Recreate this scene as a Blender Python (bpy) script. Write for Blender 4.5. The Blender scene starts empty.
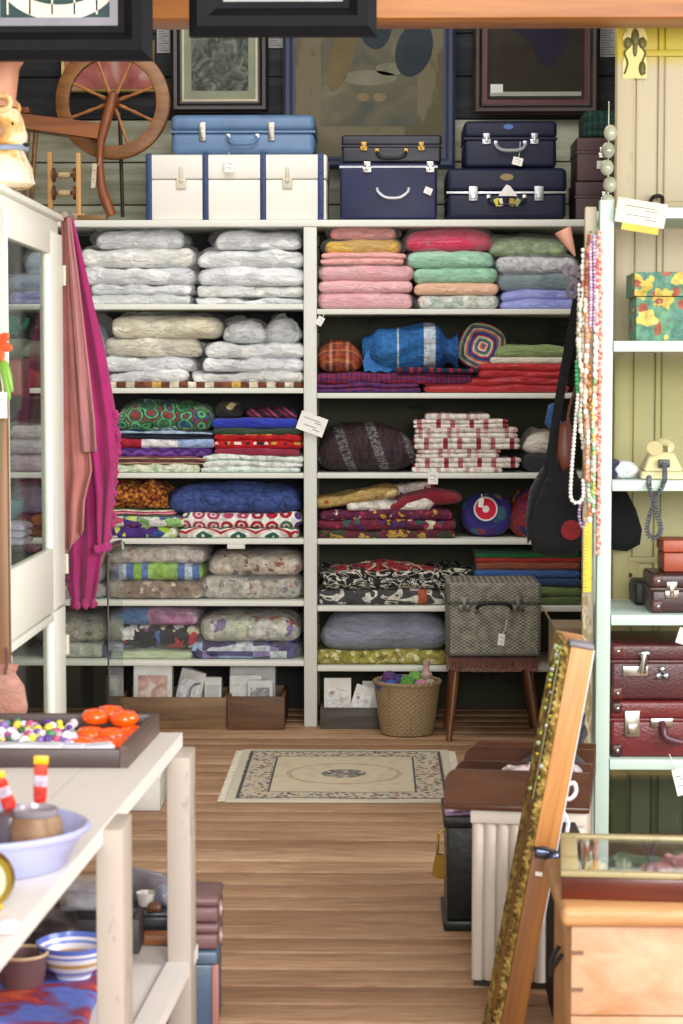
import bpy, bmesh, math, random
from mathutils import Vector, Matrix, Euler, noise
PI = math.pi
C = bpy.context.scene.collection
sc = bpy.context.scene
# ------------------------------------------------------------------ camera
FPX, CX, CY = 2000.0, 341.5, 512.0
PITCH, YAW, EYE = math.atan(132/2000), math.radians(0.99), 1.57
cd = bpy.data.cameras.new('camera'); cam = bpy.data.objects.new('camera', cd); C.objects.link(cam)
cd.sensor_fit = 'HORIZONTAL'; cd.sensor_width = 24; cd.lens = FPX*24/683
cam.location = (0, 0, EYE); cam.rotation_euler = (PI/2-PITCH, 0, YAW)
cd.dof.use_dof = True; cd.dof.focus_distance = 8.9; cd.dof.aperture_fstop = 8.0
sc.camera = cam
ROT = Euler((PI/2-PITCH, 0, YAW)).to_matrix()
def P(u, v, Y):
    d = ROT @ Vector(((u-CX)/FPX, -(v-CY)/FPX, -1))
    return Vector((0, 0, EYE)) + d*(Y/d.y)
def Zv(v, Y, u=CX): return P(u, v, Y).z
def Xu(u, Y, v=CY): return P(u, v, Y).x
# ------------------------------------------------------------------ light
w = bpy.data.worlds.new('world'); sc.world = w; w.use_nodes = True
w.node_tree.nodes['Background'].inputs[0].default_value = (0.93, 0.96, 1, 1)
w.node_tree.nodes['Background'].inputs[1].default_value = 0.62
def area(name, loc, target, sx, sy, power, col=(1, 1, 1)):
    l = bpy.data.lights.new(name, 'AREA'); l.shape = 'RECTANGLE'; l.size = sx; l.size_y = sy
    l.energy = power; l.color = col
    o = bpy.data.objects.new(name, l); C.objects.link(o); o.location = loc
    o.rotation_euler = (Vector(target)-Vector(loc)).to_track_quat('-Z', 'Y').to_euler()
    return o
area('shopfront_daylight', (0.9, -1.2, 2.3), (0, 9, 1.2), 3.0, 1.8, 300, (1, .99, .97))
area('side_window_daylight', (2.5, 3.6, 2.0), (-0.6, 5.0, 1.0), 2.2, 1.6, 95, (1, .99, .98))
area('overhead_fill', (-0.3, 7.4, 3.7), (-0.3, 8.3, 0), 2.4, 1.2, 40, (1, .98, .95))  # area lamp added under the closed ceiling to light the shelf tops
sc.view_settings.view_transform = 'Standard'; sc.view_settings.look = 'None'
sc.view_settings.gamma = 1; sc.view_settings.use_curve_mapping = False
sc.view_settings.exposure = 0.42
# ------------------------------------------------------------------ materials
def hx(s):
    s = s.lstrip('#'); o = []
    for i in (0, 2, 4):
        c = int(s[i:i+2], 16)/255
        o.append(c/12.92 if c <= .04045 else ((c+.055)/1.055)**2.4)
    return (o[0], o[1], o[2], 1)
class NT:
    def __init__(s, name):
        s.m = bpy.data.materials.new(name); s.m.use_nodes = True; s.t = s.m.node_tree
        s.b = s.t.nodes['Principled BSDF']; s.tc = None
    def n(s, typ, ins=None, **kw):
        x = s.t.nodes.new(typ)
        for k, v in kw.items(): setattr(x, k, v)
        for k, v in (ins or {}).items(): s.set(x, k, v)
        return x
    def set(s, x, k, v):
        if hasattr(v, 'is_output'): s.t.links.new(v, x.inputs[k])
        elif isinstance(v, bpy.types.Node): s.t.links.new(v.outputs[0], x.inputs[k])
        else: x.inputs[k].default_value = v
    def co(s, scale=(1, 1, 1), loc=(0, 0, 0), rot=(0, 0, 0)):
        if not s.tc: s.tc = s.n('ShaderNodeTexCoord')
        return s.n('ShaderNodeMapping', {'Vector': s.tc.outputs['Object'], 'Scale': scale, 'Location': loc, 'Rotation': rot}).outputs[0]
    def math(s, op, a, b=0, c=0): return s.n('ShaderNodeMath', {0: a, 1: b, 2: c}, operation=op).outputs[0]
    def xyz(s, v):
        x = s.n('ShaderNodeSeparateXYZ', {0: v}); return x.outputs
    def ramp(s, fac, cols, interp='LINEAR'):
        r = s.n('ShaderNodeValToRGB', {0: fac}); cr = r.color_ramp; cr.interpolation = interp
        n = len(cols)
        ps = [(c if isinstance(c, tuple) else (i/(n if interp == 'CONSTANT' else max(1, n-1)), c)) for i, c in enumerate(cols)]
        cr.elements[0].position = ps[0][0]; cr.elements[0].color = hx(ps[0][1])
        cr.elements[1].position = ps[-1][0]; cr.elements[1].color = hx(ps[-1][1])
        for p, c in ps[1:-1]:
            e = cr.elements.new(p); e.color = hx(c)
        return r.outputs[0]
    def mix(s, f, a, b, mode='MIX'):
        x = s.n('ShaderNodeMix', data_type='RGBA', blend_type=mode)
        s.set(x, 0, f)
        for k, v in ((6, a), (7, b)): s.set(x, k, hx(v) if isinstance(v, str) else v)
        return x.outputs[2]
    def noise(s, scale, detail=3, vec=None, rough=.5, dist=0):
        return s.n('ShaderNodeTexNoise', {'Vector': vec or s.co(), 'Scale': scale, 'Detail': detail, 'Roughness': rough, 'Distortion': dist}).outputs[0]
    def bump(s, h, strength=.4, dist=.01, prev=None):
        x = s.n('ShaderNodeBump', {'Height': h, 'Strength': strength, 'Distance': dist})
        if prev is not None: s.set(x, 'Normal', prev)
        return x.outputs[0]
    def done(s, col, rough=.6, nrm=None, metal=0, coat=0, spec=.5, **kw):
        s.set(s.b, 'Base Color', hx(col) if isinstance(col, str) else col)
        s.set(s.b, 'Roughness', rough); s.b.inputs['Metallic'].default_value = metal
        s.b.inputs['Coat Weight'].default_value = coat; s.b.inputs['Coat Roughness'].default_value = .15
        s.b.inputs['Specular IOR Level'].default_value = spec
        if nrm is not None: s.set(s.b, 'Normal', nrm)
        return s.m
_mc = {}
def cached(f):
    def g(*a, **k):
        key = (f.__name__, str(a), str(k))
        if key not in _mc: _mc[key] = f(*a, **k)
        return _mc[key]
    return g
@cached
def plain(col, rough=.6, metal=0, var=.12, bs=60, bst=.15, coat=0, spec=.5):
    t = NT('painted_'+col.strip('#'))
    n = t.noise(9, 4)
    dk = t.mix(1, col, (1-var*1.6,)*3+(1,), 'MULTIPLY')
    c = t.mix(t.ramp(n, [(.35, '#000000'), (.65, '#ffffff')]), dk, col)
    return t.done(c, rough, t.bump(t.noise(bs, 3), bst, .004), metal, coat, spec)
@cached
def metal(col='#c8c6c0', rough=.3): return plain(col, rough, 1, .15, 40, .1)
@cached
def worn(col, under='#8d8474', rough=.55, amt=.62, sc_=14, axis=2):
    t = NT('worn_paint_'+col.strip('#'))
    s = [1, 1, 1]; s[axis] = .35
    n = t.noise(sc_, 6, t.co(tuple(s)), .65)
    c = t.mix(t.ramp(n, [(amt, '#000000'), (amt+.05, '#ffffff')]), col, under)
    c = t.mix(t.ramp(t.noise(3, 3), [(.3, '#000000'), (.7, '#555555')]), c, under)
    return t.done(c, rough, t.bump(n, .25, .004))
@cached
def wood(c1, c2, axis=0, scale=6, rough=.45, stretch=.06, dark=None, coat=0):
    t = NT('wood_'+c1.strip('#'))
    s = [1, 1, 1]; s[axis] = stretch
    n = t.noise(scale*6, 5, t.co(tuple(s)), .6, .6)
    n2 = t.noise(scale, 3, t.co(tuple(s)), .5, 1.2)
    f = t.math('ADD', t.math('MULTIPLY', n, .5), t.math('MULTIPLY', n2, .5))
    c = t.ramp(f, [(.36, c2), (.62, c1)])
    if dark:
        v = t.n('ShaderNodeTexVoronoi', {'Vector': t.co(tuple(4*k if k == 1 else 1.5 for k in s)), 'Scale': 1.6}).outputs[0]
        c = t.mix(t.ramp(v, [(.03, '#ffffff'), (.07, '#000000')]), c, dark)
    return t.done(c, rough, t.bump(n, .25, .003), 0, coat)
@cached
def cloth(col, col2=None, rough=.85, wr=.5, sc_=14, coat=0, weave=0):
    """plain fabric; wr = wrinkle depth"""
    t = NT('fabric_'+col.strip('#'))
    n = t.noise(sc_, 6, t.co((1, 1, 2.2)), .6, 1.6)
    c = t.mix(t.ramp(t.noise(7, 3), [(.35, '#000000'), (.65, '#ffffff')]), col, col2 or col)
    b = t.bump(n, min(1, wr*1.5), .03)
    if weave: b = t.bump(t.noise(260, 2), weave, .003, b)
    m = t.done(c, rough, b, 0, coat)
    t.b.inputs['Sheen Weight'].default_value = .15
    return m
def palette_mat(name, build, rough=.85, coat=0, wr=.45):
    t = NT(name); c = build(t)
    c = t.mix(1, c, t.ramp(t.noise(42, 4, None, .6), [(.34, '#c8c4c0'), (.58, '#ffffff')]), 'MULTIPLY')
    b = t.bump(t.noise(16, 6, t.co((1, 1, 2)), .6, 1.2), min(1, wr*1.7), .02)
    b = t.bump(t.noise(180, 2), .25, .003, b)
    return t.done(c, rough, b, 0, coat)
@cached
def stripes(cols, period, axis=0, warp=.0, rough=.85, ang=0, coat=0):
    def f(t):
        v = t.co(rot=(0, ang, 0)); x = t.xyz(v)[axis]
        if warp: x = t.math('ADD', x, t.math('MULTIPLY', t.noise(5), warp))
        return t.ramp(t.math('FRACT', t.math('DIVIDE', x, period)), list(cols), 'CONSTANT')
    return palette_mat('striped_fabric', f, rough, coat)
@cached
def plaid(a, b, px, pz, fac=.5):
    def f(t):
        o = t.xyz(t.co())
        s1 = t.ramp(t.math('FRACT', t.math('DIVIDE', o[0], px)), list(a), 'CONSTANT')
        z = t.math('ADD', o[2], o[1])
        s2 = t.ramp(t.math('FRACT', t.math('DIVIDE', z, pz)), list(b), 'CONSTANT')
        return t.mix(fac, s1, s2)
    return palette_mat('plaid_fabric', f)
@cached
def zigzag(cols, period, amp, wl):
    def f(t):
        o = t.xyz(t.co())
        tri = t.math('PINGPONG', o[0], wl/2)
        z = t.math('ADD', t.math('ADD', o[2], o[1]), t.math('MULTIPLY', tri, amp))
        return t.ramp(t.math('FRACT', t.math('DIVIDE', z, period)), list(cols), 'CONSTANT')
    return palette_mat('zigzag_fabric', f)
@cached
def cells(cols, scale, ring=None, rand=1.0, edge=None, rough=.85, coat=0, sq=(1, 1, 1)):
    """random patches; ring = colours of rings about each patch centre; edge = outline colour"""
    def f(t):
        v = t.co(sq)
        vo = t.n('ShaderNodeTexVoronoi', {'Vector': v, 'Scale': scale, 'Randomness': rand})
        r = t.xyz(vo.outputs['Color'])[0]
        c = t.ramp(r, list(cols), 'CONSTANT')
        if ring:
            rc = t.ramp(t.math('MULTIPLY', vo.outputs['Distance'], 1.5), list(ring), 'CONSTANT')
            c = t.mix(t.ramp(t.math('FRACT', t.math('MULTIPLY', vo.outputs['Distance'], 3.2)), [(0, '#000000'), (.5, '#ffffff')], 'CONSTANT'), c, rc)
        if edge:
            ve = t.n('ShaderNodeTexVoronoi', {'Vector': v, 'Scale': scale, 'Randomness': rand}, feature='DISTANCE_TO_EDGE').outputs[0]
            c = t.mix(t.ramp(ve, [(0, '#ffffff'), (.07, '#000000')], 'CONSTANT'), c, edge)
        return c
    return palette_mat('patched_fabric', f, rough, coat)
@cached
def floral(base, petals, scale, size=.32, base2=None, rough=.8, coat=0, leaf=None, sq=(1, 1, 1)):
    def f(t):
        v0 = t.co(sq)
        nz = t.n('ShaderNodeTexNoise', {'Vector': v0, 'Scale': scale*1.8, 'Detail': 2})
        v = t.n('ShaderNodeMix', {0: .09/ max(scale/14, .4)}, data_type='VECTOR')
        t.set(v, 4, v0); t.set(v, 5, nz.outputs[1])
        vv = v.outputs[1]
        vo = t.n('ShaderNodeTexVoronoi', {'Vector': vv, 'Scale': scale})
        b = t.mix(t.ramp(t.noise(scale*.7, 2), [(.45, '#000000'), (.55, '#ffffff')]), base, base2 or base)
        if leaf:
            vl = t.n('ShaderNodeTexVoronoi', {'Vector': t.co(sq, (3, 1, 2)), 'Scale': scale*1.4}).outputs[0]
            b = t.mix(t.ramp(vl, [(0, '#ffffff'), (.3, '#000000')], 'CONSTANT'), b, leaf)
        pc = t.ramp(t.xyz(vo.outputs['Color'])[1], list(petals), 'CONSTANT')
        c = t.mix(t.ramp(vo.outputs['Distance'], [(0, '#ffffff'), (size, '#000000')], 'CONSTANT'), b, pc)
        return c
    return palette_mat('floral_fabric', f, rough, coat)
@cached
def rings(cols, period):
    def f(t):
        o = t.xyz(t.co((1, 1, 1)))
        ax = t.math('ABSOLUTE', o[0]); az = t.math('ABSOLUTE', t.math('SUBTRACT', o[2], .115))
        r = t.math('MAXIMUM', ax, az)
        r = t.math('ADD', t.math('MULTIPLY', r, .45), t.math('MULTIPLY', t.math('SQRT', t.math('ADD', t.math('MULTIPLY', ax, ax), t.math('MULTIPLY', az, az))), .55))
        return t.ramp(t.math('FRACT', t.math('DIVIDE', r, period)), list(cols), 'CONSTANT')
    return palette_mat('ringed_crochet', f)
@cached
def shaggy(cols, scale=55):
    def f(t): return t.ramp(t.noise(scale, 4), [(.32, cols[0]), (.44, cols[1]), (.54, cols[2]), (.66, cols[3])])
    t = NT('shaggy_wool'); c = f(t)
    return t.done(c, .95, t.bump(t.noise(90, 4), 1, .02))
@cached
def wrap(op=.16, tint='#ffffff'):
    t = NT('clear_plastic_film')
    n = t.noise(16, 5, t.co((1, 1, 2.4)), .62, 1.5)
    b = t.bump(n, .9, .03)
    tr = t.n('ShaderNodeBsdfTransparent', {0: (.96, .97, .98, 1)})
    gg = t.n('ShaderNodeBsdfGlossy', {0: hx(tint), 'Roughness': .2, 'Normal': b}); df = t.n('ShaderNodeBsdfDiffuse', {0: (.9, .91, .92, 1), 'Normal': b})
    gl = t.n('ShaderNodeMixShader', {0: .6, 1: gg, 2: df})
    lw = t.n('ShaderNodeLayerWeight', {'Blend': .5, 'Normal': b}).outputs['Facing']
    mx = t.n('ShaderNodeMixShader', {0: t.math('ADD', t.math('MULTIPLY', t.math('POWER', lw, 4.0), .55), op*.45), 1: tr, 2: gl})
    t.t.links.new(mx.outputs[0], t.t.nodes['Material Output'].inputs[0]); return t.m
@cached
def glass(tint=(.93, .96, .95, 1), k=1.0):
    t = NT('clear_glass')
    tr = t.n('ShaderNodeBsdfTransparent', {0: tint})
    gl = t.n('ShaderNodeBsdfGlossy', {'Roughness': .03})
    lw = t.n('ShaderNodeLayerWeight', {'Blend': .5}).outputs['Facing']
    mx = t.n('ShaderNodeMixShader', {0: t.math('ADD', t.math('MULTIPLY', t.math('POWER', lw, 5.0), .6*k), .04*k), 1: tr, 2: gl})
    t.t.links.new(mx.outputs[0], t.t.nodes['Material Output'].inputs[0]); return t.m
# ------------------------------------------------------------------ mesh builder
class MB:
    def __init__(s): s.v = []; s.f = []; s.mi = []; s.k = 0
    def add(s, vs, fs, M=None):
        o = len(s.v)
        s.v += [tuple(M @ Vector(p)) if M else tuple(p) for p in vs]
        s.f += [tuple(i+o for i in f) for f in fs]; s.mi += [s.k]*len(fs)
        return s
    def mat(s, k): s.k = k; return s
    def box(s, c, d, bev=0, rot=None, seg=2, M=None):
        bm = bmesh.new(); bmesh.ops.create_cube(bm, size=1)
        for v in bm.verts: v.co = Vector((v.co.x*d[0], v.co.y*d[1], v.co.z*d[2]))
        if bev > 0:
            bev = min(bev, min(d)*.49)
            bmesh.ops.bevel(bm, geom=bm.edges[:], offset=bev, segments=seg, affect='EDGES', profile=.5)
        bm.verts.index_update()
        T = Matrix.Translation(Vector(c))
        if rot: T = T @ Euler(rot).to_matrix().to_4x4()
        if M: T = M @ T
        s.add([v.co[:] for v in bm.verts], [[v.index for v in f.verts] for f in bm.faces], T); bm.free(); return s
    def bb(s, x0, x1, y0, y1, z0, z1, bev=0):
        return s.box(((x0+x1)/2, (y0+y1)/2, (z0+z1)/2), (abs(x1-x0), abs(y1-y0), abs(z1-z0)), bev)
    def tube(s, pts, r, n=8, closed=False, caps=True):
        pts = [Vector(p) for p in pts]; N = len(pts)
        rr = r if isinstance(r, (list, tuple)) else [r]*N
        vs = []; prev = None
        for i, p in enumerate(pts):
            a = pts[(i-1) % N] if (closed or i > 0) else p
            b = pts[(i+1) % N] if (closed or i < N-1) else p
            t = (b-a).normalized() if (b-a).length > 1e-9 else Vector((0, 0, 1))
            if prev is None:
                ref = Vector((0, 0, 1)) if abs(t.z) < .9 else Vector((1, 0, 0))
                u = t.cross(ref).normalized()
            else:
                u = (prev - t*prev.dot(t)).normalized()
            prev = u; w_ = t.cross(u)
            for k in range(n):
                a_ = 2*PI*k/n; vs.append(p + (u*math.cos(a_)+w_*math.sin(a_))*rr[i])
        fs = []
        for i in range(N if closed else N-1):
            j = (i+1) % N
            for k in range(n): fs.append((i*n+k, i*n+(k+1) % n, j*n+(k+1) % n, j*n+k))
        if caps and not closed: fs += [tuple(range(n))[::-1], tuple((N-1)*n+k for k in range(n))]
        return s.add(vs, fs)
    def lathe(s, prof, n=32, c=(0, 0, 0), sx=1, sy=1, M=None, rip=None):
        vs = []; fs = []
        for i, (r, z) in enumerate(prof):
            for k in range(n):
                a = 2*PI*k/n; q = r if not rip else rip(r, z, a, i)
                vs.append((c[0]+q*math.cos(a)*sx, c[1]+q*math.sin(a)*sy, c[2]+z))
        for i in range(len(prof)-1):
            for k in range(n): fs.append((i*n+k, i*n+(k+1) % n, (i+1)*n+(k+1) % n, (i+1)*n+k))
        fs += [tuple(range(n))[::-1], tuple((len(prof)-1)*n+k for k in range(n))]
        return s.add(vs, fs, M)
    def ball(s, c, r, n=12, m=8, M=None):
        if not isinstance(r, (tuple, list)): r = (r, r, r)
        vs = [(c[0], c[1], c[2]-r[2])]; fs = []
        for i in range(1, m):
            t = -PI/2+PI*i/m
            for k in range(n):
                a = 2*PI*k/n; vs.append((c[0]+r[0]*math.cos(t)*math.cos(a), c[1]+r[1]*math.cos(t)*math.sin(a), c[2]+r[2]*math.sin(t)))
        vs.append((c[0], c[1], c[2]+r[2])); L = len(vs)-1
        for k in range(n):
            fs.append((0, 1+(k+1) % n, 1+k)); fs.append((L, L-n+k, L-n+(k+1) % n))
        for i in range(m-2):
            for k in range(n): fs.append((1+i*n+k, 1+i*n+(k+1) % n, 1+(i+1)*n+(k+1) % n, 1+(i+1)*n+k))
        return s.add(vs, fs, M)
    def prism(s, poly, y0, y1, M=None):
        """poly in x,z extruded along y"""
        n = len(poly); vs = [(x, y0, z) for x, z in poly]+[(x, y1, z) for x, z in poly]
        fs = [tuple(range(n)), tuple(range(n, 2*n))[::-1]]+[(i, i+n, (i+1) % n+n, (i+1) % n) for i in range(n)]
        return s.add(vs, fs, M)
    def build(s, name, mats, parent=None, loc=None, ang=40):
        me = bpy.data.meshes.new(name); me.from_pydata(s.v, [], s.f)
        if not isinstance(mats, (list, tuple)): mats = [mats]
        for m in mats: me.materials.append(m)
        me.polygons.foreach_set('material_index', s.mi)
        bm = bmesh.new(); bm.from_mesh(me); bmesh.ops.recalc_face_normals(bm, faces=bm.faces); bm.to_mesh(me); bm.free()
        me.shade_smooth(); me.set_sharp_from_angle(angle=math.radians(ang))
        o = bpy.data.objects.new(name, me); C.objects.link(o)
        if parent: o.parent = parent
        if loc is not None: o.location = loc
        return o
def tag(o, label, cat, group=None):
    o['label'] = label; o['category'] = cat
    if group: o['group'] = group
    return o
def thing(name, label, cat, loc=(0, 0, 0), rz=0, group=None):
    o = bpy.data.objects.new(name, None); C.objects.link(o); o.location = loc; o.rotation_euler = (0, 0, rz)
    o.empty_display_size = .05
    return tag(o, label, cat, group)
def struct(o): o['kind'] = 'structure'; return o
def spline(pts, n=8):
    pts = [Vector(p) for p in pts]; out = []
    for i in range(len(pts)-1):
        p0 = pts[max(i-1, 0)]; p1 = pts[i]; p2 = pts[i+1]; p3 = pts[min(i+2, len(pts)-1)]
        for k in range(n):
            t = k/n
            out.append(.5*((2*p1)+(p2-p0)*t+(2*p0-5*p1+4*p2-p3)*t*t+(-p0+3*p1-3*p2+p3)*t**3))
    out.append(pts[-1]); return out
def _axis(h, r, n):
    if r < .02 and n < 4: n = 4
    m = 4; a = [-h + r*(1-math.cos(PI/2*i/m)) for i in range(m)]
    inn = [(-h+r) + (2*(h-r))*i/n for i in range(n+1)]
    b = [-x for x in a[::-1]]
    return a+inn+b
def soft(w_, d, h, layers=1, rnd=.9, groove=.012, amp=.006, seed=0, droop=.08, jit=.006, nx=26, freq=7, pinch=0):
    rs = random.Random(seed); hw, hd, hh = w_/2, d/2, h/2
    r = min(hw, hd, hh)*rnd; r = min(r, .06) if layers > 1 else r
    ax = _axis(hw, min(r*1.3, hw*.8), nx); ay = _axis(hd, r, 8)
    az = [-hh+2*hh*i/(max(8, 7*layers)) for i in range(max(8, 7*layers)+1)]
    N = (len(ax), len(ay), len(az)); idx = {}; vs = []; fs = []
    offs = [(rs.uniform(-jit, jit), rs.uniform(-jit, jit)*.8) for _ in range(layers)]
    sv = Vector((seed*3.17 % 50, seed*1.31 % 50, 0))
    def vert(i, j, k):
        key = (i, j, k)
        if key in idx: return idx[key]
        q = Vector((ax[i], ay[j], az[k]))
        rr = r if layers == 1 else min(r, h/layers*.5)
        c = Vector((max(-hw+rr, min(hw-rr, q.x)), max(-hd+rr, min(hd-rr, q.y)), max(-hh+rr, min(hh-rr, q.z))))
        dd = q-c
        p = c + dd.normalized()*rr if dd.length > 1e-9 else q
        zt = (p.z+hh)/h
        if layers > 1:
            t = zt*layers; li = min(layers-1, max(0, int(t))); e = t-round(t)
            if 0 < round(t) < layers:
                g = math.exp(-(e/.16)**2)*groove; p.x *= 1-g/hw; p.y *= 1-g/hd
            p.x += offs[li][0]; p.y += offs[li][1]
        ex = abs(p.x)/hw; ey = abs(p.y)/hd
        z = zt*h*(1-droop*min(1, ex)**3-droop*.6*min(1, ey)**3)
        if pinch:
            e2 = max(0, (ex-.72)/.28); z = h*.35+(z-h*.35)*(1-pinch*e2)
            p.y *= 1-pinch*.3*e2
        nv = noise.noise_vector(Vector((p.x, p.y, z))*freq+sv)*amp*2.0+noise.noise_vector(Vector((p.x, p.y, z*1.5))*freq*3+sv)*amp*.7
        p = Vector((p.x+nv.x, p.y+nv.y, max(0, z+nv.z*min(1, zt*3))))
        idx[key] = len(vs); vs.append(p); return idx[key]
    nx_, ny_, nz_ = N
    for i in range(nx_-1):
        for j in range(ny_-1):
            fs.append([vert(i, j, 0), vert(i, j+1, 0), vert(i+1, j+1, 0), vert(i+1, j, 0)])
            K = nz_-1; fs.append([vert(i, j, K), vert(i+1, j, K), vert(i+1, j+1, K), vert(i, j+1, K)])
        for k in range(nz_-1):
            fs.append([vert(i, 0, k), vert(i+1, 0, k), vert(i+1, 0, k+1), vert(i, 0, k+1)])
            J = ny_-1; fs.append([vert(i, J, k), vert(i, J, k+1), vert(i+1, J, k+1), vert(i+1, J, k)])
    for j in range(ny_-1):
        for k in range(nz_-1):
            fs.append([vert(0, j, k), vert(0, j, k+1), vert(0, j+1, k+1), vert(0, j+1, k)])
            I = nx_-1; fs.append([vert(I, j, k), vert(I, j+1, k), vert(I, j+1, k+1), vert(I, j, k+1)])
    return vs, fs
_seed = [10]
def textile(u0, u1, vt, z0, Yf, name, label, cat, m, layers=1, wrapped=False, group=None, d=.40, trim=None, **kw):
    _seed[0] += 7; s = _seed[0]
    z1 = Zv(vt, Yf); h = max(.018, z1-z0)
    x0, x1 = Xu(u0, Yf), Xu(u1, Yf); W_ = x1-x0
    kw.setdefault('seed', s)
    loc = ((x0+x1)/2, Yf+d/2, z0)
    mk = lambda e, nm, mm, par, lc, **k2: MB().add(*soft(W_+e, d+e*.6, h+e*.5, layers, **k2)).build(nm, mm, par, lc, 80)
    if not wrapped:
        o = tag(mk(0, name, m, None, loc, **kw), label, cat, group)
    else:
        o = thing(name, label, cat, loc, 0, group)
        mk(-.012, 'folded_cloth', m, o, None, **kw)
        k2 = dict(kw); k2.update(amp=kw.get('amp', .006)*1.5, freq=11, droop=.06, pinch=.35)
        l0 = layers; layers_ = 1
        MB().add(*soft(W_+.022, d+.01, h+.004, 1, **k2)).build('plastic_wrap', wrap(wrapped if isinstance(wrapped, float) else .16), o, None, 80)
    return o, z1
def stack(z0, Yf, items):
    z = z0+.001
    for it in items:
        u0, u1, vt, name, label, cat, m = it[:7]; kw = dict(it[7]) if len(it) > 7 else {}
        yy = Yf+kw.pop('dy', 0)
        o, z1 = textile(u0, u1, vt, z, yy, name, label, cat, m, **kw)
        z = z1-min(.010, (z1-z)*.12)
def price_tag(par_loc, w_=.05, h=.03, rot=(0, 0, 0), label='small white paper price tag', strings=None, parent=None, lines=2, col='#f2f0ea', name='price_tag'):
    """thin card with pen strokes, facing -y"""
    mb = MB().box((0, 0, 0), (w_, .002, h)); mb.mat(1)
    for i in range(lines):
        z = h*(.22-.36*i)
        mb.box((-.04*w_, -.0012, z), (w_*(.62-.15*i), .0006, h*.035))
        mb.box((w_*.2, -.0012, z-h*.12), (w_*.25, .0006, h*.035))
    mb.mat(0)
    if strings: mb.tube([(0, 0, h*.45), Vector(strings)*.5+Vector((.004, -.002, 0)), strings], .0013, 5)
    o = mb.build(name, [plain(col, .7, 0, .05), plain('#6c7280', .7)], parent, par_loc); o.rotation_euler = rot
    if not parent: tag(o, label, 'tag')
    return o
# ------------------------------------------------------------------ setting
def floor_mat():
    t = NT('floor_boards')
    o = t.xyz(t.co())
    bw = .15
    yb = t.math('DIVIDE', o[1], bw); fl = t.math('FLOOR', yb)
    wn = t.n('ShaderNodeTexWhiteNoise', {'W': fl}, noise_dimensions='1D')
    sep = t.n('ShaderNodeCombineXYZ', {0: t.math('MULTIPLY', o[0], 2.2), 1: t.math('MULTIPLY', o[1], 26), 2: t.math('MULTIPLY', wn.outputs[0], 20)})
    g = t.n('ShaderNodeTexNoise', {'Vector': sep.outputs[0], 'Scale': 2.4, 'Detail': 7, 'Roughness': .65, 'Distortion': .6}).outputs[0]
    c = t.ramp(g, [(.24, '#946c4c'), (.42, '#ba9270'), (.55, '#cba684'), (.72, '#d8ba98')])
    tone = t.ramp(wn.outputs[0], [(0, '#d2c6ba'), (1, '#ffffff')])
    c = t.mix(1, c, tone, 'MULTIPLY')
    stain = t.ramp(t.noise(2.2, 4, t.co((.7, 1.6, 1))), [(.35, '#c4b4a4'), (.6, '#ffffff')])
    c = t.mix(.6, c, stain, 'MULTIPLY')
    return t.done(c, .62, t.bump(g, .3, .004))
fm = floor_mat()
mb = MB()
y = -1.2
while y < 9.6:                                # boards run across the shop
    mb.bb(-3.0, 3.0, y+.009, y+.141, -.03, 0, .003); y += .15
mb.mat(1).bb(-3, 3, -1.2, 9.7, -.06, -.012)
struct(mb.build('floor', [fm, plain('#120b07', .95, spec=.1)], None, (0, 0, 0)))

def wall_mat(c1, c2, c3):
    t = NT('old_wall_planks')
    n = t.noise(6, 6, t.co((.25, 1, 3)), .65)
    c = t.ramp(n, [(.32, c1), (.52, c2), (.68, c3)])
    return t.done(c, .75, t.bump(n, .4, .006))
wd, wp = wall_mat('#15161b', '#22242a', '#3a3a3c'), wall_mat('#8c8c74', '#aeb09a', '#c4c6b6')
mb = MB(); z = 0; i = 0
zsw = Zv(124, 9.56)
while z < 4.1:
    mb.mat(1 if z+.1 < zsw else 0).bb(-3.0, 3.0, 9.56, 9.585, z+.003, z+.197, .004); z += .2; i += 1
mb.mat(0).bb(-3, 3, 9.585, 9.65, 0, 4.1)
struct(mb.build('wall_back', [wd, wp], None, (0, 0, 0)))
wm = plain('#a9a294', .8)
struct(MB().bb(-3.1, -3.0, -1.2, 9.65, 0, 4.1).build('wall_left', wm))
struct(MB().bb(3.0, 3.1, -1.2, 9.65, 0, 4.1).build('wall_right', wm))
struct(MB().bb(-3.1, 3.1, -1.2, 9.65, 4.1, 4.18).build('ceiling', plain('#b9b2a4', .8)))
# tie beam across the shop
zb = Zv(24, 6.5)
struct(MB().bb(-3.0, 3.0, 6.4, 6.6, zb, zb+.2, .006).build('trim_1', wood('#c07c38', '#96561e', 0, 4), None, (0, 0, 0)))

# panelled cream partition made of old doors, behind the mint rack
YP = 6.86
xl = Xu(613, YP)
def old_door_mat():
    t = NT('cream_door_bands')
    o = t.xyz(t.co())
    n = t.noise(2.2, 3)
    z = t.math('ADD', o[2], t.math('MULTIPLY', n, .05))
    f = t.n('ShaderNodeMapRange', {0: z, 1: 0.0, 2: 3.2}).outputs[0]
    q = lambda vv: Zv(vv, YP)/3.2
    c = t.ramp(f, [(0, '#3c4428'), (q(770), '#3f4a2c'), (q(766), '#a29b6a'), (q(500), '#a39c6c'), (q(355), '#8e8848'), (q(340), '#a69878'), (q(62), '#b8ac8e'), (q(48), '#b4a22c'), (1, '#b09a22')])  # colour changes in bands by height: dark green, olive, beige, yellow on top
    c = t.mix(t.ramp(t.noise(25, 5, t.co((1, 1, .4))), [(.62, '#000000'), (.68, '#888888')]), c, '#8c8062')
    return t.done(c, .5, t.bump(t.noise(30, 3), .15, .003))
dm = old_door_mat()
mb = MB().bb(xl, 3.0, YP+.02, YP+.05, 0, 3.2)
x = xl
mb.bb(xl, xl+.055, YP-.012, YP+.02, 0, 3.2, .004)
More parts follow.
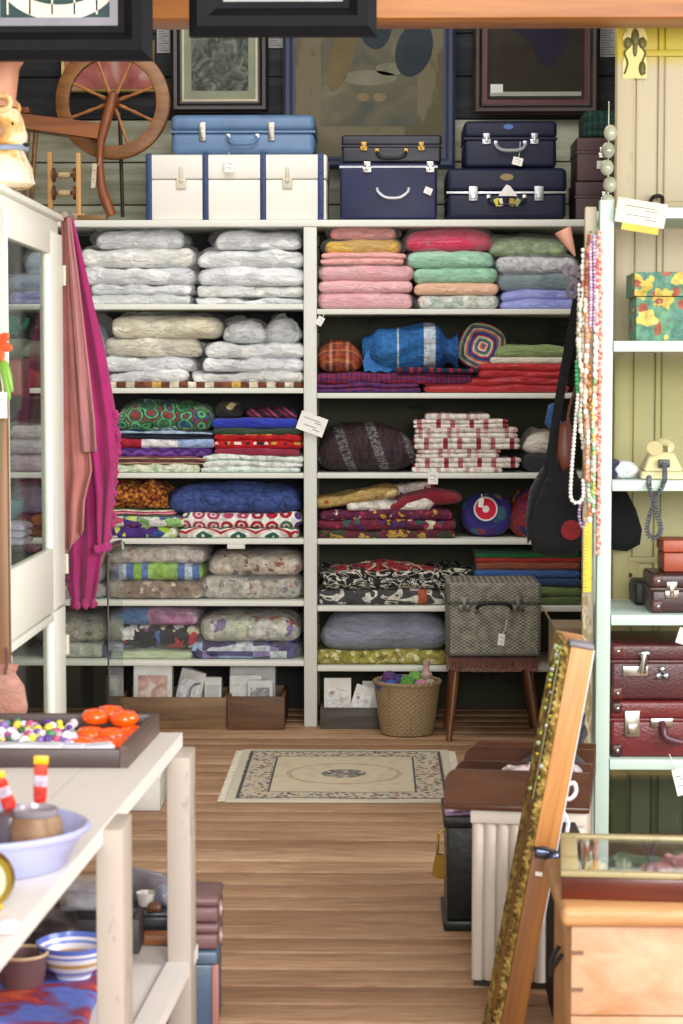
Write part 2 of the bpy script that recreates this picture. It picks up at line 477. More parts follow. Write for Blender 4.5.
zz = [0, Zv(772, YP), Zv(560, YP), Zv(345, YP), Zv(205, YP), Zv(54, YP), 3.2]
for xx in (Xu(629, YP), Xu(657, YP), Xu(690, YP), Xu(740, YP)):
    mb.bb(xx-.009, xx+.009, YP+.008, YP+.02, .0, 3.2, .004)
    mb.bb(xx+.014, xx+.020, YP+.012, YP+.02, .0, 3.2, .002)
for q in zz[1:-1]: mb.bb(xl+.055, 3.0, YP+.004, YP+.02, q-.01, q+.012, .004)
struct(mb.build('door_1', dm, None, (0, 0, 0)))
# brass lock plate and black hook are fittings of the old door
dp = bpy.data.objects['door_1']
a, b = P(622, 600, YP-.001), P(638, 562, YP-.001)
mb = MB().bb(a.x, b.x, YP-.002, YP+.004, a.z, b.z, .003); mb.mat(1).lathe([(.008, 0), (.008, .004)], 12, (0, 0, 0), M=Matrix.Translation(((a.x+b.x)/2, YP-.002, (a.z+b.z)/2+.02)) @ Matrix.Rotation(PI/2, 4, 'X'))
mb.box(((a.x+b.x)/2, YP-.004, (a.z+b.z)/2-.02), (.006, .003, .03))
mb.build('lock_plate', [worn('#9d8f5c', '#5d5332'), plain('#15120c')], dp)
a = P(657, 204, YP-.02)
MB().tube(spline([(a.x-.022, YP+.01, a.z), (a.x-.016, a.y-.01, a.z+.02), (a.x, a.y-.015, a.z+.026), (a.x+.016, a.y-.01, a.z+.02), (a.x+.022, YP+.01, a.z)], 5), .007, 8).build('handle', plain('#14120f', .4), dp)
# ornamental plate pinned to the top of the door
a, b = P(623, 78, YP-.03), P(648, 27, YP-.03)
cx, W_, H_ = (a.x+b.x)/2, b.x-a.x, b.z-a.z
t = thing('ornamental_plate', 'yellowed ornamental metal plate with dark leaf scrolls fixed high on the cream door', 'ornament', (cx, YP-.013, a.z))
MB().prism([(-W_/2, 0), (W_/2, 0), (W_/2, H_*.3), (W_/2-.01, H_*.55), (W_/2, H_*.8), (W_/2-.012, H_), (-W_/2+.012, H_), (-W_/2, H_*.8), (-W_/2+.01, H_*.55), (-W_/2, H_*.3)], -.004, 0).build('plate', worn('#d6cc84', '#7d7638', amt=.55), t)
mb = MB()
for s in (-1, 1):
    mb.tube(spline([(s*W_*.42, -.006, .015), (s*W_*.3, -.006, H_*.3), (s*W_*.42, -.006, H_*.5), (s*W_*.25, -.006, H_*.62)], 5), .0035, 6)
    mb.ball((s*W_*.3, -.006, H_*.7), (.014, .006, .02), 8, 6)
mb.ball((0, -.006, H_*.8), (.014, .008, .032), 8, 6); mb.ball((0, -.006, H_*.6), (.008, .006, .03), 8, 6); mb.ball((s*W_*.3, -.006, H_*.2), (.012, .006, .025), 8, 6)
mb.build('leaf_scroll', plain('#5c5a24', .5), t)

# ------------------------------------------------------------------ main shelf unit
YS = 9.0
wpaint = worn('#dddfd6', '#9c968a', .5, .68, 9, 0)
wpaint_v = worn('#d6d8d0', '#8f897c', .5, .66, 9, 2)
xL, xM0, xM1, xR = -1.78, Xu(304, YS), Xu(317, YS), 1.10
LROW = [220, 304, 388, 473, 539, 601, 661]
RROW = [220, 309, 393, 473, 539, 606, 666]
LZ = [Zv(v, YS) for v in LROW]; RZ = [Zv(v, YS) for v in RROW]
unit = thing('shelf_unit', 'tall white painted shelving stacked with blankets and quilts against the back wall', 'shelves', (xM0, YS, 0))
ox = xM0
def ub(nm, x0, x1, y0, y1, z0, z1, m, bev=.003): return MB().bb(x0-ox, x1-ox, y0-YS, y1-YS, z0, z1, bev).build(nm, m, unit)
ub('top_board', xL, xR, YS-.015, YS+.5, LZ[0]-.03, LZ[0], wpaint)
ub('post', xM0, xM1, YS-.012, YS+.06, 0, LZ[0]-.031, wpaint_v)
ub('post', xL-.055, xL, YS-.012, YS+.06, 0, LZ[0]-.031, wpaint_v)
ub('post', xR, xR+.055, YS-.012, YS+.06, 0, LZ[0]-.031, wpaint_v)
ub('side_panel', xM0+.012, xM1-.012, YS+.06, YS+.5, 0, LZ[0]-.031, wpaint_v)
ub('side_panel', xL-.04, xL-.01, YS+.06, YS+.5, 0, LZ[0]-.031, wpaint_v)
for z in LZ[1:]: ub('shelf_board', xL, xM0-.001, YS-.004, YS+.5, z-.024, z, wpaint)
for z in RZ[1:]: ub('shelf_board', xM1+.001, xR, YS-.004, YS+.5, z-.024, z, wpaint)
ub('back_panel', xL, xM0, YS+.5, YS+.515, 0, LZ[0]-.031, worn('#22211c', '#181714', .8, .6, 7, 0), 0)  # dark back panels added, shade of the shelf interior put into their colour
ub('back_panel', xM1, xR, YS+.5, YS+.515, 0, LZ[0]-.031, worn('#343523', '#1e1d18', .8, .6, 7, 0), 0)
# small bracket blocks seen under the boards
for (u, v, z) in ((236, 0, LZ[4]),):
    a = P(u, 540, YS-.01); ub('bracket', a.x-.04, a.x+.04, YS-.012, YS+.02, z-.045, z-.0245, wpaint, .002)
# ---- textiles
white = lambda c='#eceae4': cloth(c, None, .6, .75, 12, .25)
def W(i): return cloth(['#fafaf8', '#f2f4f6', '#f8f8f6', '#f1f2f0', '#fcfcfc'][i % 5], ['#f0f1f0', '#fbfbfb', '#eef0f2', '#f6f4ea', '#f0f2f6'][i % 5], .5, .8, 13, .3)
pk = 'bundle'
def q(u0, u1, vt, label, m, **kw):
    nm = kw.pop('nm', 'folded_quilt'); cat = kw.pop('cat', 'quilt')
    return (u0, u1, vt, nm, label, cat, m, kw)
GW = 'white quilts in plastic on the top left shelf'; G2 = 'white and cream quilts on the second left shelf'
def WQ(u0, u1, vt, label, i, g=GW, **kw): return q(u0, u1, vt, label, W(i), wrapped=.10, group=g, amp=.011, **kw)
stack(LZ[1], 9.03, [
 WQ(88, 193, 293, 'white plastic wrapped quilt at the bottom of the left pile on the top shelf', 0),
 WQ(88, 194, 283, 'thin white wrapped quilt second from the bottom of the top shelf left pile', 1),
 WQ(81, 197, 265, 'thick white wrapped quilt in the middle of the top shelf left pile', 2),
 WQ(79, 198, 246, 'broad white wrapped quilt second from the top of the top shelf left pile', 3),
 WQ(96, 185, 226, 'small white pillow bag crowning the left pile on the top shelf', 4, droop=.25)])
stack(LZ[1], 9.035, [
 WQ(195, 304, 296, 'flat white wrapped quilt at the bottom of the pile beside the middle post', 2),
 WQ(197, 305, 284, 'lacy white wrapped quilt second from the bottom beside the middle post', 3),
 WQ(196, 306, 265, 'white wrapped quilt in the middle of the top shelf pile beside the post', 4),
 WQ(197, 305, 247, 'white wrapped quilt under the topmost pillow bag beside the post', 0),
 WQ(212, 303, 229, 'cream tinged pillow bag crowning the pile beside the middle post', 1, droop=.3)])
stack(LZ[2], 9.02, [
 q(95, 303, 382, 'thin brown blanket with cream and yellow stripes under the white piles', stripes(('#6e3b25', '#e8ddc6', '#6e3b25', '#8a5230', '#d9b45c', '#6e3b25', '#e4d8c0', '#7a4329', '#efe7d6'), .36, 0, .02), nm='striped_blanket', cat='blanket', amp=.002, droop=.03, d=.42)])
zst = Zv(383, 9.02)
stack(zst, 9.03, [
 WQ(107, 190, 370, 'bluish white wrapped quilt lowest in the second shelf left pile', 1, G2),
 WQ(106, 197, 355, 'white wrapped quilt second from the bottom of the second shelf left pile', 2, G2),
 q(104, 203, 336, 'crumpled cream quilt in the middle of the second shelf left pile', cloth('#ebe5d2', '#e0d8c0', .6, .9, 16, .2), wrapped=.1, group=G2, amp=.01),
 q(111, 222, 313, 'long cream eiderdown lying across the top of the second shelf left pile', cloth('#efe9d2', '#e2d9ba', .55, .8, 12, .2), wrapped=.1, group=G2, amp=.01, droop=.22)])
stack(zst, 9.035, [
 WQ(192, 305, 370, 'white wrapped quilt lowest in the second shelf pile next to the post', 3, G2),
 WQ(201, 304, 356, 'white wrapped quilt second from the bottom next to the post on the second shelf', 4, G2),
 WQ(203, 305, 342, 'bulging white quilt below the grey plastic bags on the second shelf', 0, G2)])
zz_ = Zv(343, 9.035)
def sack(u0, u1, vt, z0, Y, nm, label, cat, m, op=.3, dd=.3, group=None):
    a, b = Xu(u0, Y), Xu(u1, Y); z1 = Zv(vt, Y)
    o = thing(nm, label, cat, ((a+b)/2, Y+dd/2, z0), 0, group); _seed[0] += 5
    MB().add(*soft((b-a)*.88, dd*.85, (z1-z0)*.85, 1, 1.0, amp=.016, seed=_seed[0], droop=.35)).build('folded_cloth', m, o, None, 80)
    MB().add(*soft(b-a, dd, z1-z0, 1, .9, amp=.02, seed=_seed[0]+1, droop=.35, freq=12)).build('plastic_wrap', wrap(op), o, None, 80)
    return o
sack(222, 268, 318, zz_, 9.04, 'plastic_bag', 'crumpled clear plastic bag with grey white filling left of another such bag', 'bag', W(2), .35)
sack(262, 301, 317, zz_, 9.05, 'plastic_bag', 'crumpled clear plastic bag leaning against the middle post on the second shelf', 'bag', W(4), .35)
sack(88, 109, 312, LZ[2], 9.08, 'plastic_bag', 'pale blue bag peeping out beside the magenta scarf on the second shelf', 'bag', cloth('#c4dde6', '#a8cbd8'), .2)
GB = 'blankets on the third left shelf'
pale_cr = cells(('#cfdcc0', '#b9cfae', '#e2e8d4'), 60, rand=.5)
stack(LZ[3], 9.02, [
 q(100, 200, 464, 'pale green bobbly crochet blanket at the bottom of the left pile', cells(('#d3e0c4', '#b6cca6', '#e6ebd6'), 42, rand=.4), nm='crochet_blanket', cat='blanket', layers=1, group=GB, amp=.007, freq=16),
 q(100, 205, 456, 'dark blanket with fine plum mustard and cream stripes above the pale green one', stripes(('#552a4a', '#b58d53', '#7c2f45', '#e0cfa2', '#3c2440', '#984a5c'), .022, 2, .01), nm='striped_blanket', cat='blanket', layers=2, group=GB),
 q(100, 211, 447, 'purple zigzag edged crochet blanket in the left pile', zigzag(('#5c2b88', '#7e4bab', '#42206a'), .05, .6, .07), nm='crochet_blanket', cat='blanket', layers=1, group=GB),
 q(112, 214, 438, 'blanket folded to show white blue and red bands', stripes(('#f0eef0', '#9fb6e2', '#9fb6e2', '#b01a36', '#b01a36', '#e9e6ea'), .50, 0, .03), nm='banded_blanket', cat='blanket', group=GB),
 q(100, 212, 431, 'dark navy blanket with pale blue edge under the hexagon crochet', stripes(('#12162c', '#1a1f3a', '#a7bfd8', '#141830'), .07, 2, .02), nm='dark_blanket', cat='blanket', layers=2, group=GB),
 q(115, 214, 400, 'crochet blanket of round flower hexagons in white green and violet', cells(('#3e7a4a', '#6a3c8c', '#e0e2e6', '#2f5a86', '#8b4540', '#8aa06a'), 13, ('#2a2c5e', '#d8e6d0', '#3f8f5f', '#7a4ca8', '#e7ecc8', '#284a7a', '#5fae6a', '#1c2040'), .35), nm='crochet_blanket', cat='blanket', group=GB, amp=.01, droop=.25)])
stack(LZ[3], 9.025, [
 q(202, 303, 454, 'folded white and mint blankets at the foot of the red pile', stripes(('#eef2ee', '#cfe6d8', '#f2f4f2', '#dfeee6', '#eef0f0'), .05, 2, .02), nm='white_blanket', cat='blanket', layers=3, group=GB),
 q(214, 300, 448, 'thin wine coloured blanket between the white and the red ones', cloth('#8a1f3c', '#a2304e'), nm='wine_blanket', cat='blanket', group=GB, amp=.003),
 q(214, 303, 433, 'bright red blanket with bands of yellow white and black blocks', palette_mat('red_block_knit', lambda t: t.mix(t.ramp(t.math('FRACT', t.math('DIVIDE', t.xyz(t.co())[2], .043)), [(0, '#000000'), (.45, '#ffffff'), (.75, '#000000')], 'CONSTANT'), '#c4101c', t.ramp(t.xyz(t.n('ShaderNodeTexVoronoi', {'Vector': t.co((1, .4, .5)), 'Scale': 38}).outputs['Color'])[0], ['#c4101c', '#f0e8d8', '#2a1a2e', '#c4101c', '#d8b040', '#c4101c'], 'CONSTANT'))), nm='red_blanket', cat='blanket', layers=2, group=GB),
 q(213, 300, 428, 'dark green folded blanket between the blue and the red', cloth('#2f4a32', '#253c2c'), nm='green_blanket', cat='blanket', group=GB, amp=.004),
 q(212, 299, 418, 'royal blue folded blanket on top of the red and green', cloth('#1d2fa8', '#2a3cb8'), nm='blue_blanket', cat='blanket', layers=1, group=GB)])
zt = Zv(419, 9.03)
def roll(u0, u1, vt, vb, z0, Y, nm, label, cat, m, dd=None, group=None, ax='y'):
    a, b = Xu(u0, Y), Xu(u1, Y); z1 = Zv(vt, Y)
    dd = dd or .3; _seed[0] += 5
    return tag(MB().add(*soft(b-a, dd, z1-z0, 1, 1.0, amp=.006, seed=_seed[0], droop=.12)).build(nm, m, None, ((a+b)/2, Y+dd/2, z0), 80), label, cat, group)
roll(213, 243, 401, 419, zt, 9.06, 'rolled_blanket', 'small dark rolled blanket with a cream spiral end on the blue blanket', 'blanket', cells(('#1b1d22', '#2d2e2e', '#c9b98c', '#1b1d22', '#4a4436'), 22))
roll(246, 298, 408, 419, zt, 9.06, 'rolled_blanket', 'dark plum and red ribbed rolled blanket beside the post', 'blanket', stripes(('#2a1838', '#8c2440', '#3c1c46', '#b04a5e', '#241a34'), .05, 0, .02, ang=.9))
G4 = 'blankets on the fourth left shelf'
mixm = cells(('#e6ecd8', '#93c47a', '#5c7fb4', '#eef0ea', '#5a3a86', '#cfe07a', '#d25a7a'), 26)
stack(LZ[4], 9.02, [
 q(100, 178, 526, 'crochet blanket mixing lime purple and white patches, lowest on the fourth shelf left', cells(('#9cc63a', '#4a2c84', '#e4ead2', '#35549a', '#c9de5a'), 20), nm='crochet_blanket', cat='blanket', group=G4),
 q(100, 184, 516, 'light crochet blanket in white green and pale blue beside the scarf', mixm, nm='crochet_blanket', cat='blanket', group=G4),
 q(100, 176, 509, 'crochet blanket with a pink and green bobbled border', stripes(('#b83a58', '#e8dccc', '#3f7f52', '#7c2c50', '#e0a0a8'), .03, 2, .02), nm='crochet_blanket', cat='blanket', group=G4),
 q(100, 167, 483, 'fluffy rust and mustard blanket on top of the crochet pile', shaggy(('#2c130c', '#7a3514', '#b86a24', '#d8a44a')), nm='fluffy_blanket', cat='blanket', group=G4, amp=.016, freq=14, droop=.2)])
stack(LZ[4], 9.03, [
 q(178, 298, 527, 'crochet blanket with red green and white zigzags lowest under the blue quilt', zigzag(('#b01c2c', '#f2f0ea', '#2c6a52', '#f2f0ea', '#dcd6cc'), .07, .55, .16), nm='zigzag_blanket', cat='blanket', group=G4),
 q(180, 302, 512, 'white crochet blanket of red blue and green granny squares', cells(('#b8142c', '#2c3c8c', '#2f7a54', '#b8142c', '#c04a72'), 15, ('#f4f2ee', '#f2f0ea', '#c2203a', '#f4f2ee', '#f4f2ee'), .15, '#f2f0ec'), nm='granny_square_blanket', cat='blanket', group=G4),
 q(165, 302, 486, 'thick blue quilt stitched with large leaf shapes', palette_mat('stitched_blue_quilt', lambda t: t.mix(t.ramp(t.n('ShaderNodeTexVoronoi', {'Vector': t.co((1, 1, 1.3)), 'Scale': 11}, feature='DISTANCE_TO_EDGE').outputs[0], [(0, '#ffffff'), (.05, '#000000')]), '#42589c', '#2a3a6c'), wr=.8), nm='blue_quilt', cat='quilt', group=G4, amp=.012, droop=.2)])
G5 = 'wrapped quilts on the fifth left shelf'
stack(LZ[5], 9.03, [
 q(108, 205, 579, 'wrapped quilt with small brown and white roses below the green striped one', floral('#8c7460', ('#e8dcd0', '#b58a80', '#d8c4b0', '#70584c'), 22, .34, '#a08a74'), wrapped=.16, group=G5),
 q(108, 204, 562, 'lime green blanket with blue stripes between wrapped quilts', stripes(('#9ccb58', '#9ccb58', '#a8d468', '#5a7ab8', '#c8dce8', '#5a7ab8', '#9ccb58', '#6a86c0', '#a4cf60'), .30, 0, .01), nm='striped_blanket', cat='blanket', wrapped=.08, group=G5),
 q(106, 205, 545, 'cream wrapped quilt with a faint pink pattern topping the left fifth shelf pile', floral('#d8d0c4', ('#c89a9c', '#e4dcd0', '#cfc7b4'), 16, .3, '#e8e2d6'), wrapped=.2, group=G5, droop=.2)])
stack(LZ[5], 9.03, [
 q(200, 303, 574, 'large grey cream floral quilt in clear plastic next to the post on the fifth shelf', floral('#c4beb0', ('#8e9484', '#d8d0c0', '#b08c8c', '#7c8494'), 26, .36, '#d8d2c4'), wrapped=.2, group=G5, amp=.01),
 q(207, 303, 553, 'rose patterned wrapped quilt lying on the large grey cream one', floral('#cdc2b0', ('#a46a5c', '#7c6a4c', '#d4a89c', '#e4d8c4'), 20, .38, '#ded4c2'), wrapped=.18, group=G5)])
G6 = 'wrapped quilts on the sixth left shelf'
stack(LZ[6], 9.03, [
 q(106, 192, 649, 'pale mint green wrapped quilt lowest at the left of the sixth shelf', cloth('#cfdcb4', '#b8cc9c', .6), wrapped=.16, group=G6),
 q(108, 200, 624, 'dark quilt with bold round white red and blue blooms', floral('#12131c', ('#f0eee8', '#c42838', '#5c7cc4', '#f0eee8', '#e4e0a8', '#a85490'), 15, .46, '#1a1c2a'), wrapped=.14, group=G6),
 q(108, 198, 607, 'pink and mauve wrapped quilt with a blue patch topping the sixth shelf', cells(('#c89ab8', '#b884a8', '#5484b8', '#caa0bc', '#d8b4c8'), 8), wrapped=.18, group=G6, droop=.22)])
stack(LZ[6], 9.03, [
 q(189, 299, 641, 'patchwork quilt of purple cream and blue squares in plastic', cells(('#4a3c8c', '#e0d8b8', '#a4c0e0', '#9a88c0', '#dce4ea', '#3c3468'), 13, rand=0), wrapped=.18, group=G6),
 q(196, 300, 615, 'pale green and white floral wrapped quilt lying on the patchwork', floral('#c4ccb4', ('#8c7aa8', '#e8e8e0', '#c4545c', '#9cb08c'), 14, .34, '#e2e2da'), wrapped=.2, group=G6, amp=.01)])
# bundles further left, seen behind the scarves and through the cabinet glass
stack(LZ[5], 9.05, [
 q(58, 105, 583, 'grey floral wrapped quilt behind the tips of the magenta scarf, lower of two', floral('#b4b0a4', ('#8c8c88', '#d4d0c4'), 20), wrapped=.18),
 q(62, 104, 560, 'grey white wrapped quilt behind the tips of the magenta scarf, upper of two', cloth('#c4c2b8'), wrapped=.18)])
stack(LZ[6], 9.05, [
 q(40, 104, 642, 'pale quilt with a dark blue band seen through the glass case', stripes(('#c8c8b8', '#b8c0a8', '#3c4c74', '#c4c8bc'), .26), wrapped=.18),
 q(40, 105, 617, 'grey green floral quilt seen through the glass case', floral('#b0b0a0', ('#7c8468', '#d8d4c8', '#8c7c8c'), 18), wrapped=.18)])
GL = 'bundles seen through the cabinet glass'
stack(LZ[1], 9.06, [
 q(8, 60, 288, 'violet wrapped bundle behind the upper glass of the white cabinet', cloth('#8680c8', '#6c68b4', .5, .7), wrapped=.2, group=GL),
 q(8, 60, 273, 'grey blue wrapped bundle on the violet one behind the cabinet glass', cloth('#7c84a0'), wrapped=.2, group=GL),
 q(24, 66, 246, 'grey white wrapped pillow topmost behind the cabinet glass', cloth('#9aa0b4'), wrapped=.2, group=GL, droop=.3)])
stack(LZ[2], 9.06, [
 q(10, 42, 367, 'dark red folded blanket behind the middle of the cabinet glass', cloth('#8a2c26'), group=GL, nm='red_blanket', cat='blanket'),
 q(10, 60, 357, 'dusky maroon folded blanket behind the middle of the cabinet glass', cloth('#4c2428'), group=GL, nm='maroon_blanket', cat='blanket'),
 q(14, 56, 341, 'olive green cushion behind the middle of the cabinet glass', cloth('#667058'), group=GL, nm='olive_cushion', cat='cushion', droop=.3)])
stack(LZ[3], 9.06, [
 q(6, 62, 452, 'greyish pink wrapped linens in the lower half of the cabinet glass', cloth('#a8949c', '#c8c0c8'), wrapped=.25, group=GL),
 q(6, 60, 437, 'white crumpled linens in plastic behind the cabinet glass', cloth('#c8c6cc'), wrapped=.3, group=GL),
 q(8, 60, 424, 'white lace cloth pile behind the cabinet glass', cloth('#d4d0cc'), wrapped=.2, group=GL)])
stack(LZ[4], 9.06, [
 q(6, 62, 512, 'dark brown and mustard bundle low behind the cabinet glass', cells(('#4a2c1c', '#8c5c24', '#2c2420'), 18), group=GL, nm='brown_blanket', cat='blanket'),
 q(6, 60, 486, 'violet grey plastic wrapped bundle low behind the cabinet glass', cloth('#7c7c98'), wrapped=.3, group=GL)])
stack(LZ[5], 9.06, [
 q(6, 52, 572, 'dull red blanket behind the white cabinet bottom rail', cloth('#8c4448'), nm='red_blanket', cat='blanket')])

# ---- right half
GR = 'wrapped blankets on the top right shelf'
pinkc = lambda a, b=None: cloth(a, b, .55, .55, 12, .2)
stack(RZ[1], 9.03, [
 q(316, 413, 290, 'pale pink wrapped blanket at the bottom of the pink pile', pinkc('#f0a8b0', '#f4bcc2'), nm='pink_blanket', cat='blanket', wrapped=.12, group=GR),
 q(318, 412, 280, 'thin rose pink blanket second from the bottom of the pink pile', pinkc('#f4bcc0'), nm='pink_blanket', cat='blanket', group=GR, amp=.003),
 q(316, 413, 262, 'thick light pink blanket in the middle of the pink pile', pinkc('#f4bfc0', '#f0aeb4'), nm='pink_blanket', cat='blanket', wrapped=.12, group=GR),
 q(320, 405, 252, 'folded salmon pink blanket below the yellow one', pinkc('#f0b0ac'), nm='pink_blanket', cat='blanket', layers=2, group=GR, amp=.004),
 q(324, 402, 237, 'mustard yellow blanket inside clear plastic', pinkc('#e2b84e', '#d8a83c'), nm='yellow_blanket', cat='blanket', wrapped=.2, group=GR),
 q(329, 397, 226, 'rolled salmon pink blanket topping the pink pile', pinkc('#f2a29c'), nm='pink_blanket', cat='blanket', wrapped=.14, group=GR, droop=.1)])
stack(RZ[1], 9.035, [
 q(415, 498, 293, 'off white wrapped blanket with faint green at the bottom of the mint pile', floral('#e4eae0', ('#c0d4c4', '#e8d0cc'), 18), nm='white_blanket', cat='blanket', wrapped=.2, group=GR),
 q(414, 498, 282, 'thin peach blanket under the mint green ones', pinkc('#f0bfa0'), nm='peach_blanket', cat='blanket', group=GR, amp=.003),
 q(413, 498, 266, 'mint green blanket lying on the peach one', pinkc('#a8dcba', '#98ceac'), nm='mint_blanket', cat='blanket', wrapped=.1, group=GR),
 q(405, 493, 249, 'mint green blanket just under the hot pink pillow bag', pinkc('#b0e2c4', '#9cd4b4'), nm='mint_blanket', cat='blanket', wrapped=.1, group=GR, layers=1),
 q(404, 493, 226, 'hot pink blanket in a shiny plastic bag topping the mint pile', pinkc('#e8406c', '#e0305c'), nm='pink_blanket', cat='blanket', wrapped=.2, group=GR, droop=.22)])
stack(RZ[1], 9.04, [
 q(500, 576, 289, 'periwinkle blue folded blanket at the bottom of the rightmost pile', pinkc('#a0a8ea', '#8c94dc'), nm='blue_blanket', cat='blanket', layers=2, group=GR),
 q(497, 577, 271, 'dull teal clothes in clear plastic on the periwinkle blanket', cloth('#7e9a9c', '#5c7c84', .5), nm='teal_bundle', cat='bundle', wrapped=.26, group=GR),
 q(494, 577, 254, 'white bundle with a violet streak in clear plastic', floral('#e2e2ea', ('#b07cc4', '#e8e8ee', '#e8e8ee'), 7), nm='white_bundle', cat='bundle', wrapped=.22, group=GR),
 q(487, 566, 234, 'sage green pillow with yellow flowers in a plastic bag', floral('#a8bc90', ('#d8c45c', '#8cab74', '#b4c49c'), 12, .3), nm='green_pillow', cat='pillow', wrapped=.2, group=GR, droop=.3)])
redp = plaid(('#8c1c34', '#2a2c74', '#a82438', '#3a2058', '#94203c'), ('#202a6c', '#a01c30', '#4c2058'), .045, .02)
stack(RZ[2], 9.02, [
 q(314, 420, 383, 'blue and red tartan rug lowest on the second right shelf', plaid(('#8c1c34', '#2a3484', '#70204c', '#3a3a8c'), ('#202a6c', '#941c30', '#4c2058'), .04, .018), nm='tartan_rug', cat='blanket', layers=2),
 q(314, 474, 372, 'long folded purple and crimson tartan rug on the lowest one', redp, nm='tartan_rug', cat='blanket', layers=1)])
stack(RZ[2], 9.03, [
 q(422, 566, 376, 'bright red folded blanket at the bottom of the second right shelf', pinkc('#c01424', '#a81020'), nm='red_blanket', cat='blanket', layers=2),
 q(476, 566, 362, 'crimson red folded blanket on top of the bright red one', pinkc('#b01222', '#c41828'), nm='red_blanket', cat='blanket', layers=2),
 q(490, 568, 357, 'thin cream edged blanket between red and green ones', cloth('#ddd6c4'), nm='cream_blanket', cat='blanket', amp=.002),
 q(495, 570, 344, 'olive green folded blanket topping the red pile', cloth('#8ca06a', '#7c9058'), nm='green_blanket', cat='blanket', layers=1, droop=.3)])
zt = Zv(373, 9.03)
stack(zt, 9.03, [q(316, 362, 339, 'rust orange tartan blanket at the left end of the second right shelf', plaid(('#a8502a', '#8c2c1c', '#d8a878', '#7c2818', '#b05a30'), ('#9c3c20', '#5c2c3c', '#c07a4c', '#8c3420'), .075, .06), nm='tartan_blanket', cat='blanket', droop=.25, layers=1),
 ])
stack(zt, 9.0, [q(398, 478, 369, 'dark navy and red banded scarf under the ringed cushion', stripes(('#8c1c2c', '#1c2448', '#1c2448', '#a02434', '#20284c'), .09, 0, .01), nm='striped_scarf', cat='scarf', d=.25)])
# blue tied cloth bundle
def bundle(u0, u1, vt, z0, Y):
    a, b = Xu(u0, Y), Xu(u1, Y); H = Zv(vt, Y)-z0; W_ = b-a
    o = thing('cloth_bundle', 'bright blue cloth bundle with a white band tied at its neck', 'bundle', ((a+b)/2, Y+.13, z0))
    n = 40; prof = []
    for i in range(29):
        t = i/28; x = -W_/2+W_*t
        r = (.25+.75*math.sin(min(1, t/.18)*PI/2)) if t < .8 else 1-.52*math.sin((t-.8)/.12*PI/2) if t < .92 else .48+.3*(t-.92)/.08
        if t < .16: r = .5+.25*t/.16 if t < .08 else .62+ .38*(t-.08)/.08
        prof.append((r, x))
    vs = []; fs = []
    for i, (r, x) in enumerate(prof):
        for k in range(n):
            th = 2*PI*k/n; f = 1+.05*math.sin(5*th+x*20)+.03*math.sin(11*th+x*31)
            ry, rz = .13*r*f, H/2*r*f
            vs.append((x, ry*math.cos(th), max(0, H*.5*(.9+.1*r)+rz*math.sin(th)+.012*math.sin(x*18))))
    for i in range(28):
        for k in range(n): fs.append((i*n+k, i*n+(k+1) % n, (i+1)*n+(k+1) % n, (i+1)*n+k))
    fs += [tuple(range(n)), tuple(28*n+k for k in range(n))]
    m = palette_mat('blue_cloth_white_band', lambda t: t.ramp(t.n('ShaderNodeMapRange', {0: t.xyz(t.co())[0], 1: -W_/2, 2: W_/2}).outputs[0], [(0, '#1f62a4'), (.2, '#2c70b4'), (.36, '#b4ccdc'), (.38, '#266cb0'), (.64, '#c8d4e0'), (.76, '#2460a4'), (1, '#204e90')], 'CONSTANT'), wr=.8)
    MB().add(vs, fs).build('cloth', m, o, None, 80)
    # loose corner hanging to the left front
    mb = MB(); pts = [(-.18, -.03, .12), (-.2, -.09, .1), (-.215, -.11, .05), (-.2, -.12, .005)]
    g = []
    for i, p in enumerate(pts):
        wd_ = .035+.02*i
        for k in range(7): g.append((p[0]+(k/6-.2)*wd_*1.3, p[1]-.008*math.sin(k*1.9), p[2]+.008*math.sin(k*2.3)))
    fs = [(i*7+k, i*7+k+1, (i+1)*7+k+1, (i+1)*7+k) for i in range(3) for k in range(6)]
    g = [(x+.02, y+.02, max(z, .002)) for x, y, z in g]
    g2 = [(x, y+.006, z+.002) for x, y, z in g]; L = len(g)
    mb.add(g+g2, fs+[tuple(i+L for i in f) for f in fs])
    mb.build('loose_corner', cloth('#2c70b4'), o, None, 80)
bundle(362, 458, 325, zt, 9.0)
# ball cushion with square rings
a = P(480, 347, 9.15)
R_ = (504-456)/2*9.1/2000
o = tag(MB().lathe([(R_*.02, 0)]+[(R_*math.sin(PI*i/20)**.8, R_*1.02*(1-math.cos(PI*i/20))) for i in range(1, 20)]+[(R_*.02, R_*2.04)], 36, sy=.6, rip=lambda r, z, a_, i: r*(1+.02*math.cos(4*a_))).build('ringed_cushion', rings(('#3a62b0', '#e8823c', '#e6dcc8', '#7a3c86', '#4aa06a', '#e8e0d0', '#c8404c', '#2c3c84'), .058), None, (a.x, a.y, zt), 80), 'round crochet cushion in concentric multicoloured rings beside the blue bundle', 'cushion')
o.rotation_euler = (0, .35, 0); o.location.z += .012; o.location.x -= .03
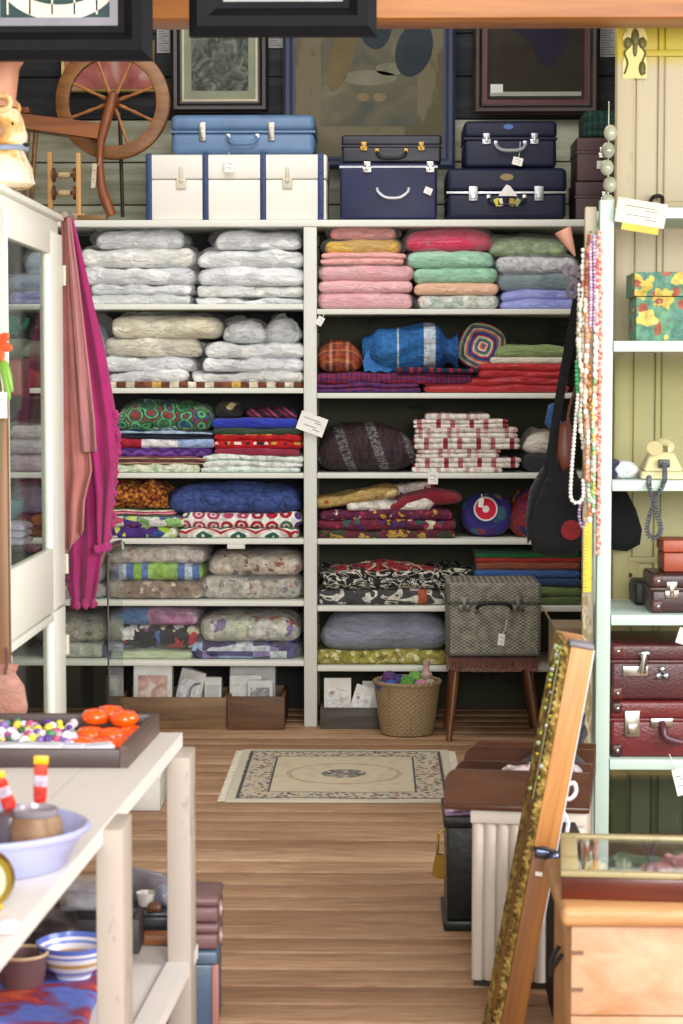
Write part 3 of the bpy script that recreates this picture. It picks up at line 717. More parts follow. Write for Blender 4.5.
# third right shelf
stack(RZ[3], 9.04, [q(314, 415, 424, 'dark ikat patterned cushion in brown grey and plum', palette_mat('ikat', lambda t: t.mix(t.ramp(t.math('FRACT', t.math('DIVIDE', t.math('ADD', t.xyz(t.co())[0], t.math('MULTIPLY', t.xyz(t.co())[2], .35)), .15)), [(0, '#000000'), (.5, '#ffffff'), (.8, '#000000')], 'CONSTANT'), t.ramp(t.noise(24, 2, t.co((3, 1, .6))), [(.4, '#221a20'), (.55, '#4a2c34'), (.62, '#26222c')]), t.ramp(t.noise(26, 3, t.co((1, 1, 2.4)), .5, 1.5), [(.42, '#2a2628'), (.5, '#8c8a86'), (.58, '#302a30')]))), nm='ikat_cushion', cat='cushion', droop=.3, pinch=.25, amp=.012, d=.3)])
tt = plaid(('#efe9e2', '#efe9e2', '#a83848', '#efe9e2', '#d8a0a4', '#efe9e2', '#efe9e2'), ('#f0ebe6', '#f0ebe6', '#f0ebe6', '#c87880'), .13, .05, .35)
tt2 = stripes(('#efe9e2', '#efe9e2', '#a03042', '#efe9e2', '#efe9e2', '#c06a74', '#efe9e2'), .15)
GT = 'red and white checked tea towels'
tw = ['lowest checked towel of the red and white pile, broadest of all', 'second checked towel from the bottom of the red and white pile', 'third checked towel from the bottom of the red and white pile', 'fourth checked towel up with a plain white fold below it', 'fifth checked towel of the pile with widely spaced dark red stripes', 'sixth checked towel bearing bold crimson stripes near the top', 'smallest towel crowning the red and white pile, mostly plain cream']
sp = [(412, 502, 467), (415, 520, 457), (417, 500, 448), (413, 520, 437), (416, 519, 427), (412, 507, 419), (425, 490, 413)]
stack(RZ[3], 9.03, [q(s_[0], s_[1], s_[2], 'white linen folded, '+tw[i], tt2 if i % 2 else tt, nm='tea_towel', cat='tea towel', group=GT, layers=1 if i in (0, 6) else 2, amp=.003, d=.3, droop=.06) for i, s_ in enumerate(sp)])
stack(RZ[3], 9.06, [q(523, 560, 452, 'dark bundle at the right end under a white knitted cloth', cloth('#22242c'), nm='dark_bundle', cat='bundle'),
 q(524, 556, 430, 'knotted white knitted cloth at the right end of the towel shelf', cloth('#e2ddd2', '#cfc8ba', wr=.9), nm='white_cloth', cat='cloth', droop=.4, amp=.015)])
# fourth right shelf
emb = floral('#7c1c3c', ('#e2d8c0', '#c89a2c', '#4a2c74', '#a83848', '#2c5c54'), 20, .4, '#5c1434')
stack(RZ[4], 9.03, [
 q(317, 455, 529, 'dark green and wine patterned cloth at the bottom of the embroidered pile', floral('#3a3c2c', ('#8c2038', '#c0a040', '#5c1c34'), 22, .4, '#6c1830'), nm='embroidered_cloth', cat='cloth'),
 q(316, 456, 519, 'wine red embroidered cloth second from the bottom', emb, nm='embroidered_cloth', cat='cloth'),
 q(320, 452, 509, 'plum cloth embroidered with cream and mustard dots', floral('#641c44', ('#e4dcc8', '#c89c34', '#a02c48'), 26, .36), nm='embroidered_cloth', cat='cloth')])
zt = Zv(511, 9.03)
def slab(u0, u1, va, vb, Y, z0, h, nm, label, cat, m, d=.3, tilt=0, **kw):
    a, b = P(u0, va, Y), P(u1, vb, Y); L = (b-a).length; ang = -math.atan2(b.z-a.z, b.x-a.x)
    _seed[0] += 3
    o = tag(MB().add(*soft(L, d, h, seed=_seed[0], **kw)).build(nm, m, None, ((a.x+b.x)/2, Y+d/2, (a.z+b.z)/2), 80), label, cat)
    o.rotation_euler = (0, ang, 0); return o
stack(zt, 9.03, [q(345, 436, 497, 'white cloth embroidered with large red suns and a purple edge', floral('#e8e2da', ('#a01c38', '#e8e2da', '#c04858', '#5c2c7c'), 11, .42), nm='embroidered_cloth', cat='cloth', droop=.2, amp=.01),
  ])
slab(317, 398, 510, 497, 9.02, 0, .055, 'embroidered_cloth', 'beige and mustard embroidered cloth slanting at the upper left of its pile', 'cloth', floral('#b89a5c', ('#e6dcc4', '#a03c34', '#8c7838', '#d8c490'), 16, .38), d=.25, amp=.008)
slab(388, 462, 512, 503, 9.03, 0, .075, 'maroon_cloth', 'deep crimson velvet cloth rolled up beside the violet cushion', 'cloth', cloth('#7c1028', '#94182f'), d=.26, amp=.01, droop=.3)
slab(376, 436, 500, 489, 9.10, 0, .045, 'embroidered_cloth', 'cream and violet embroidered corner sticking up behind the crimson velvet', 'cloth', floral('#e0d8d0', ('#6a4a9c', '#b02c4c', '#e0d8d0'), 14, .4), d=.2)
a = P(487, 516, 9.16)
def suz():
    t = NT('embroidered_ball'); o = t.xyz(t.co())
    zc = t.math('SUBTRACT', o[2], .13); xx = t.math('SUBTRACT', o[0], -.01)
    r = t.math('SQRT', t.math('ADD', t.math('MULTIPLY', xx, xx), t.math('MULTIPLY', zc, zc)))
    c = t.ramp(r, [(0, '#e8e0dc'), (.014, '#d01c3c'), (.045, '#e6dcd8'), (.052, '#2c2870'), (.075, '#3a3484')], 'CONSTANT')
    vo = t.n('ShaderNodeTexVoronoi', {'Vector': t.co(), 'Scale': 17})
    f = t.ramp(vo.outputs[0], [(0, '#ffffff'), (.4, '#000000')], 'CONSTANT')
    f2 = t.math('MULTIPLY', f, t.math('GREATER_THAN', r, .06))
    c = t.mix(f2, c, t.ramp(t.xyz(vo.outputs['Color'])[0], ['#3c6a78', '#4a2c6c', '#8c3c54', '#2c5c64', '#7a6a44'], 'CONSTANT'))
    return t.done(c, .85, t.bump(t.noise(120, 2), .3, .004))
rr_ = (513-459)/2*9.1/2000
tag(MB().lathe([(.005, 0)]+[(rr_*math.sin(PI*i/18)**.75, .1*(1-math.cos(PI*i/18))) for i in range(1, 18)]+[(.005, .2)], 32, sy=.7).build('embroidered_cushion', suz(), None, (a.x, a.y, RZ[4]+.001), 80), 'round violet embroidered cushion with a crimson centre flower', 'cushion')
stack(RZ[4], 9.06, [q(512, 545, 491, 'folded cloth in red navy and yellow blotches beside the violet cushion', cells(('#a01c2c', '#2c2c6c', '#d8b03c', '#7c1c44', '#8c2c34'), 16), nm='patterned_cloth', cat='cloth', droop=.3)])
# fifth right shelf
bw = lambda base, s_: palette_mat('dark_swirl_cloth', lambda t: t.mix(t.ramp(t.noise(s_, 1, t.co((1, 1, 1.6)), .3, 3), [(.5, '#000000'), (.515, '#ffffff'), (.60, '#ffffff'), (.615, '#000000')]), base, '#d8d4c4'))
stack(RZ[5], 9.02, [
 q(314, 447, 587, 'charcoal cloth with big cream scroll shapes and a rust red end', palette_mat('scroll_cloth', lambda t: t.mix(t.ramp(t.math('ADD', t.xyz(t.co())[0], .0), [(.16, '#000000'), (.17, '#ffffff'), (.2, '#ffffff'), (.21, '#000000')], 'CONSTANT'), t.mix(t.ramp(t.noise(9, 1, t.co((1, 1, 1.6)), .3, 2), [(.54, '#000000'), (.555, '#ffffff'), (.66, '#ffffff'), (.675, '#000000')]), '#47484a', '#dedacf'), '#b05a3c')), nm='scroll_cloth', cat='cloth', amp=.006, droop=.15),
 q(322, 450, 577, 'black cloth with mustard fan shapes above the charcoal scroll cloth', bw('#1c1c20', 14), nm='black_patterned_cloth', cat='cloth', amp=.006),
 q(318, 474, 570, 'long black and white patterned cloth with a maroon end', bw('#16161a', 10), nm='black_patterned_cloth', cat='cloth', amp=.008)])
zt = Zv(572, 9.05)
rs = random.Random(4)
mb = MB()
for i in range(90):
    x = rs.uniform(-.19, .19); y0 = rs.uniform(-.06, .06)
    mb.mat(0 if (rs.random() < .45) == (x < .03) else 1 if rs.random() < .8 else 2)
    hh = .05*(1-abs(x)/.3)
    mb.tube(spline([(x, y0, .003), (x+rs.uniform(-.03, .03), y0-.02, hh), (x+rs.uniform(-.06, .06), y0-.03, hh*.8), (x+rs.uniform(-.08, .08), y0-.06, .004)], 3), .004, 5)
a = P(385, 572, 9.14)
o = tag(mb.build('tasselled_trim', [cloth('#b0202c'), cloth('#d8ccb0'), cloth('#26242a')], None, (a.x, a.y, zt-.004)), 'tangle of red cream and black wool tassels on the black patterned cloth', 'trim')
GV = 'folded coloured cloths at the right of the fifth shelf'
def V(u0, vt, label, a, b, **k): return q(u0, 582, vt, label, cloth(a, b), nm='folded_cloth', cat='cloth', group=GV, amp=.003, droop=.04, **k)
stack(RZ[5], 9.04, [
 V(470, 596, 'olive green folded cloth behind the grey wicker case, lowest in the pile', '#5c6e3a', '#4e6032'),
 V(472, 585, 'moss green folded cloth second from the bottom of the coloured pile', '#74864c', '#66783e'),
 V(474, 578, 'dark blue folded cloth in the middle of the coloured pile', '#2a4674', '#24406c'),
 V(474, 569, 'steel blue folded cloth below the terracotta one', '#3a64a4', '#2f5894'),
 V(476, 561, 'terracotta brown folded cloth below the thin red one', '#a0583c', '#94503a'),
 V(476, 557, 'thin scarlet folded cloth second from the top of the coloured pile', '#b83228', '#c03a30'),
 V(475, 553, 'emerald green folded cloth topping the coloured pile', '#1e8048', '#1a7040')])
stack(RZ[6], 9.03, [
 q(314, 448, 650, 'yellow ochre floral folded quilt below the grey one', floral('#a8a04a', ('#d8d294', '#7c7c34', '#e0dcb0'), 34, .42, '#948c3a'), nm='ochre_quilt', cat='quilt'),
 q(322, 449, 615, 'thick plain grey quilt rolled on the ochre floral one', cloth('#9298a8', '#868c9c', .8, .6, 10), nm='grey_quilt', cat='quilt', droop=.18, amp=.008)])
# ------------------------------------------------------------------ things on top of the shelf unit
ZT = LZ[0]+.001
def px(n, Y): return n*Y/2000
def latch_mb(x, y, z, s=1.0):
    mb = MB()
    mb.box((x, y-.003, z+.012*s), (.03*s, .006, .022*s), .002); mb.box((x, y-.004, z-.014*s), (.04*s, .006, .024*s), .003)
    mb.box((x, y-.009, z+.002*s), (.014*s, .008, .03*s), .002)
    mb.ball((x, y-.008, z-.014*s), (.006*s, .004, .006*s), 8, 6)
    return mb
def handle_mb(x, y, z, w_=.13, drop=.03, r=.008, up=False):
    k = 1 if up else -1
    pts = spline([(x-w_/2, y, z), (x-w_/2+.006, y-.022, z+k*drop*.6), (x-w_*.25, y-.03, z+k*drop), (x+w_*.25, y-.03, z+k*drop), (x+w_/2-.006, y-.022, z+k*drop*.6), (x+w_/2, y, z)], 5)
    return MB().tube(pts, [r*(.7 if i < 3 or i > len(pts)-4 else 1) for i in range(len(pts))], 8)
def suitcase(u0, u1, vt, vb, Y, label, m, d=.36, z0=None, seam=.62, latches=(.25, .75), trim=None, handle=True, hm=None, latchm=None, name='suitcase', bev=.02, corners=None, tagat=None, rz=0, ls=1.0, group=None, vl=None, hw=.13, hup=False, cat='suitcase'):
    a, b = Xu(u0, Y), Xu(u1, Y); W_ = b-a; z0 = Zv(vb, Y) if z0 is None else z0; H = Zv(vt, Y)-z0
    o = thing(name, label, cat, ((a+b)/2, Y+d/2, z0), rz, group); f = -d/2
    hs = H*seam; tm = trim or m
    MB().box((0, 0, hs/2), (W_, d, hs), bev, seg=4).build('body', m, o)
    MB().box((0, 0, hs+(H-hs)/2+.001), (W_+.004, d+.004, H-hs-.002), bev, seg=4).build('lid', m, o)
    mb = MB()
    mb.bb(-W_/2-.003, W_/2+.003, f-.003, f+.004, hs-.005, hs+.005, .001); mb.bb(-W_/2-.003, -W_/2+.003, f, d/2, hs-.005, hs+.005); mb.bb(W_/2-.003, W_/2+.003, f, d/2, hs-.005, hs+.005)
    mb.build('trim', tm, o)
    for l in latches: latch_mb((l-.5)*W_, f-.002, hs, ls).build('latch', latchm or metal(), o)
    if handle:
        hb = handle_mb(0, f, hs-.02 if not hup else hs-.03, hw, .035, .008, hup)
        hh = hb.build('handle', hm or m, o)
        mb = MB()
        for s in (-1, 1): mb.box((s*hw/2, f-.004, hs-.02 if not hup else hs-.03), (.02, .008, .02), .003)
        mb.build('handle_ring', latchm or metal(), hh)
    if corners:
        for sx in (-1, 1):
            for z in (.022, H-.024):
                cc = MB().box((sx*(W_/2-.02), f+.018, z), (.046, .044, .048), .014, seg=3).build('corner_cap', corners, o)
                MB().ball((sx*(W_/2-.022), f-.005, z), (.0065, .004, .0065), 10, 6).build('stud', metal(), cc)
    return o, f, H, W_
navy = plain('#181d36', .5, 0, .1, 200, .3, spec=.3)
# white trunk with blue straps
a, b = Xu(148, 9.02), Xu(327, 9.02); W_ = b-a; H = Zv(154, 9.02)-ZT
t = thing('steamer_trunk', 'long white painted trunk with four blue bands on top of the shelving', 'trunk', ((a+b)/2, 9.24, ZT))
wt = worn('#e6e3da', '#8f8a80', .5, .68, 8, 0)
MB().box((0, 0, H*.31), (W_, .44, H*.62), .012).build('body', wt, t)
MB().box((0, 0, H*.81), (W_+.004, .445, H*.378), .012).build('lid', wt, t)
bl = plain('#1e3468', .5)
for uu in (151, 207, 264, 321):
    x = Xu(uu, 9.02)-(a+b)/2
    mb = MB().box((x, 0, H/2), (.027, .46, H+.006), .006)
    for k in range(5): mb.ball((x, -.231, H*(.08+.21*k)), (.004, .003, .004), 8, 6)
    mb.build('strap', bl, t)
for uu in (183, 288):
    x = Xu(uu, 9.02)-(a+b)/2
    mb = MB().box((x, -.226, H*.56), (.045, .006, .05), .004).box((x, -.229, H*.72), (.016, .006, .05), .004); mb.ball((x, -.231, H*.6), (.01, .006, .012), 10, 6)
    mb.build('clasp', worn('#cfc9b4', '#6c6452'), t)
price_tag((0, 0, 0), .04, .055, name='price_tag', label='white paper tag hanging in front of the white trunk from the blue suitcase handle', strings=(.0, .006, .06)).location = P(229, 166, 8.99)
# light blue suitcase
lb = plain('#5f7fa6', .42, 0, .1, 200, .3)
o, f, H, W_ = suitcase(173, 315, 114, 154.5, 9.05, 'light blue suitcase with two long silver latches lying on the white trunk', lb, d=.4, z0=ZT+H+.004, seam=.56, latches=(), hm=lb, bev=.028, latchm=metal('#b5b8bc'))
for l in (.22, .70):
    MB().box(((l-.5)*W_, f-.005, H*.56), (.03, .01, .085), .004).box(((l-.5)*W_, f-.011, H*.50), (.018, .006, .04), .003).build('latch', metal('#a7a49c', .4), o)
# navy cases in the middle
o, f, H1, W_ = suitcase(340, 436, 163, 218, 9.0, 'deep blue suitcase with pale rim and white curved handle, left of the wide navy one', plain('#1a2048', .45, 0, .1, spec=.3), d=.36, z0=ZT, seam=.93, latches=(.28, .93), trim=plain('#c9cdd8', .4), handle=False, bev=.012)
x = .02
MB().tube(spline([(x-.07, f, H1*.55), (x-.065, f-.02, H1*.48), (x-.03, f-.032, H1*.38), (x+.03, f-.032, H1*.38), (x+.065, f-.02, H1*.48), (x+.07, f, H1*.55)], 5), .0065, 8).build('handle', plain('#d6d8de', .3), o)
price_tag((W_/2-.04, f-.02, H1*.50), .035, .03, (0, .4, 0), parent=o)
o, f, H, W_ = suitcase(342, 440, 135, 162.5, 9.02, 'slim black leather briefcase lying on the deep blue suitcase', plain('#1b1d2c', .45), d=.32, z0=ZT+H1+.002, seam=.6, latches=(.22, .80), hm=plain('#15161f'), bev=.012, ls=.8, latchm=plain('#b08c44', .4, .8))
# navy cases to the right
o, f, H1, W_ = suitcase(446, 564, 168, 218, 9.0, 'wide navy suitcase with a pale band and two square clasps', navy, d=.38, z0=ZT, seam=.52, latches=(), trim=metal('#c8cacc', .4), hm=navy, bev=.024, hw=.16)
for l in (.22, .77): MB().box(((l-.5)*W_, f-.005, H1*.5), (.042, .01, .066), .004).box(((l-.5)*W_, f-.011, H1*.46), (.026, .006, .03), .003).build('latch', metal('#b8bcc0', .45), o)
mb = MB().prism([(-.04, .0), (.045, -.0), (.012, .045), (-.005, .05)], -.002, 0, Matrix.Translation((0, f-.036, H1*.44)))
mb.build('price_tag', plain('#e9e8e0', .7), o)
for i, (dx, col) in enumerate(((-.045, '#d9cc48'), (-.03, '#e3dcae'), (.02, '#b08a38'), (.045, '#8c9a50'))):
    MB().box((dx, f-.036, H1*.32), (.022, .003, .034), .001, (0, .3*(i-1.5), 0)).build('luggage_label', plain(col, .7), o)
MB().lathe([(.03, 0), (.03, .002)], 20, M=Matrix.Translation((0, f-.001, H1*.82)) @ Matrix.Rotation(PI/2, 4, 'X') @ Matrix.Diagonal((1, .5, 1, 1))).build('sticker', plain('#8c7a4c', .6), o)
o, f, H, W_ = suitcase(463, 554, 121, 167.5, 9.02, 'navy suitcase with silver clasps standing on the wide navy one', navy, d=.34, z0=ZT+H1+.002, seam=.62, latches=(.24, .76), trim=plain('#14182c'), hm=plain('#9a9ca0', .4), bev=.02, latchm=metal('#b4b8bc', .4))
MB().lathe([(.022, 0), (.022, .002)], 20, M=Matrix.Translation((-.01, f-.001, H*.87)) @ Matrix.Rotation(PI/2, 4, 'X') @ Matrix.Diagonal((1, .5, 1, 1))).build('sticker', plain('#3f6ab0', .5), o)
price_tag((.03, f-.03, -.0+H*.12), .045, .035, (0, .25, 0), parent=o, strings=(-.01, .02, .09))
brn = plain('#3a2426', .45)
o, f, H1, W_ = suitcase(573, 614, 182, 218, 9.02, 'dark brown leather case at the right end of the shelving top, lower of two', brn, d=.3, z0=ZT, seam=.6, latches=(.72,), handle=False, bev=.008)
o, f, H2, W_ = suitcase(574, 616, 138, 181, 9.04, 'dark brown leather case with a white label, upper of two', plain('#45292a', .45), d=.28, z0=ZT+H1+.002, seam=.66, latches=(.62,), handle=False, bev=.008)
MB().box((.02, f-.002, H2*.38), (.05, .003, .035)).build('paper_label', plain('#d9dcdc', .7), o)
a, b = Xu(581, 9.06), Xu(618, 9.06); z = ZT+H1+H2+.004
tag(MB().box((0, 0, .062), (b-a, .25, .124), .02, seg=3).build('tartan_bag', plaid(('#12382e', '#1a4a40', '#0e241f', '#1f5a4c'), ('#10302a', '#1a4a44', '#0c1f20'), .05, .04), None, ((a+b)/2, 9.2, z)), 'dark green tartan bag lying on the upper brown leather case', 'bag')
# spinning wheel
YW = 9.2
wh = thing('spinning_wheel', 'brown wooden spinning wheel with curved upright on top of the shelving', 'spinning wheel', (Xu(113, YW), YW, ZT))
L0 = wh.location.copy()
def lp(u, v, dy=0, Y=YW):
    p = P(u, v, Y); return Vector((p.x-L0.x, p.y-L0.y+dy, p.z-L0.z))
hub = lp(113, 102); R0 = px(56.5, YW); wm_ = wood('#94622e', '#653c1a', 0, 5, .4, .3)
Mh = Matrix.Translation(hub) @ Matrix.Rotation(PI/2, 4, 'X')
n = 64; vs = []; fs = []
prof = [(R0, -.02), (R0-.006, -.024), (R0*.77, -.02), (R0*.76, 0), (R0*.77, .02), (R0-.006, .024), (R0, .02), (R0-.01, 0)]
for k in range(n):
    a = 2*PI*k/n
    for r, z in prof: vs.append((r*math.cos(a), r*math.sin(a), z))
m_ = len(prof)
for k in range(n):
    for j in range(m_): fs.append((k*m_+j, k*m_+(j+1) % m_, ((k+1) % n)*m_+(j+1) % m_, ((k+1) % n)*m_+j))
MB().add(vs, fs, Mh).build('rim', wm_, wh)
for k in range(8):
    a = 2*PI*k/8+.35; c, s = math.cos(a), math.sin(a); pr = [.0, .2, .35, .5, .75, 1]; rr2 = [.006, .010, .006, .009, .0065, .008]
    MB().tube([hub+Vector((c*(.02+(R0*.765-.02)*t_), 0, s*(.02+(R0*.765-.02)*t_))) for t_ in pr], rr2, 8).build('spoke', wood('#b5793c', '#84502a', 0, 5), wh)
MB().lathe([(.012, -.06), (.03, -.05), (.034, -.02), (.026, 0), (.034, .02), (.03, .045), (.012, .06)], 20, M=Mh).build('hub', wood('#8c4c24', '#5e2f14', 0, 5), wh)
up = spline([lp(116, 95, -.07), lp(109, 120, -.07), lp(103, 145, -.07), lp(102, 170, -.06), lp(105, 195, -.05), lp(113, 216, -.04)], 6)
MB().tube(up, [.02+.004*math.sin(i*.3) for i in range(len(up))], 10).build('curved_upright', wood('#9c5a34', '#6c381c', 2, 5), wh)
MB().tube([lp(118, 110, .06), lp(121, 216, .06)], .009, 8).build('upright', plain('#2a1c16', .5), wh)
mb = MB(); pa, pb, pc, pd = lp(20, 115), lp(20, 129), lp(103, 141), lp(103, 125)
mb.prism([(pa.x, pa.z), (pd.x, pd.z), (pc.x, pc.z), (pb.x, pb.z)], -.075, .075); mb.build('bench', wood('#9a5c2e', '#6c3a1a', 0, 5), wh)
MB().bb(lp(20, 0).x, lp(30, 0).x, -.06, .06, pa.z+.0, pa.z+.03, .006).build('bench_end', wood('#7c4420', '#5a2c12', 0, 5), wh)
for uu in (26, 34):
    p = lp(uu, 128)
    MB().tube([(p.x, .05, p.z), (p.x-.04, .09, 0.002)], [.012, .009], 8).build('leg', wm_, wh)
price_tag((lp(97, 178).x, -.1, lp(97, 178).z), .02, .11, (0, .08, 0), parent=wh, col='#c9bda4', strings=(.02, .02, .09))
# bobbin rack
YB = 9.05
br_ = thing('bobbin_rack', 'small wooden rack holding two bobbins left of the spinning wheel upright', 'bobbin rack', (Xu(64, YB), YB, ZT)); L0 = br_.location.copy()
lw_ = wood('#cfa367', '#a3763e', 2, 5)
for uu, vt in ((50, 152), (78.5, 153)):
    p = lp(uu, vt, 0, YB); MB().box((p.x, 0, p.z/2), (.022, .03, p.z), .003).build('post', lw_, br_)
MB().box((0.03, 0, .015), (.17, .1, .03), .004).build('base', lw_, br_)
for v in (175, 193):
    z = lp(64, v, 0, YB).z; xa, xb = lp(52, v, 0, YB).x, lp(77, v, 0, YB).x
    M_ = Matrix.Translation((xa, 0, z)) @ Matrix.Rotation(PI/2, 4, 'Y'); L = xb-xa
    bo = MB().lathe([(.006, 0), (.032, .004), (.032, .014), (.008, .018), (.008, L-.02), (.03, L-.016), (.03, L-.006), (.006, L)], 20, M=M_).build('bobbin', wood('#6e3a22', '#4a2414', 0, 5), br_)
    MB().lathe([(.012, .03), (.014, L*.5), (.012, L-.03)], 14, M=M_).build('yarn', cloth('#c2a878'), bo)
a = P(88, 215, 9.03)
tag(MB().box((0, 0, .012), (.13, .07, .022), .006).build('wooden_block', wood('#8c6a3c', '#604422', 0, 5), None, (a.x+.02, a.y, ZT)), 'short wooden block lying between bobbin rack and wheel upright', 'block')

# ------------------------------------------------------------------ pictures leaning on / hanging at the back wall
def frame_bars(W_, H_, wd, dp, m, o, inner=None, iw=.012, prof=True):
    """mitred moulding lying in xz plane, centre at origin bottom; front faces -y"""
    mb = MB()
    P0 = [(-W_/2, 0), (W_/2, 0), (W_/2, H_), (-W_/2, H_)]; s = wd
    sec = [(0, 0, 0), (0, -dp*.55, .0), (.25, -dp, .0), (.55, -dp*.92, 0), (.8, -dp*.5, 0), (1, -dp*.45, 0), (1, 0, 0)]
    vs = []; n = len(sec)
    for ci, (x, z) in enumerate(P0):
        dx = 1 if x < 0 else -1; dz = 1 if z == 0 else -1
        for (t_, y, _) in sec: vs.append((x+dx*s*t_, y, z+dz*s*t_))
    fs = []
    for i in range(4):
        j = (i+1) % 4
        for k in range(n): fs.append((i*n+k, i*n+(k+1) % n, j*n+(k+1) % n, j*n+k))
    mb.add(vs, fs); mb.build('frame', m, o, None, 25)
    if inner:
        mb = MB(); a_, b_, c_, d_ = -W_/2+wd-.001, W_/2-wd+.001, wd-.001, H_-wd+.001
        y0, y1 = -dp*.5, -.001
        mb.bb(a_, b_, y0, y1, c_, c_+iw); mb.bb(a_, b_, y0, y1, d_-iw, d_); mb.bb(a_, a_+iw, y0, y1, c_+iw, d_-iw); mb.bb(b_-iw, b_, y0, y1, c_+iw, d_-iw)
        mb.build('inner_frame', inner, o)
def picture(u0, u1, v0, v1, Y, label, fm_, fw, art, mount=None, mw=0, inner=None, iw=.012, dp=.03, name='framed_picture', glazed=True):
    p0, p1 = P(u0, v1, Y), P(u1, v0, Y); W_, H_ = p1.x-p0.x, p1.z-p0.z
    o = thing(name, label, 'picture', ((p0.x+p1.x)/2, Y+dp, p0.z))
    frame_bars(W_, H_, fw, dp, fm_, o, inner, iw)
    MB().bb(-W_/2+fw*.9, W_/2-fw*.9, -.006, -.002, fw*.9, H_-fw*.9).build('mount' if mount else 'print', mount or art, o)
    if mount: MB().bb(-W_/2+fw+mw, W_/2-fw-mw, -.008, -.0061, fw+mw*1.15, H_-fw-mw).build('print', art, o)
    if glazed: MB().bb(-W_/2+fw*.95, W_/2-fw*.95, -.0115, -.0105, fw*.95, H_-fw*.95).build('glass_pane', glass(k=.02), o)
    return o, W_, H_
def art(cols, scale=9, dist=2.2, name='old_print', st=(1, 1, 1), lo=.3, hi=.7):
    t = NT(name); n = t.noise(scale, 4, t.co(st), .55, dist)
    k = len(cols)
    return t.done(t.ramp(n, [(lo+(hi-lo)*i/(k-1), c) for i, c in enumerate(cols)]), .6)
dkf = plain('#1f1517', .4)
picture(171, 268, -30, 112, 9.42, 'sepia engraving in a cream mount and dark brown frame behind the light blue suitcase', dkf, px(11, 9.4), art(('#1e1c1a', '#3c3a34', '#66645a', '#8a887c'), 13), plain('#a8a28c', .8), px(9, 9.4), plain('#c9bfa0', .5), .010)
o, W_, H_ = picture(283, 456, -60, 168, 9.46, 'large old figure print on brown paper in a blue grey frame behind the navy cases', plain('#343c58', .6), px(12, 9.4), art(('#45423a', '#5c503e', '#6c5e48', '#84765c'), 5, 1.0, 'faded_colour_print'), worn('#80705a', '#665842', .8, .5, 5), px(26, 9.4), glazed=True)
ov = lambda x, z, rx, rz, rot=0: [(x+rx*math.cos(a_)*math.cos(rot)-rz*math.sin(a_)*math.sin(rot), z+rx*math.cos(a_)*math.sin(rot)+rz*math.sin(a_)*math.cos(rot)) for a_ in [2*PI*k/20 for k in range(20)]]
for nm, col, shapes in (('blue_robe', '#232c3a', [ov(.02, .72, .09, .17, .1), ov(.21, .55, .085, .13, -.3)]), ('ochre_robe', '#7c6440', [ov(-.13, .52, .055, .17, -.25)]), ('pale_cloud', '#8f8470', [ov(.0, .42, .13, .035), ov(.1, .46, .07, .03)]), ('flesh_shape', '#9a7c5c', [ov(-.12, .71, .022, .03), ov(-.03, .33, .03, .02), ov(.05, .33, .03, .02), ov(.2, .71, .022, .03)])):
    mb = MB(); yy = {'pale_cloud': .0088, 'blue_robe': .0092, 'ochre_robe': .0096, 'flesh_shape': .0100}[nm]
    for k, sh in enumerate(shapes): mb.prism(sh, -yy, -.0075)
    mb.build(nm, plain(col, .7, 0, .2, 20), o)
o, W_, H_ = picture(473, 600, -40, 114, 9.44, 'dark brown framed picture of a purple shape above the right navy suitcases', wood('#3a2a22', '#211613', 0, 5), px(11, 9.4), plain('#453b34', .8, spec=.1), None, 0, plain('#5c1c28', .5), .016)
fl = .07
MB().bb(-W_/2+.08, W_/2-.08, -.0105, -.0062, .085, .105).build('white_edge', plain('#c0b8b0', .7), o)
MB().bb(-W_/2+.082, -W_/2+.14, -.0125, -.0108, .10, .14).build('price_label', plain('#e4e4e0', .7), o)
z1 = H_-.12
mb = MB().prism([(-.10, z1), (.16, z1), (.17, .40), (.13, .29), (.07, .215), (.01, .24), (-.02, .33), (-.10, .39)], -.0095, -.0063)
mb.build('purple_figure', plain('#3a3244', .8, spec=.1), o)
o, W_, H_ = picture(61, 154, 40, 92, 9.5, 'thin gilt framed picture in pink and cream behind the spinning wheel', plain('#c9b06a', .4, .4), px(3, 9.4), art(('#8c2f34', '#b86a60', '#e0d8c4'), 5, .6, 'pink_print'), None, 0, None, glazed=False, dp=.02)
# newspaper scraps pasted on the wall
for (u0, u1, v0, v1, lab) in ((157, 170, 28, 53, 'yellowed newspaper scrap on the wall left of the engraving'), (600, 616, 28, 57, 'yellowed newspaper scrap pasted to the wall beside the cream door'), (268, 283, 28, 48, 'strip of old newspaper on the wall between engraving and blue grey frame')):
    a, b = P(u0, v1, 9.553), P(u1, v0, 9.553)
    mb = MB().bb(a.x, b.x, 9.551, 9.555, a.z, b.z); mb.mat(1)
    k = 0; z = a.z+.01
    while z < b.z-.008:
        mb.bb(a.x+.008, b.x-.008-.01*(k % 3), 9.5495, 9.551, z, z+.003); z += .011; k += 1
    c0 = Vector(((a.x+b.x)/2, 9.553, a.z)); mb.v = [(v[0]-c0.x, v[1]-c0.y, v[2]-c0.z) for v in mb.v]
    tag(mb.build('newspaper_scrap', [plain('#b8b6b4', .8), plain('#5c5c60', .8)], None, c0), lab, 'newspaper')

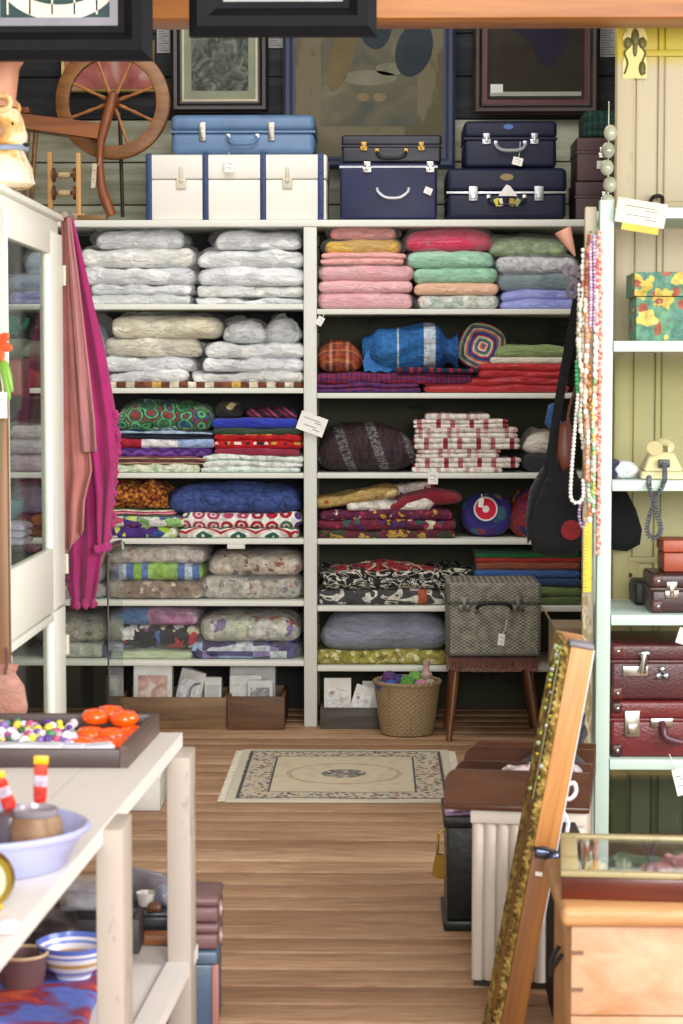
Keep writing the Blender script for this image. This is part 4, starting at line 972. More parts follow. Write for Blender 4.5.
# two heavy frames hanging close to the lens, above the aisle
def hung(u0, u1, v1, Y, label, inner, mk):
    p0, p1 = P(u0, v1, Y), P(u1, v1-180, Y); W_, H_ = p1.x-p0.x, p1.z-p0.z
    o = thing('hanging_picture', label, 'picture', ((p0.x+p1.x)/2, Y, p0.z))
    frame_bars(W_, H_, px(34, Y), .045, plain('#0f1015', .6, 0, .1, 80, .2, spec=.2), o, inner, px(8, Y))
    mk(o, W_, H_)
    ce = 4.1-p0.z
    for s in (-1, 1): MB().tube([(s*W_*.35, -.005, H_-.02), (s*W_*.35, -.005, ce)], .002, 6).build('wire', metal('#8c8c88'), o)
    return o
def mkA(o, W_, H_):
    fw = px(40, 5)
    MB().bb(-W_/2+fw, W_/2-fw, -.010, -.002, fw*.95, H_-fw).build('print', plain('#123c3c', .5), o)
    mb = MB(); c = (.02, .26); pts = []
    for i in range(25):
        a_ = -PI*.95+PI*1.0*i/24; pts.append((W_*.02+math.cos(a_)*W_*.335, H_*.52+math.sin(a_)*H_*.295))
    inn = [(W_*.02+(x-W_*.02)*.87, H_*.55+(z-H_*.52)*.80) for x, z in pts[::-1]]
    for i in range(24):
        mb.prism([pts[i], pts[i+1], inn[23-i], inn[24-i]], -.0125, -.0102)
    for k in range(5): mb.bb(-W_*.25+k*W_*.115, -W_*.25+k*W_*.115+.004, -.0125, -.0102, H_*.26, H_*.6)
    for k in range(4): mb.prism([(-W_*.23+k*W_*.12, H_*.345), (-W_*.17+k*W_*.12, H_*.345), (-W_*.15+k*W_*.12, H_*.43), (-W_*.22+k*W_*.12, H_*.42)], -.0122, -.0102)
    mb.build('cream_motif', plain('#e2dfce', .6), o)
hung(-40, 152, 62, 5.0, 'heavy black framed picture hanging at top left, dark teal print with a cream curve', plain('#8c8a96', .5), mkA)
def mkB(o, W_, H_):
    fw = px(40, 5)
    MB().bb(-W_/2+fw, W_/2-fw, -.010, -.002, fw*.95, H_-fw).build('print', art(('#5c6068', '#8c8c92', '#b4b2b4'), 6), o)
hung(190, 377, 38, 5.0, 'heavy black hanging frame right of the teal print, only its lower rail in view', plain('#a8a6a8', .5), mkB)

# ------------------------------------------------------------------ along the foot of the shelving
def crate(u0, u1, vt, Y, d, label, m, name='wooden_crate', z0=0):
    a, b = Xu(u0, Y), Xu(u1, Y); W_ = b-a; H = Zv(vt, Y)-z0
    o = thing(name, label, 'crate', ((a+b)/2, Y+d/2, z0)); t_ = .014
    MB().bb(-W_/2, W_/2, -d/2, -d/2+t_, .001, H, .002).build('front_board', m, o)
    MB().bb(-W_/2, W_/2, d/2-t_, d/2, .001, H, .002).build('back_board', m, o)
    for s in (-1, 1): MB().bb(s*W_/2, s*(W_/2-t_), -d/2+t_+.001, d/2-t_-.001, .001, H, .002).build('side_board', m, o)
    MB().bb(-W_/2+t_, W_/2-t_, -d/2+t_, d/2-t_, .001, .012).build('bottom_board', m, o)
    return o, W_, H
cw = wood('#8c6c48', '#543c26', 0, 5, .6, .08, '#2c1c10')
crate(118, 226, 698, 8.93, .34, 'long low wooden crate of sewing patterns on the floor under the shelving', cw)
crate(226.5, 284, 697, 8.90, .36, 'darker short wooden crate beside the long one, against the middle post', wood('#6a4a2e', '#3c2817', 0, 6, .6, .1, '#24160c'))
crate(320, 381, 708, 8.93, .3, 'grey wooden crate of paper patterns left of the wicker basket', wood('#5c554c', '#38322c', 0, 5, .6))
def packet(u0, u1, vt, vb, Y, label, artm, tilt=.12, rz=0, z0=None, d=.02, cover='#dedcd6', name='pattern_packet', group=None, roll=0, wrapd=True):
    a, b = Xu(u0, Y), Xu(u1, Y); W_ = b-a; z0 = Zv(vb, Y) if z0 is None else z0; H = Zv(vt, Y)-z0
    o = thing(name, label, 'packet', ((a+b)/2, Y, z0), rz, group); o.rotation_euler = (-tilt, roll, rz)
    MB().box((0, 0, H*.5), (W_*.94, d*.6, H*.94), .002).build('paper', plain(cover, .7), o)
    MB().box((0, -d*.31, H*.44), (W_*.72, .002, H*.62)).build('cover_print', artm, o)
    if wrapd: MB().add(*soft(W_, d, H, 1, .9, amp=.002, seed=int(u0), droop=.02, nx=10)).build('plastic_sleeve', wrap(.3), o, None, 80)
    return o
GP = 'sewing pattern packets in the crates'
pa1 = art(('#e4dcd2', '#d0a898', '#a87860', '#5c6a8c'), 12, 1, 'pattern_art'); pa2 = art(('#dcdce2', '#eceae8', '#2c3454', '#c8c4c8'), 10, 1.5, 'pattern_art')
packet(131, 172, 664, 712, 8.99, 'large pattern packet showing two figures, left in the long crate', pa1, group=GP)
packet(170, 198, 669, 712, 9.03, 'clear sleeved pattern packet with a dark blue drawing in the long crate', pa2, rz=-.3, group=GP, roll=.2)
packet(190, 208, 676, 712, 9.07, 'small white pattern packet behind the dark blue one', pa2, rz=.4, group=GP, roll=-.15)
packet(203, 221, 677, 712, 9.0, 'plain white packet at the right end of the long crate', plain('#c9c6c2', .7), group=GP)
packet(228, 276, 663, 712, 9.10, 'tall clear packet standing behind grey ones in the short dark crate', art(('#d4d2cc', '#bfbdb6', '#eceae4'), 8), group=GP)
packet(228, 262, 675, 712, 8.99, 'grey white pattern packet at the front left of the short crate', art(('#c4c2bc', '#dedcd6', '#a4a29c'), 11), group=GP)
packet(246, 273, 680, 712, 8.955, 'pattern packet with a small grey picture at the front of the short crate', art(('#5c5c5c', '#8c8c88', '#dcdad4'), 14), group=GP)
packet(323, 352, 677, 722, 9.0, 'white packet with pink print on the left in the grey crate', floral('#e8e6e2', ('#d87c88', '#e8e6e2', '#c4a4a8'), 28), group=GP, wrapd=False)
packet(345, 366, 684, 722, 8.97, 'white pattern sheet with red marks leaning in the middle of the grey crate', floral('#ecebe8', ('#cc5c5c', '#ecebe8', '#8c8c9c'), 34), group=GP, roll=.3, wrapd=False)
packet(362, 380, 680, 722, 9.02, 'white pattern sheet with grey figure drawing at the right of the grey crate', art(('#c8c6c4', '#ecebe8', '#8c8a90'), 12), group=GP, wrapd=False)
a = P(113, 698, 8.95)
tag(MB().box((0, 0, .12), (.06, .26, .24), .006).mat(1).box((0, -.131, .2), (.04, .003, .05)).build('dark_box', [plain('#2b2a28', .5), plain('#8c887c')], None, (a.x, 9.06, 0)), 'narrow dark upright box left of the long crate', 'box')
# slip of paper hanging off the shelf edge and tags
def edge_label(u, v, w_, h_, lab, z, rot=0):
    o = price_tag((0, 0, 0), w_, h_, (0, rot, 0), lab, name='price_tag', strings=(0, .022, h_*.5+.02)); p = P(u, v, 8.97); o.location = p; return o
edge_label(312, 424, .125, .085, 'large white card tag tied to the middle post beside the red blankets', 0, .35)
edge_label(433, 478, .045, .055, 'white tag hanging under the red and white tea towels', 0, .03)
edge_label(320, 321, .03, .04, 'small white tag at the top of the post beside the rust tartan', 0, .5)
edge_label(481, 503, .022, .038, 'small white tag hanging over the violet embroidered cushion', 0, .1)

# wicker basket of yarn
YK = 8.68
a, b = Xu(375, YK), Xu(441, YK); r1 = (b-a)/2; r0 = r1*.78; H = Zv(686, YK); 
bk = thing('wicker_basket', 'round brown wicker basket of yarn on the floor beside the grey crate', 'basket', ((a+b)/2, YK+r1, 0))
prof = []; N = 88
for i in range(N+1):
    t_ = i/N; prof.append((r0+(r1-r0)*t_**.8, .004+t_*(H-.01)))
rip = lambda r, z, a_, i: r*(1+.020*math.cos(a_*30+(PI if (i//4) % 2 else 0))*abs(math.sin(i*PI/4)))+.002*abs(math.sin(i*PI/4))
inn = [(r*.94, z) for r, z in prof[::-8]]; inn[-1] = (inn[-1][0], .015)
mb = MB(); mb.lathe(prof+inn, 180, rip=lambda r, z, a_, i: rip(r, z, a_, i) if i <= N else r)
mb.build('woven_side', worn('#97805f', '#7a6548', .65, .6, 30), bk, None, 60)
mb = MB()
for ph in (0, PI):
    mb.tube([((r1+.002)*math.cos(2*PI*k/120)*(1+.02*math.cos(16*2*PI*k/120+ph)), (r1+.002)*math.sin(2*PI*k/120)*(1+.02*math.cos(16*2*PI*k/120+ph)), H+.004*math.sin(16*2*PI*k/120+ph)) for k in range(120)], .007, 8, True)
mb.build('braided_rim', worn('#917b5b', '#745f44', .65, .6, 30), bk)
def yarn(x, y, z, r, col, lab, nm='yarn_ball'):
    mb = MB(); rs = random.Random(int(x*1000)+7)
    mb.ball((0, 0, r), r*.88, 14, 10)
    for k in range(9):
        M_ = Matrix.Translation((0, 0, r)) @ Euler((rs.uniform(0, 6), rs.uniform(0, 6), 0)).to_matrix().to_4x4()
        mb.tube([(M_ @ Vector((r*.92*math.cos(2*PI*j/24), r*.92*math.sin(2*PI*j/24), rs.uniform(-.2, .2)*r*0+(k-4)*.1*r)))[:] for j in range(24)], r*.09, 5, True)
    tag(mb.build(nm, cloth(col), None, (x, y, z)), lab, 'yarn', 'balls of yarn in the wicker basket')
cxk, cyk = bk.location.x, bk.location.y
tag(MB().lathe([(r1*.80, 0), (r1*.84, .05), (r1*.7, .075), (.02, .09)], 30).build('yarn_pile', cloth('#5c4a6c', '#3c4474'), None, (cxk, cyk, H-.115)), 'heap of dark mixed yarn filling the wicker basket', 'yarn')
for i, (dx, dy, dz, r, col, lab) in enumerate([(-.11, -.06, -.04, .026, '#2c3c8c', 'dark blue ball at the left edge'), (-.07, -.08, -.035, .026, '#4464b4', 'mid blue ball second from the left'), (-.035, -.03, -.02, .028, '#3c3878', 'indigo ball behind the mid blue one'), (.0, -.06, -.03, .032, '#5c9c3c', 'leaf green ball in the middle'), (.035, -.02, -.01, .03, '#7cb04c', 'light green ball behind the middle'), (.06, -.08, -.035, .028, '#c88ca0', 'pink ball right of the green ones'), (.1, -.05, -.035, .026, '#b8a88c', 'beige ball at the right edge'), (-.08, .05, -.02, .03, '#6c3c84', 'purple ball at the back left')]):
    yarn(cxk+dx, cyk+dy, H+dz, r, col, 'small '+lab+' of the yarn in the basket')
tag(MB().lathe([(.012, 0), (.02, .03), (.028, .06), (.014, .085), (.013, .10), (.016, .112), (.012, .125), (.004, .128)], 14).build('cloth_doll', cloth('#c8a898', '#b48c84'), None, (cxk+.085, cyk+.0, H-.03)), 'little pinkish cloth doll poking out of the wicker basket', 'doll')

# stool with the grey wicker case
YT = 8.62
a, b = Xu(446, YT), Xu(541, YT); W_ = b-a; zs = Zv(655, YT); d = .36
st = thing('wooden_stool', 'low stool with splayed wooden legs under the grey wicker case', 'stool', ((a+b)/2, YT+d/2, 0))
lgm = wood('#7c4a28', '#4c2a14', 2, 6, .35)
for sx in (-1, 1):
    for sy in (-1, 1):
        MB().tube([(sx*W_*.46+(.015 if sx > 0 else 0), sy*(d*.46), .002), (sx*W_*.38, sy*d*.32, zs-.05)], [.013, .021], 12).build('leg', lgm, st)
MB().box((0, 0, zs-.032), (W_*.96, d*.96, .05), .02, seg=4).build('cushion', cloth('#5c3a34', '#7c4c40'), st)
mb = MB(); rs = random.Random(3)
for k in range(60):
    x = -W_*.48+W_*.96*k/59
    mb.tube([(x, -d*.485, zs-.015), (x+rs.uniform(-.006, .006), -d*.50, zs-.045), (x+rs.uniform(-.01, .01), -d*.49, zs-.062-rs.random()*.012)], .004, 5)
mb.build('fringe', cloth('#7c4a44', '#8c5c50'), st)
def wick():
    t = NT('grey_wicker'); o = t.xyz(t.co())
    a_ = t.math('SINE', t.math('MULTIPLY', o[2], 420)); b_ = t.math('SINE', t.math('MULTIPLY', o[0], 260))
    m_ = t.math('MULTIPLY', a_, b_); n = t.noise(30, 3)
    c = t.ramp(t.math('ADD', t.math('MULTIPLY', m_, .3), n), [(.25, '#5c5a52'), (.75, '#9c9a8c')])
    return t.done(c, .7, t.bump(m_, .5, .004))
wk = wick()
o, f, H, W_ = suitcase(448, 541, 583, 654.5, 8.6, 'grey wicker picnic case with a black handle standing on the stool', wk, d=.34, z0=zs, seam=.72, latches=(.18, .76), trim=plain('#4c4a44'), hm=plain('#15151c', .5), latchm=metal('#77756c', .5), bev=.012, name='wicker_case', cat='case', hup=True, hw=.15, ls=1.3)
mb = MB()
for s in (-1, 1): mb.box((s*W_*.49, f+.004, H*.5), (.014, .014, H*.98), .003)
mb.box((0, f+.004, .006), (W_, .014, .012), .003)
mb.build('edge_binding', plain('#55534b', .6), o)
price_tag((.03, f-.035, H*.24), .028, .05, (0, .1, 0), parent=o, strings=(.015, .01, .09))

# ------------------------------------------------------------------ rug
def rugmat(W_, D_):
    t = NT('floral_rug_weave'); o = t.xyz(t.co())
    ex = t.math('SUBTRACT', W_/2, t.math('ABSOLUTE', o[0])); ey = t.math('SUBTRACT', D_/2, t.math('ABSOLUTE', o[1]))
    e = t.math('MINIMUM', ex, ey)
    vo = t.n('ShaderNodeTexVoronoi', {'Vector': t.co(), 'Scale': 46})
    fl_ = t.ramp(t.xyz(vo.outputs['Color'])[0], ['#7c5a60', '#5c6c74', '#c4b49c', '#8c5048', '#3c4450', '#94a088'], 'CONSTANT')
    bd = t.mix(t.ramp(vo.outputs[0], [(0, '#ffffff'), (.45, '#000000')], 'CONSTANT'), '#c6b9a2', fl_)
    field = t.mix(t.ramp(t.noise(18, 3), [(.5, '#000000'), (.64, '#999999')]), '#d3c5a9', '#b59c84')
    # medallion
    rx = t.math('DIVIDE', o[0], .26); ry = t.math('DIVIDE', o[1], .24)
    r = t.math('ADD', t.math('SQRT', t.math('ADD', t.math('MULTIPLY', rx, rx), t.math('MULTIPLY', ry, ry))), t.math('MULTIPLY', t.noise(22, 2), .12))
    field = t.mix(t.ramp(r, [(0, '#ffffff'), (.4, '#000000')], 'CONSTANT'), field, t.mix(t.ramp(vo.outputs[0], [(0, '#ffffff'), (.55, '#000000')], 'CONSTANT'), '#8c8880', fl_))
    field = t.mix(t.ramp(r, [(0, '#000000'), (.86, '#bbbbbb'), (.94, '#000000')], 'CONSTANT'), field, '#a07c68')
    c = t.mix(t.ramp(e, [(0, '#000000'), (.155, '#ffffff')], 'CONSTANT'), bd, field)
    c = t.mix(t.ramp(e, [(0, '#000000'), (.035, '#ffffff'), (.045, '#000000'), (.145, '#ffffff'), (.155, '#000000')], 'CONSTANT'), c, '#4c4c54')
    c = t.mix(t.ramp(e, [(0, '#ffffff'), (.028, '#000000')], 'CONSTANT'), c, '#cfc6b2')
    return t.done(c, .95, t.bump(t.noise(300, 2), .4, .003))
p0, p1 = P(222, 803, 7.35), P(243, 752, 8.37)
Yn, Yf = 1.57/math.tan(math.radians(8.28+3.78)), 1.57/math.tan(math.radians(6.84+3.78))
xa, xb = -.56, .305
rg = thing('rug', 'cream patterned rug with a floral border and centre medallion on the aisle floor', 'rug', ((xa+xb)/2, (Yn+Yf)/2, .001))
mb = MB(); nx, ny = 30, 30; D_ = Yf-Yn; W_ = xb-xa
for zz, top in ((.008, 1), (0, 0)):
    o_ = len(mb.v)
    for i in range(nx+1):
        for j in range(ny+1):
            x = -W_/2+W_*i/nx; y = -D_/2+D_*j/ny; mb.v.append((x, y, zz+(.002*noise.noise(Vector((x*4, y*4, 0)))+.001 if top else 0)))
    for i in range(nx):
        for j in range(ny): mb.f.append((o_+i*(ny+1)+j, o_+(i+1)*(ny+1)+j, o_+(i+1)*(ny+1)+j+1, o_+i*(ny+1)+j+1)); mb.mi.append(0)
K = (nx+1)*(ny+1)
def sd(l):
    for a_, b_ in zip(l[:-1], l[1:]): mb.f.append((a_, b_, b_+K, a_+K)); mb.mi.append(0)
sd([j for j in range(ny+1)]); sd([nx*(ny+1)+j for j in range(ny+1)]); sd([i*(ny+1) for i in range(nx+1)]); sd([i*(ny+1)+ny for i in range(nx+1)])
mb.build('woven_field', rugmat(W_, D_), rg)
mb = MB(); rs = random.Random(5)
for k in range(90):
    y = -D_/2+D_*(k+.5)/90
    for s in (-1, 1): mb.tube([(s*W_/2, y, .004), (s*(W_/2+.03), y+rs.uniform(-.006, .006), .002)], .002, 4)
fr_ = mb.build('fringe', cloth('#d8cfbb'), rg); fr_['kind'] = 'stuff'
a = P(150, 800, 7.25)
t = thing('carton', 'small white cardboard carton on the floor beyond the white table', 'box', (Xu(136, 7.2), 7.33, .0))
MB().box((0, 0, .06), (.16, .26, .118), .002).build('body', plain('#dedcd4', .7), t); MB().box((0, 0, .125), (.168, .268, .012), .002).build('lid', plain('#e8e6de', .7), t)
# ------------------------------------------------------------------ white glazed cabinet on the left
XC = -.972
cwm = worn('#f2f2e8', '#c9c7b4', .45, .7, 7, 2)
cab = thing('glazed_cabinet', 'tall white cabinet with glass doors at the left, scarves hung from its corner', 'cabinet', (XC, 5.0, 0))
cglass = glass(k=.3)
Yc0, Yc1 = 4.72, 6.1; Wc = .40
ztop = Zv(215, 6.1, 68)
def cb(nm, x0, x1, y0, y1, z0, z1, bev=.004, m=None, parent=None): return MB().bb(x0, x1, y0-5.0, y1-5.0, z0, z1, bev).build(nm, m or cwm, parent or cab)
zmid = Zv(645, 5.11, 8)
cb('plinth', -Wc+.01, -.01, Yc0, Yc1, 0, .09)
cb('base_board', -Wc, -.002, Yc0, Yc1, .091, .115)
cb('top_board', -Wc-.005, .005, Yc0-.01, Yc1+.005, ztop-.06, ztop-.02)
cb('cornice', -Wc-.015, .022, Yc0-.02, Yc1+.018, ztop-.019, ztop, .006)
zc0, zc1 = .116, ztop-.061
for (x0, x1, y0, y1) in ((-.045, 0, Yc1-.045, Yc1), (-Wc, -Wc+.045, Yc1-.045, Yc1), (-.045, 0, Yc0, Yc0+.045), (-Wc, -Wc+.045, Yc0, Yc0+.045)): cb('post', x0, x1, y0, y1, zc0, zc1)
cb('middle_rail', -Wc+.046, -.001, Yc1-.03, Yc1-.002, zmid-.02, zmid+.02)
for nm, y in (('end_glass', Yc1-.02), ('end_glass', Yc0+.02)):
    cb(nm, -Wc+.046, -.046, y-.002, y+.002, zc0, zmid-.022, 0, cglass); cb(nm, -Wc+.046, -.046, y-.002, y+.002, zmid+.022, zc1, 0, cglass)
cb('back_glass', -Wc+.004, -.0+-Wc+.008, Yc0+.046, Yc1-.046, zc0, zc1, 0, cglass)
def cdoor(z0, z1, gb, gt):
    y0, y1 = 5.0, Yc1-.05; d_ = cb('door', .001, .026, y0, y0+.1, z0, z1)
    ys = [5.83, y1]
    mb = MB(); mb.bb(.001, .026, ys[0]-5, ys[1]-5, z0, z1, .004)
    mb.bb(.001, .026, y0+.1-5, ys[0]-5, z0, gb, .003).bb(.001, .026, y0+.1-5, ys[0]-5, gt, z1, .003)
    mb.bb(.006, .028, ys[0]-.014-5, ys[0]-5, gb, gt, .003).bb(.008, .034, .1, .112, gb, gt, .003)
    mb.build('door_frame', cwm, d_)
    MB().bb(.012, .015, y0+.1-5, ys[0]-5, gb, gt).build('glass_pane', cglass, d_)
    for z in (z0+.12, z1-.12): MB().tube([(.03, y1-5+.004, z-.03), (.03, y1-5+.004, z+.03)], .006, 8).build('hinge', worn('#c9c6b4', '#6c6858'), d_)
    return d_
zg1 = Zv(236, 5.11, 8); zg0 = Zv(572, 5.11, 8)
cdoor(zmid+.004, ztop-.065, zg0, zg1)
cdoor(.12, zmid-.004, .2, Zv(655, 5.11, 8))
cb('door', .001, .026, Yc0+.002, 4.995, zmid+.004, ztop-.065); cb('door', .001, .026, Yc0+.002, 4.995, .12, zmid-.004)
shz = [Zv(v, 6.0) for v in ()]
# a few things standing inside / on glass shelves of the cabinet
for v in (309, 396, 540):
    z = Zv(v, 6.05, 30); cb('glass_shelf', -Wc+.05, -.008, 5.72, Yc1-.05, z-.006, z, 0, glass(k=.5))
def on_shelf(v): return Zv(v, 6.05, 30)+.0005
x_ = XC-.13
z0 = on_shelf(396)
b1 = tag(MB().box((0, 0, .055), (.13, .14, .11), .008, seg=3).build('red_box', plain('#7c2420', .45), None, (x_, 5.92, z0)), 'dull red box at the bottom of the cabinet middle glass, under a green bowl', 'box')
b2 = tag(MB().lathe([(.03, 0), (.034, .004), (.06, .03), (.075, .055), (.072, .057), (.055, .03), (.02, .01)], 32).build('bowl', plain('#75806a', .3), None, (x_, 5.92, z0+.1115)), 'shallow olive green bowl stacked on the dull red box in the cabinet', 'bowl')
p_ = thing('enamel_pot', 'dark green glossy pot on the olive bowl behind the cabinet glass', 'pot', (x_-.01, 5.92, z0+.17))
MB().lathe([(.03, 0), (.05, .01), (.058, .035), (.054, .06), (.046, .068), (.042, .066), (.04, .01)], 28).build('body', plain('#1f6a5c', .12), p_)
MB().lathe([(.046, .069), (.03, .080), (.008, .084), (.009, .092), (.003, .095)], 24).build('lid', plain('#1f6a5c', .12), p_)
MB().tube(spline([(.05, -.01, .03), (.075, -.02, .035), (.085, -.025, .06)], 5), .008, 8).build('spout', plain('#1f6a5c', .12), p_)
z0 = on_shelf(540)
tag(MB().add(*soft(.14, .16, .07, 3, amp=.004, seed=3)).build('napkin_pile', cloth('#c8c4cc', '#a49cb0'), None, (x_, 5.92, z0)), 'lilac grey napkins folded low behind the cabinet glass', 'napkins')
tag(MB().lathe([(.025, 0), (.03, .004), (.065, .04), (.07, .06), (.067, .06), (.04, .015)], 30).build('bowl', plain('#5c7c84', .25), None, (x_, 5.92, z0+.0705)), 'blue grey bowl on the lilac napkins in the cabinet', 'bowl')
# carved figure on the cabinet
YF = 5.25; a = P(4, 180, YF)
fg = thing('carved_figure', 'cream and ochre carved animal figure with blue neck cord on the white cabinet', 'figurine', (a.x-.01, YF, ztop+.0005))
k = YF/2000
cmn = NT('cream_ochre_stone')
nn = cmn.noise(9, 5); cmn_c = cmn.ramp(nn, [(.36, '#8c5c24'), (.44, '#cf9c4c'), (.52, '#e8d6ae'), (.7, '#f0e6d0')])
cmm = cmn.done(cmn_c, .45, cmn.bump(nn, .2, .004))
hz = lambda v: P(4, v, YF).z-ztop
MB().lathe([(.075, 0), (.088, .01), (.085, .05), (.07, hz(158)), (.062, hz(150)), (.03, hz(147))], 32).build('body', cmm, fg)
mb = MB(); 
skp = [(0, 0, hz(152)), (0, 0, hz(136)), (.0, 0, hz(120)), (.0, 0, hz(108))]
M0 = Matrix.Translation((0, 0, 0))
mb.lathe([(.05, hz(151)), (.064, hz(144)), (.069, hz(132)), (.062, hz(120)), (.05, hz(110)), (.02, hz(106))], 32)
mb.tube(spline([(.02, -.01, hz(140)), (.045, -.016, hz(139)), (.062, -.02, hz(138)), (.071, -.022, hz(138))], 4), [.034, .033, .032, .030, .029, .028, .026, .024, .023, .021, .02, .017, .010], 14)
mb.tube(spline([(.02, -.01, hz(148)), (.045, -.014, hz(148)), (.056, -.016, hz(148))], 4), [.022, .022, .021, .02, .018, .016, .014, .012, .008], 12)
mb.build('head', cmm, fg)
for s in (-1, 1):
    MB().ball((.04, s*.045-.002, hz(127)), (.006, .005, .008), 10, 8).build('eye', plain('#1a1512', .2), fg)
    MB().tube([( .015+.024*math.cos(q_), s*.06, hz(106)+.019*math.sin(q_)) for q_ in [2*PI*j/14 for j in range(14)]], .008, 8, True).build('ear', cmm, fg)
MB().ball((.072, -.022, hz(146)), (.008, .012, .006), 10, 8).build('mouth', plain('#1a1512', .3), fg)
MB().lathe([(.047, hz(108)), (.047, hz(104)), (.043, hz(100)), (.052, hz(70)), (.066, hz(60)), (.06, hz(58)), (.02, hz(60))], 28).build('hat', worn('#c48a6c', '#9c6a34', .5, .56, 6), fg)
MB().tube([(.069*math.cos(q_), .069*math.sin(q_), hz(151)+.006*math.cos(q_)) for q_ in [2*PI*j/32 for j in range(32)]], .007, 8, True).build('neck_cord', cloth('#8c9cb8'), fg)
MB().tube(spline([(.06, -.03, hz(152)), (.085, -.05, hz(172)), (.10, -.06, .004)], 6), .0025, 6).build('string', cloth('#d8d4cc'), fg)

# ------------------------------------------------------------------ scarves hanging from the cabinet corner
def scarf(name, label, col, col2, top, edge_l, edge_r, Y, ruf, fr=None, seed=1, hem=None, amp=.02):
    """edge_l / edge_r : (u, v) outlines from the peg down to the hem; pleats run down the cloth"""
    NV, NU = 46, 34; vs = []; fs = []
    def samp(E, t_):
        s = t_*(len(E)-1); i = min(int(s), len(E)-2); f_ = s-i
        return E[i][0]*(1-f_)+E[i+1][0]*f_, E[i][1]*(1-f_)+E[i+1][1]*f_
    base = P(top[0], top[1], Y)
    for i in range(NV+1):
        t_ = i/NV; l = samp(edge_l, t_); r_ = samp(edge_r, t_)
        for j in range(NU+1):
            s = j/NU; u = l[0]*(1-s)+r_[0]*s; v = l[1]*(1-s)+r_[1]*s
            yy = Y+amp*(.25+.75*t_)*math.sin(s*ruf*2*PI+seed+t_*1.2)+.012*noise.noise(Vector((s*5, t_*4, seed)))
            p = P(u, v, Y); vs.append((p.x-base.x, yy-base.y, p.z-base.z))
    for i in range(NV):
        for j in range(NU): fs.append((i*(NU+1)+j, i*(NU+1)+j+1, (i+1)*(NU+1)+j+1, (i+1)*(NU+1)+j))
    o = thing(name, label, 'scarf', base)
    c_ = MB().add(vs, fs).build('cloth', cloth(col, col2, .9, .08, 30, 0, .12), o, None, 80)
    md = c_.modifiers.new('thickness', 'SOLIDIFY'); md.thickness = .006; md.offset = 0
    if hem:
        mb = MB(); rs = random.Random(seed)
        for s_ in hem:
            L = [vs[q_] for q_ in s_(NV, NU)]
            for q_, p in enumerate(L):
                for rep in range(2):
                    r = rs.uniform(.005, .011); mb.ball((p[0]+rs.uniform(-.006, .006), p[1]-.004+rs.uniform(-.01, .006), p[2]+rs.uniform(-.008, .004)), (r, r*.8, r*1.2), 6, 5)
        f2 = mb.build('bobble_fringe', cloth(fr or col), o)
    return o
bot = lambda NV, NU: [NV*(NU+1)+j for j in range(NU+1)]
lef = lambda NV, NU: [i*(NU+1) for i in range(int(NV*.75), NV+1)]
rig = lambda NV, NU: [i*(NU+1)+NU for i in range(int(NV*.62), NV+1)]
MG, MG2 = '#8a1456', '#96205f'
scarf('magenta_scarf', 'long magenta scarf with bobble fringe reaching lowest, behind the salmon one', MG, MG2, (68, 219),
      [(66, 219), (63, 330), (64, 450), (66, 530), (69, 570), (74, 604)], [(70, 219), (84, 330), (96, 450), (103, 540), (99, 572), (94, 602)], 6.22, 2.2, '#9c1c60', 1, [bot, lef], amp=.02)
scarf('magenta_scarf', 'bright magenta scarf with bobbled hem hanging outermost to the right', '#96165c', '#a42068', (69, 217),
      [(67, 217), (76, 300), (84, 380), (92, 450), (98, 500), (99, 548)], [(72, 217), (90, 290), (104, 350), (114, 410), (118, 450), (108, 546)], 6.20, 1.6, '#a81f6c', 3, [bot, rig], amp=.022)
scarf('salmon_scarf', 'salmon pink scarf with soft pleats hanging nearest the white cabinet', '#b0706a', '#a4645c', (66, 218),
      [(62, 218), (63, 320), (63, 400), (64, 480), (64, 520), (64, 556)], [(68, 218), (76, 300), (84, 400), (92, 470), (85, 500), (84, 530)], 6.165, 1.7, None, 5, None, amp=.02)
scarf('dusky_pink_scarf', 'dusky rose scarf tail lying over the salmon one, short and cut straight', '#ac7474', '#a06868', (69, 217),
      [(66, 217), (70, 270), (74, 330), (78, 380), (80, 420), (82, 452)], [(70, 217), (77, 270), (84, 330), (90, 380), (95, 420), (97, 452)], 6.135, 1.2, None, 8, None, amp=.015)
a = P(68, 218, 6.15)
tag(MB().tube([(0, -.06, .0), (0, .08, .004)], .009, 10).ball((0, .085, .004), .014, 12, 8).build('coat_peg', plain('#8c8474', .4), None, (a.x, 6.15, a.z+.006)), 'small peg at the cabinet corner from which the scarves hang', 'peg')

# glass show case with dark metal edge behind the scarves
YG = 6.62
x1 = Xu(108, YG); x0 = x1-.42; zg = Zv(556, YG)
gc = thing('glass_case', 'low clear glass case with thin dark metal edges on the floor beyond the scarves', 'case', ((x0+x1)/2, YG+.2, 0))
w2 = (x1-x0)/2; ed = plain('#3c3a38', .35, .6)
MB().bb(-w2, w2, -.2, .2, 0, .06, .003).build('base', plain('#3a342e', .5), gc)
for sx in (-1, 1):
    for sy in (-1,): MB().bb(sx*w2, sx*(w2-.006), sy*.2, sy*.194, .061, zg, .001).build('edge_strip', ed, gc)
mb = MB()
mb.bb(-w2, w2, -.2, -.196, zg, zg+.004).bb(-w2, w2, .196, .2, zg, zg+.004).bb(-w2, -w2+.008, -.19, .19, zg, zg+.008).bb(w2-.008, w2, -.19, .19, zg, zg+.008); mb.build('top_rim', ed, gc)
MB().bb(-w2+.011, w2-.011, -.199, -.196, .061, zg).build('glass_pane', glass(), gc); MB().bb(w2-.004, w2-.001, -.188, .188, .061, zg).build('glass_pane', glass(), gc)
mb = MB().tube(spline([P(122, 542, 6.5), P(112, 545, 6.5), P(105, 552, 6.5), P(101, 563, 6.5), P(95, 569, 6.5), P(88, 566, 6.5)], 6), .009, 10)
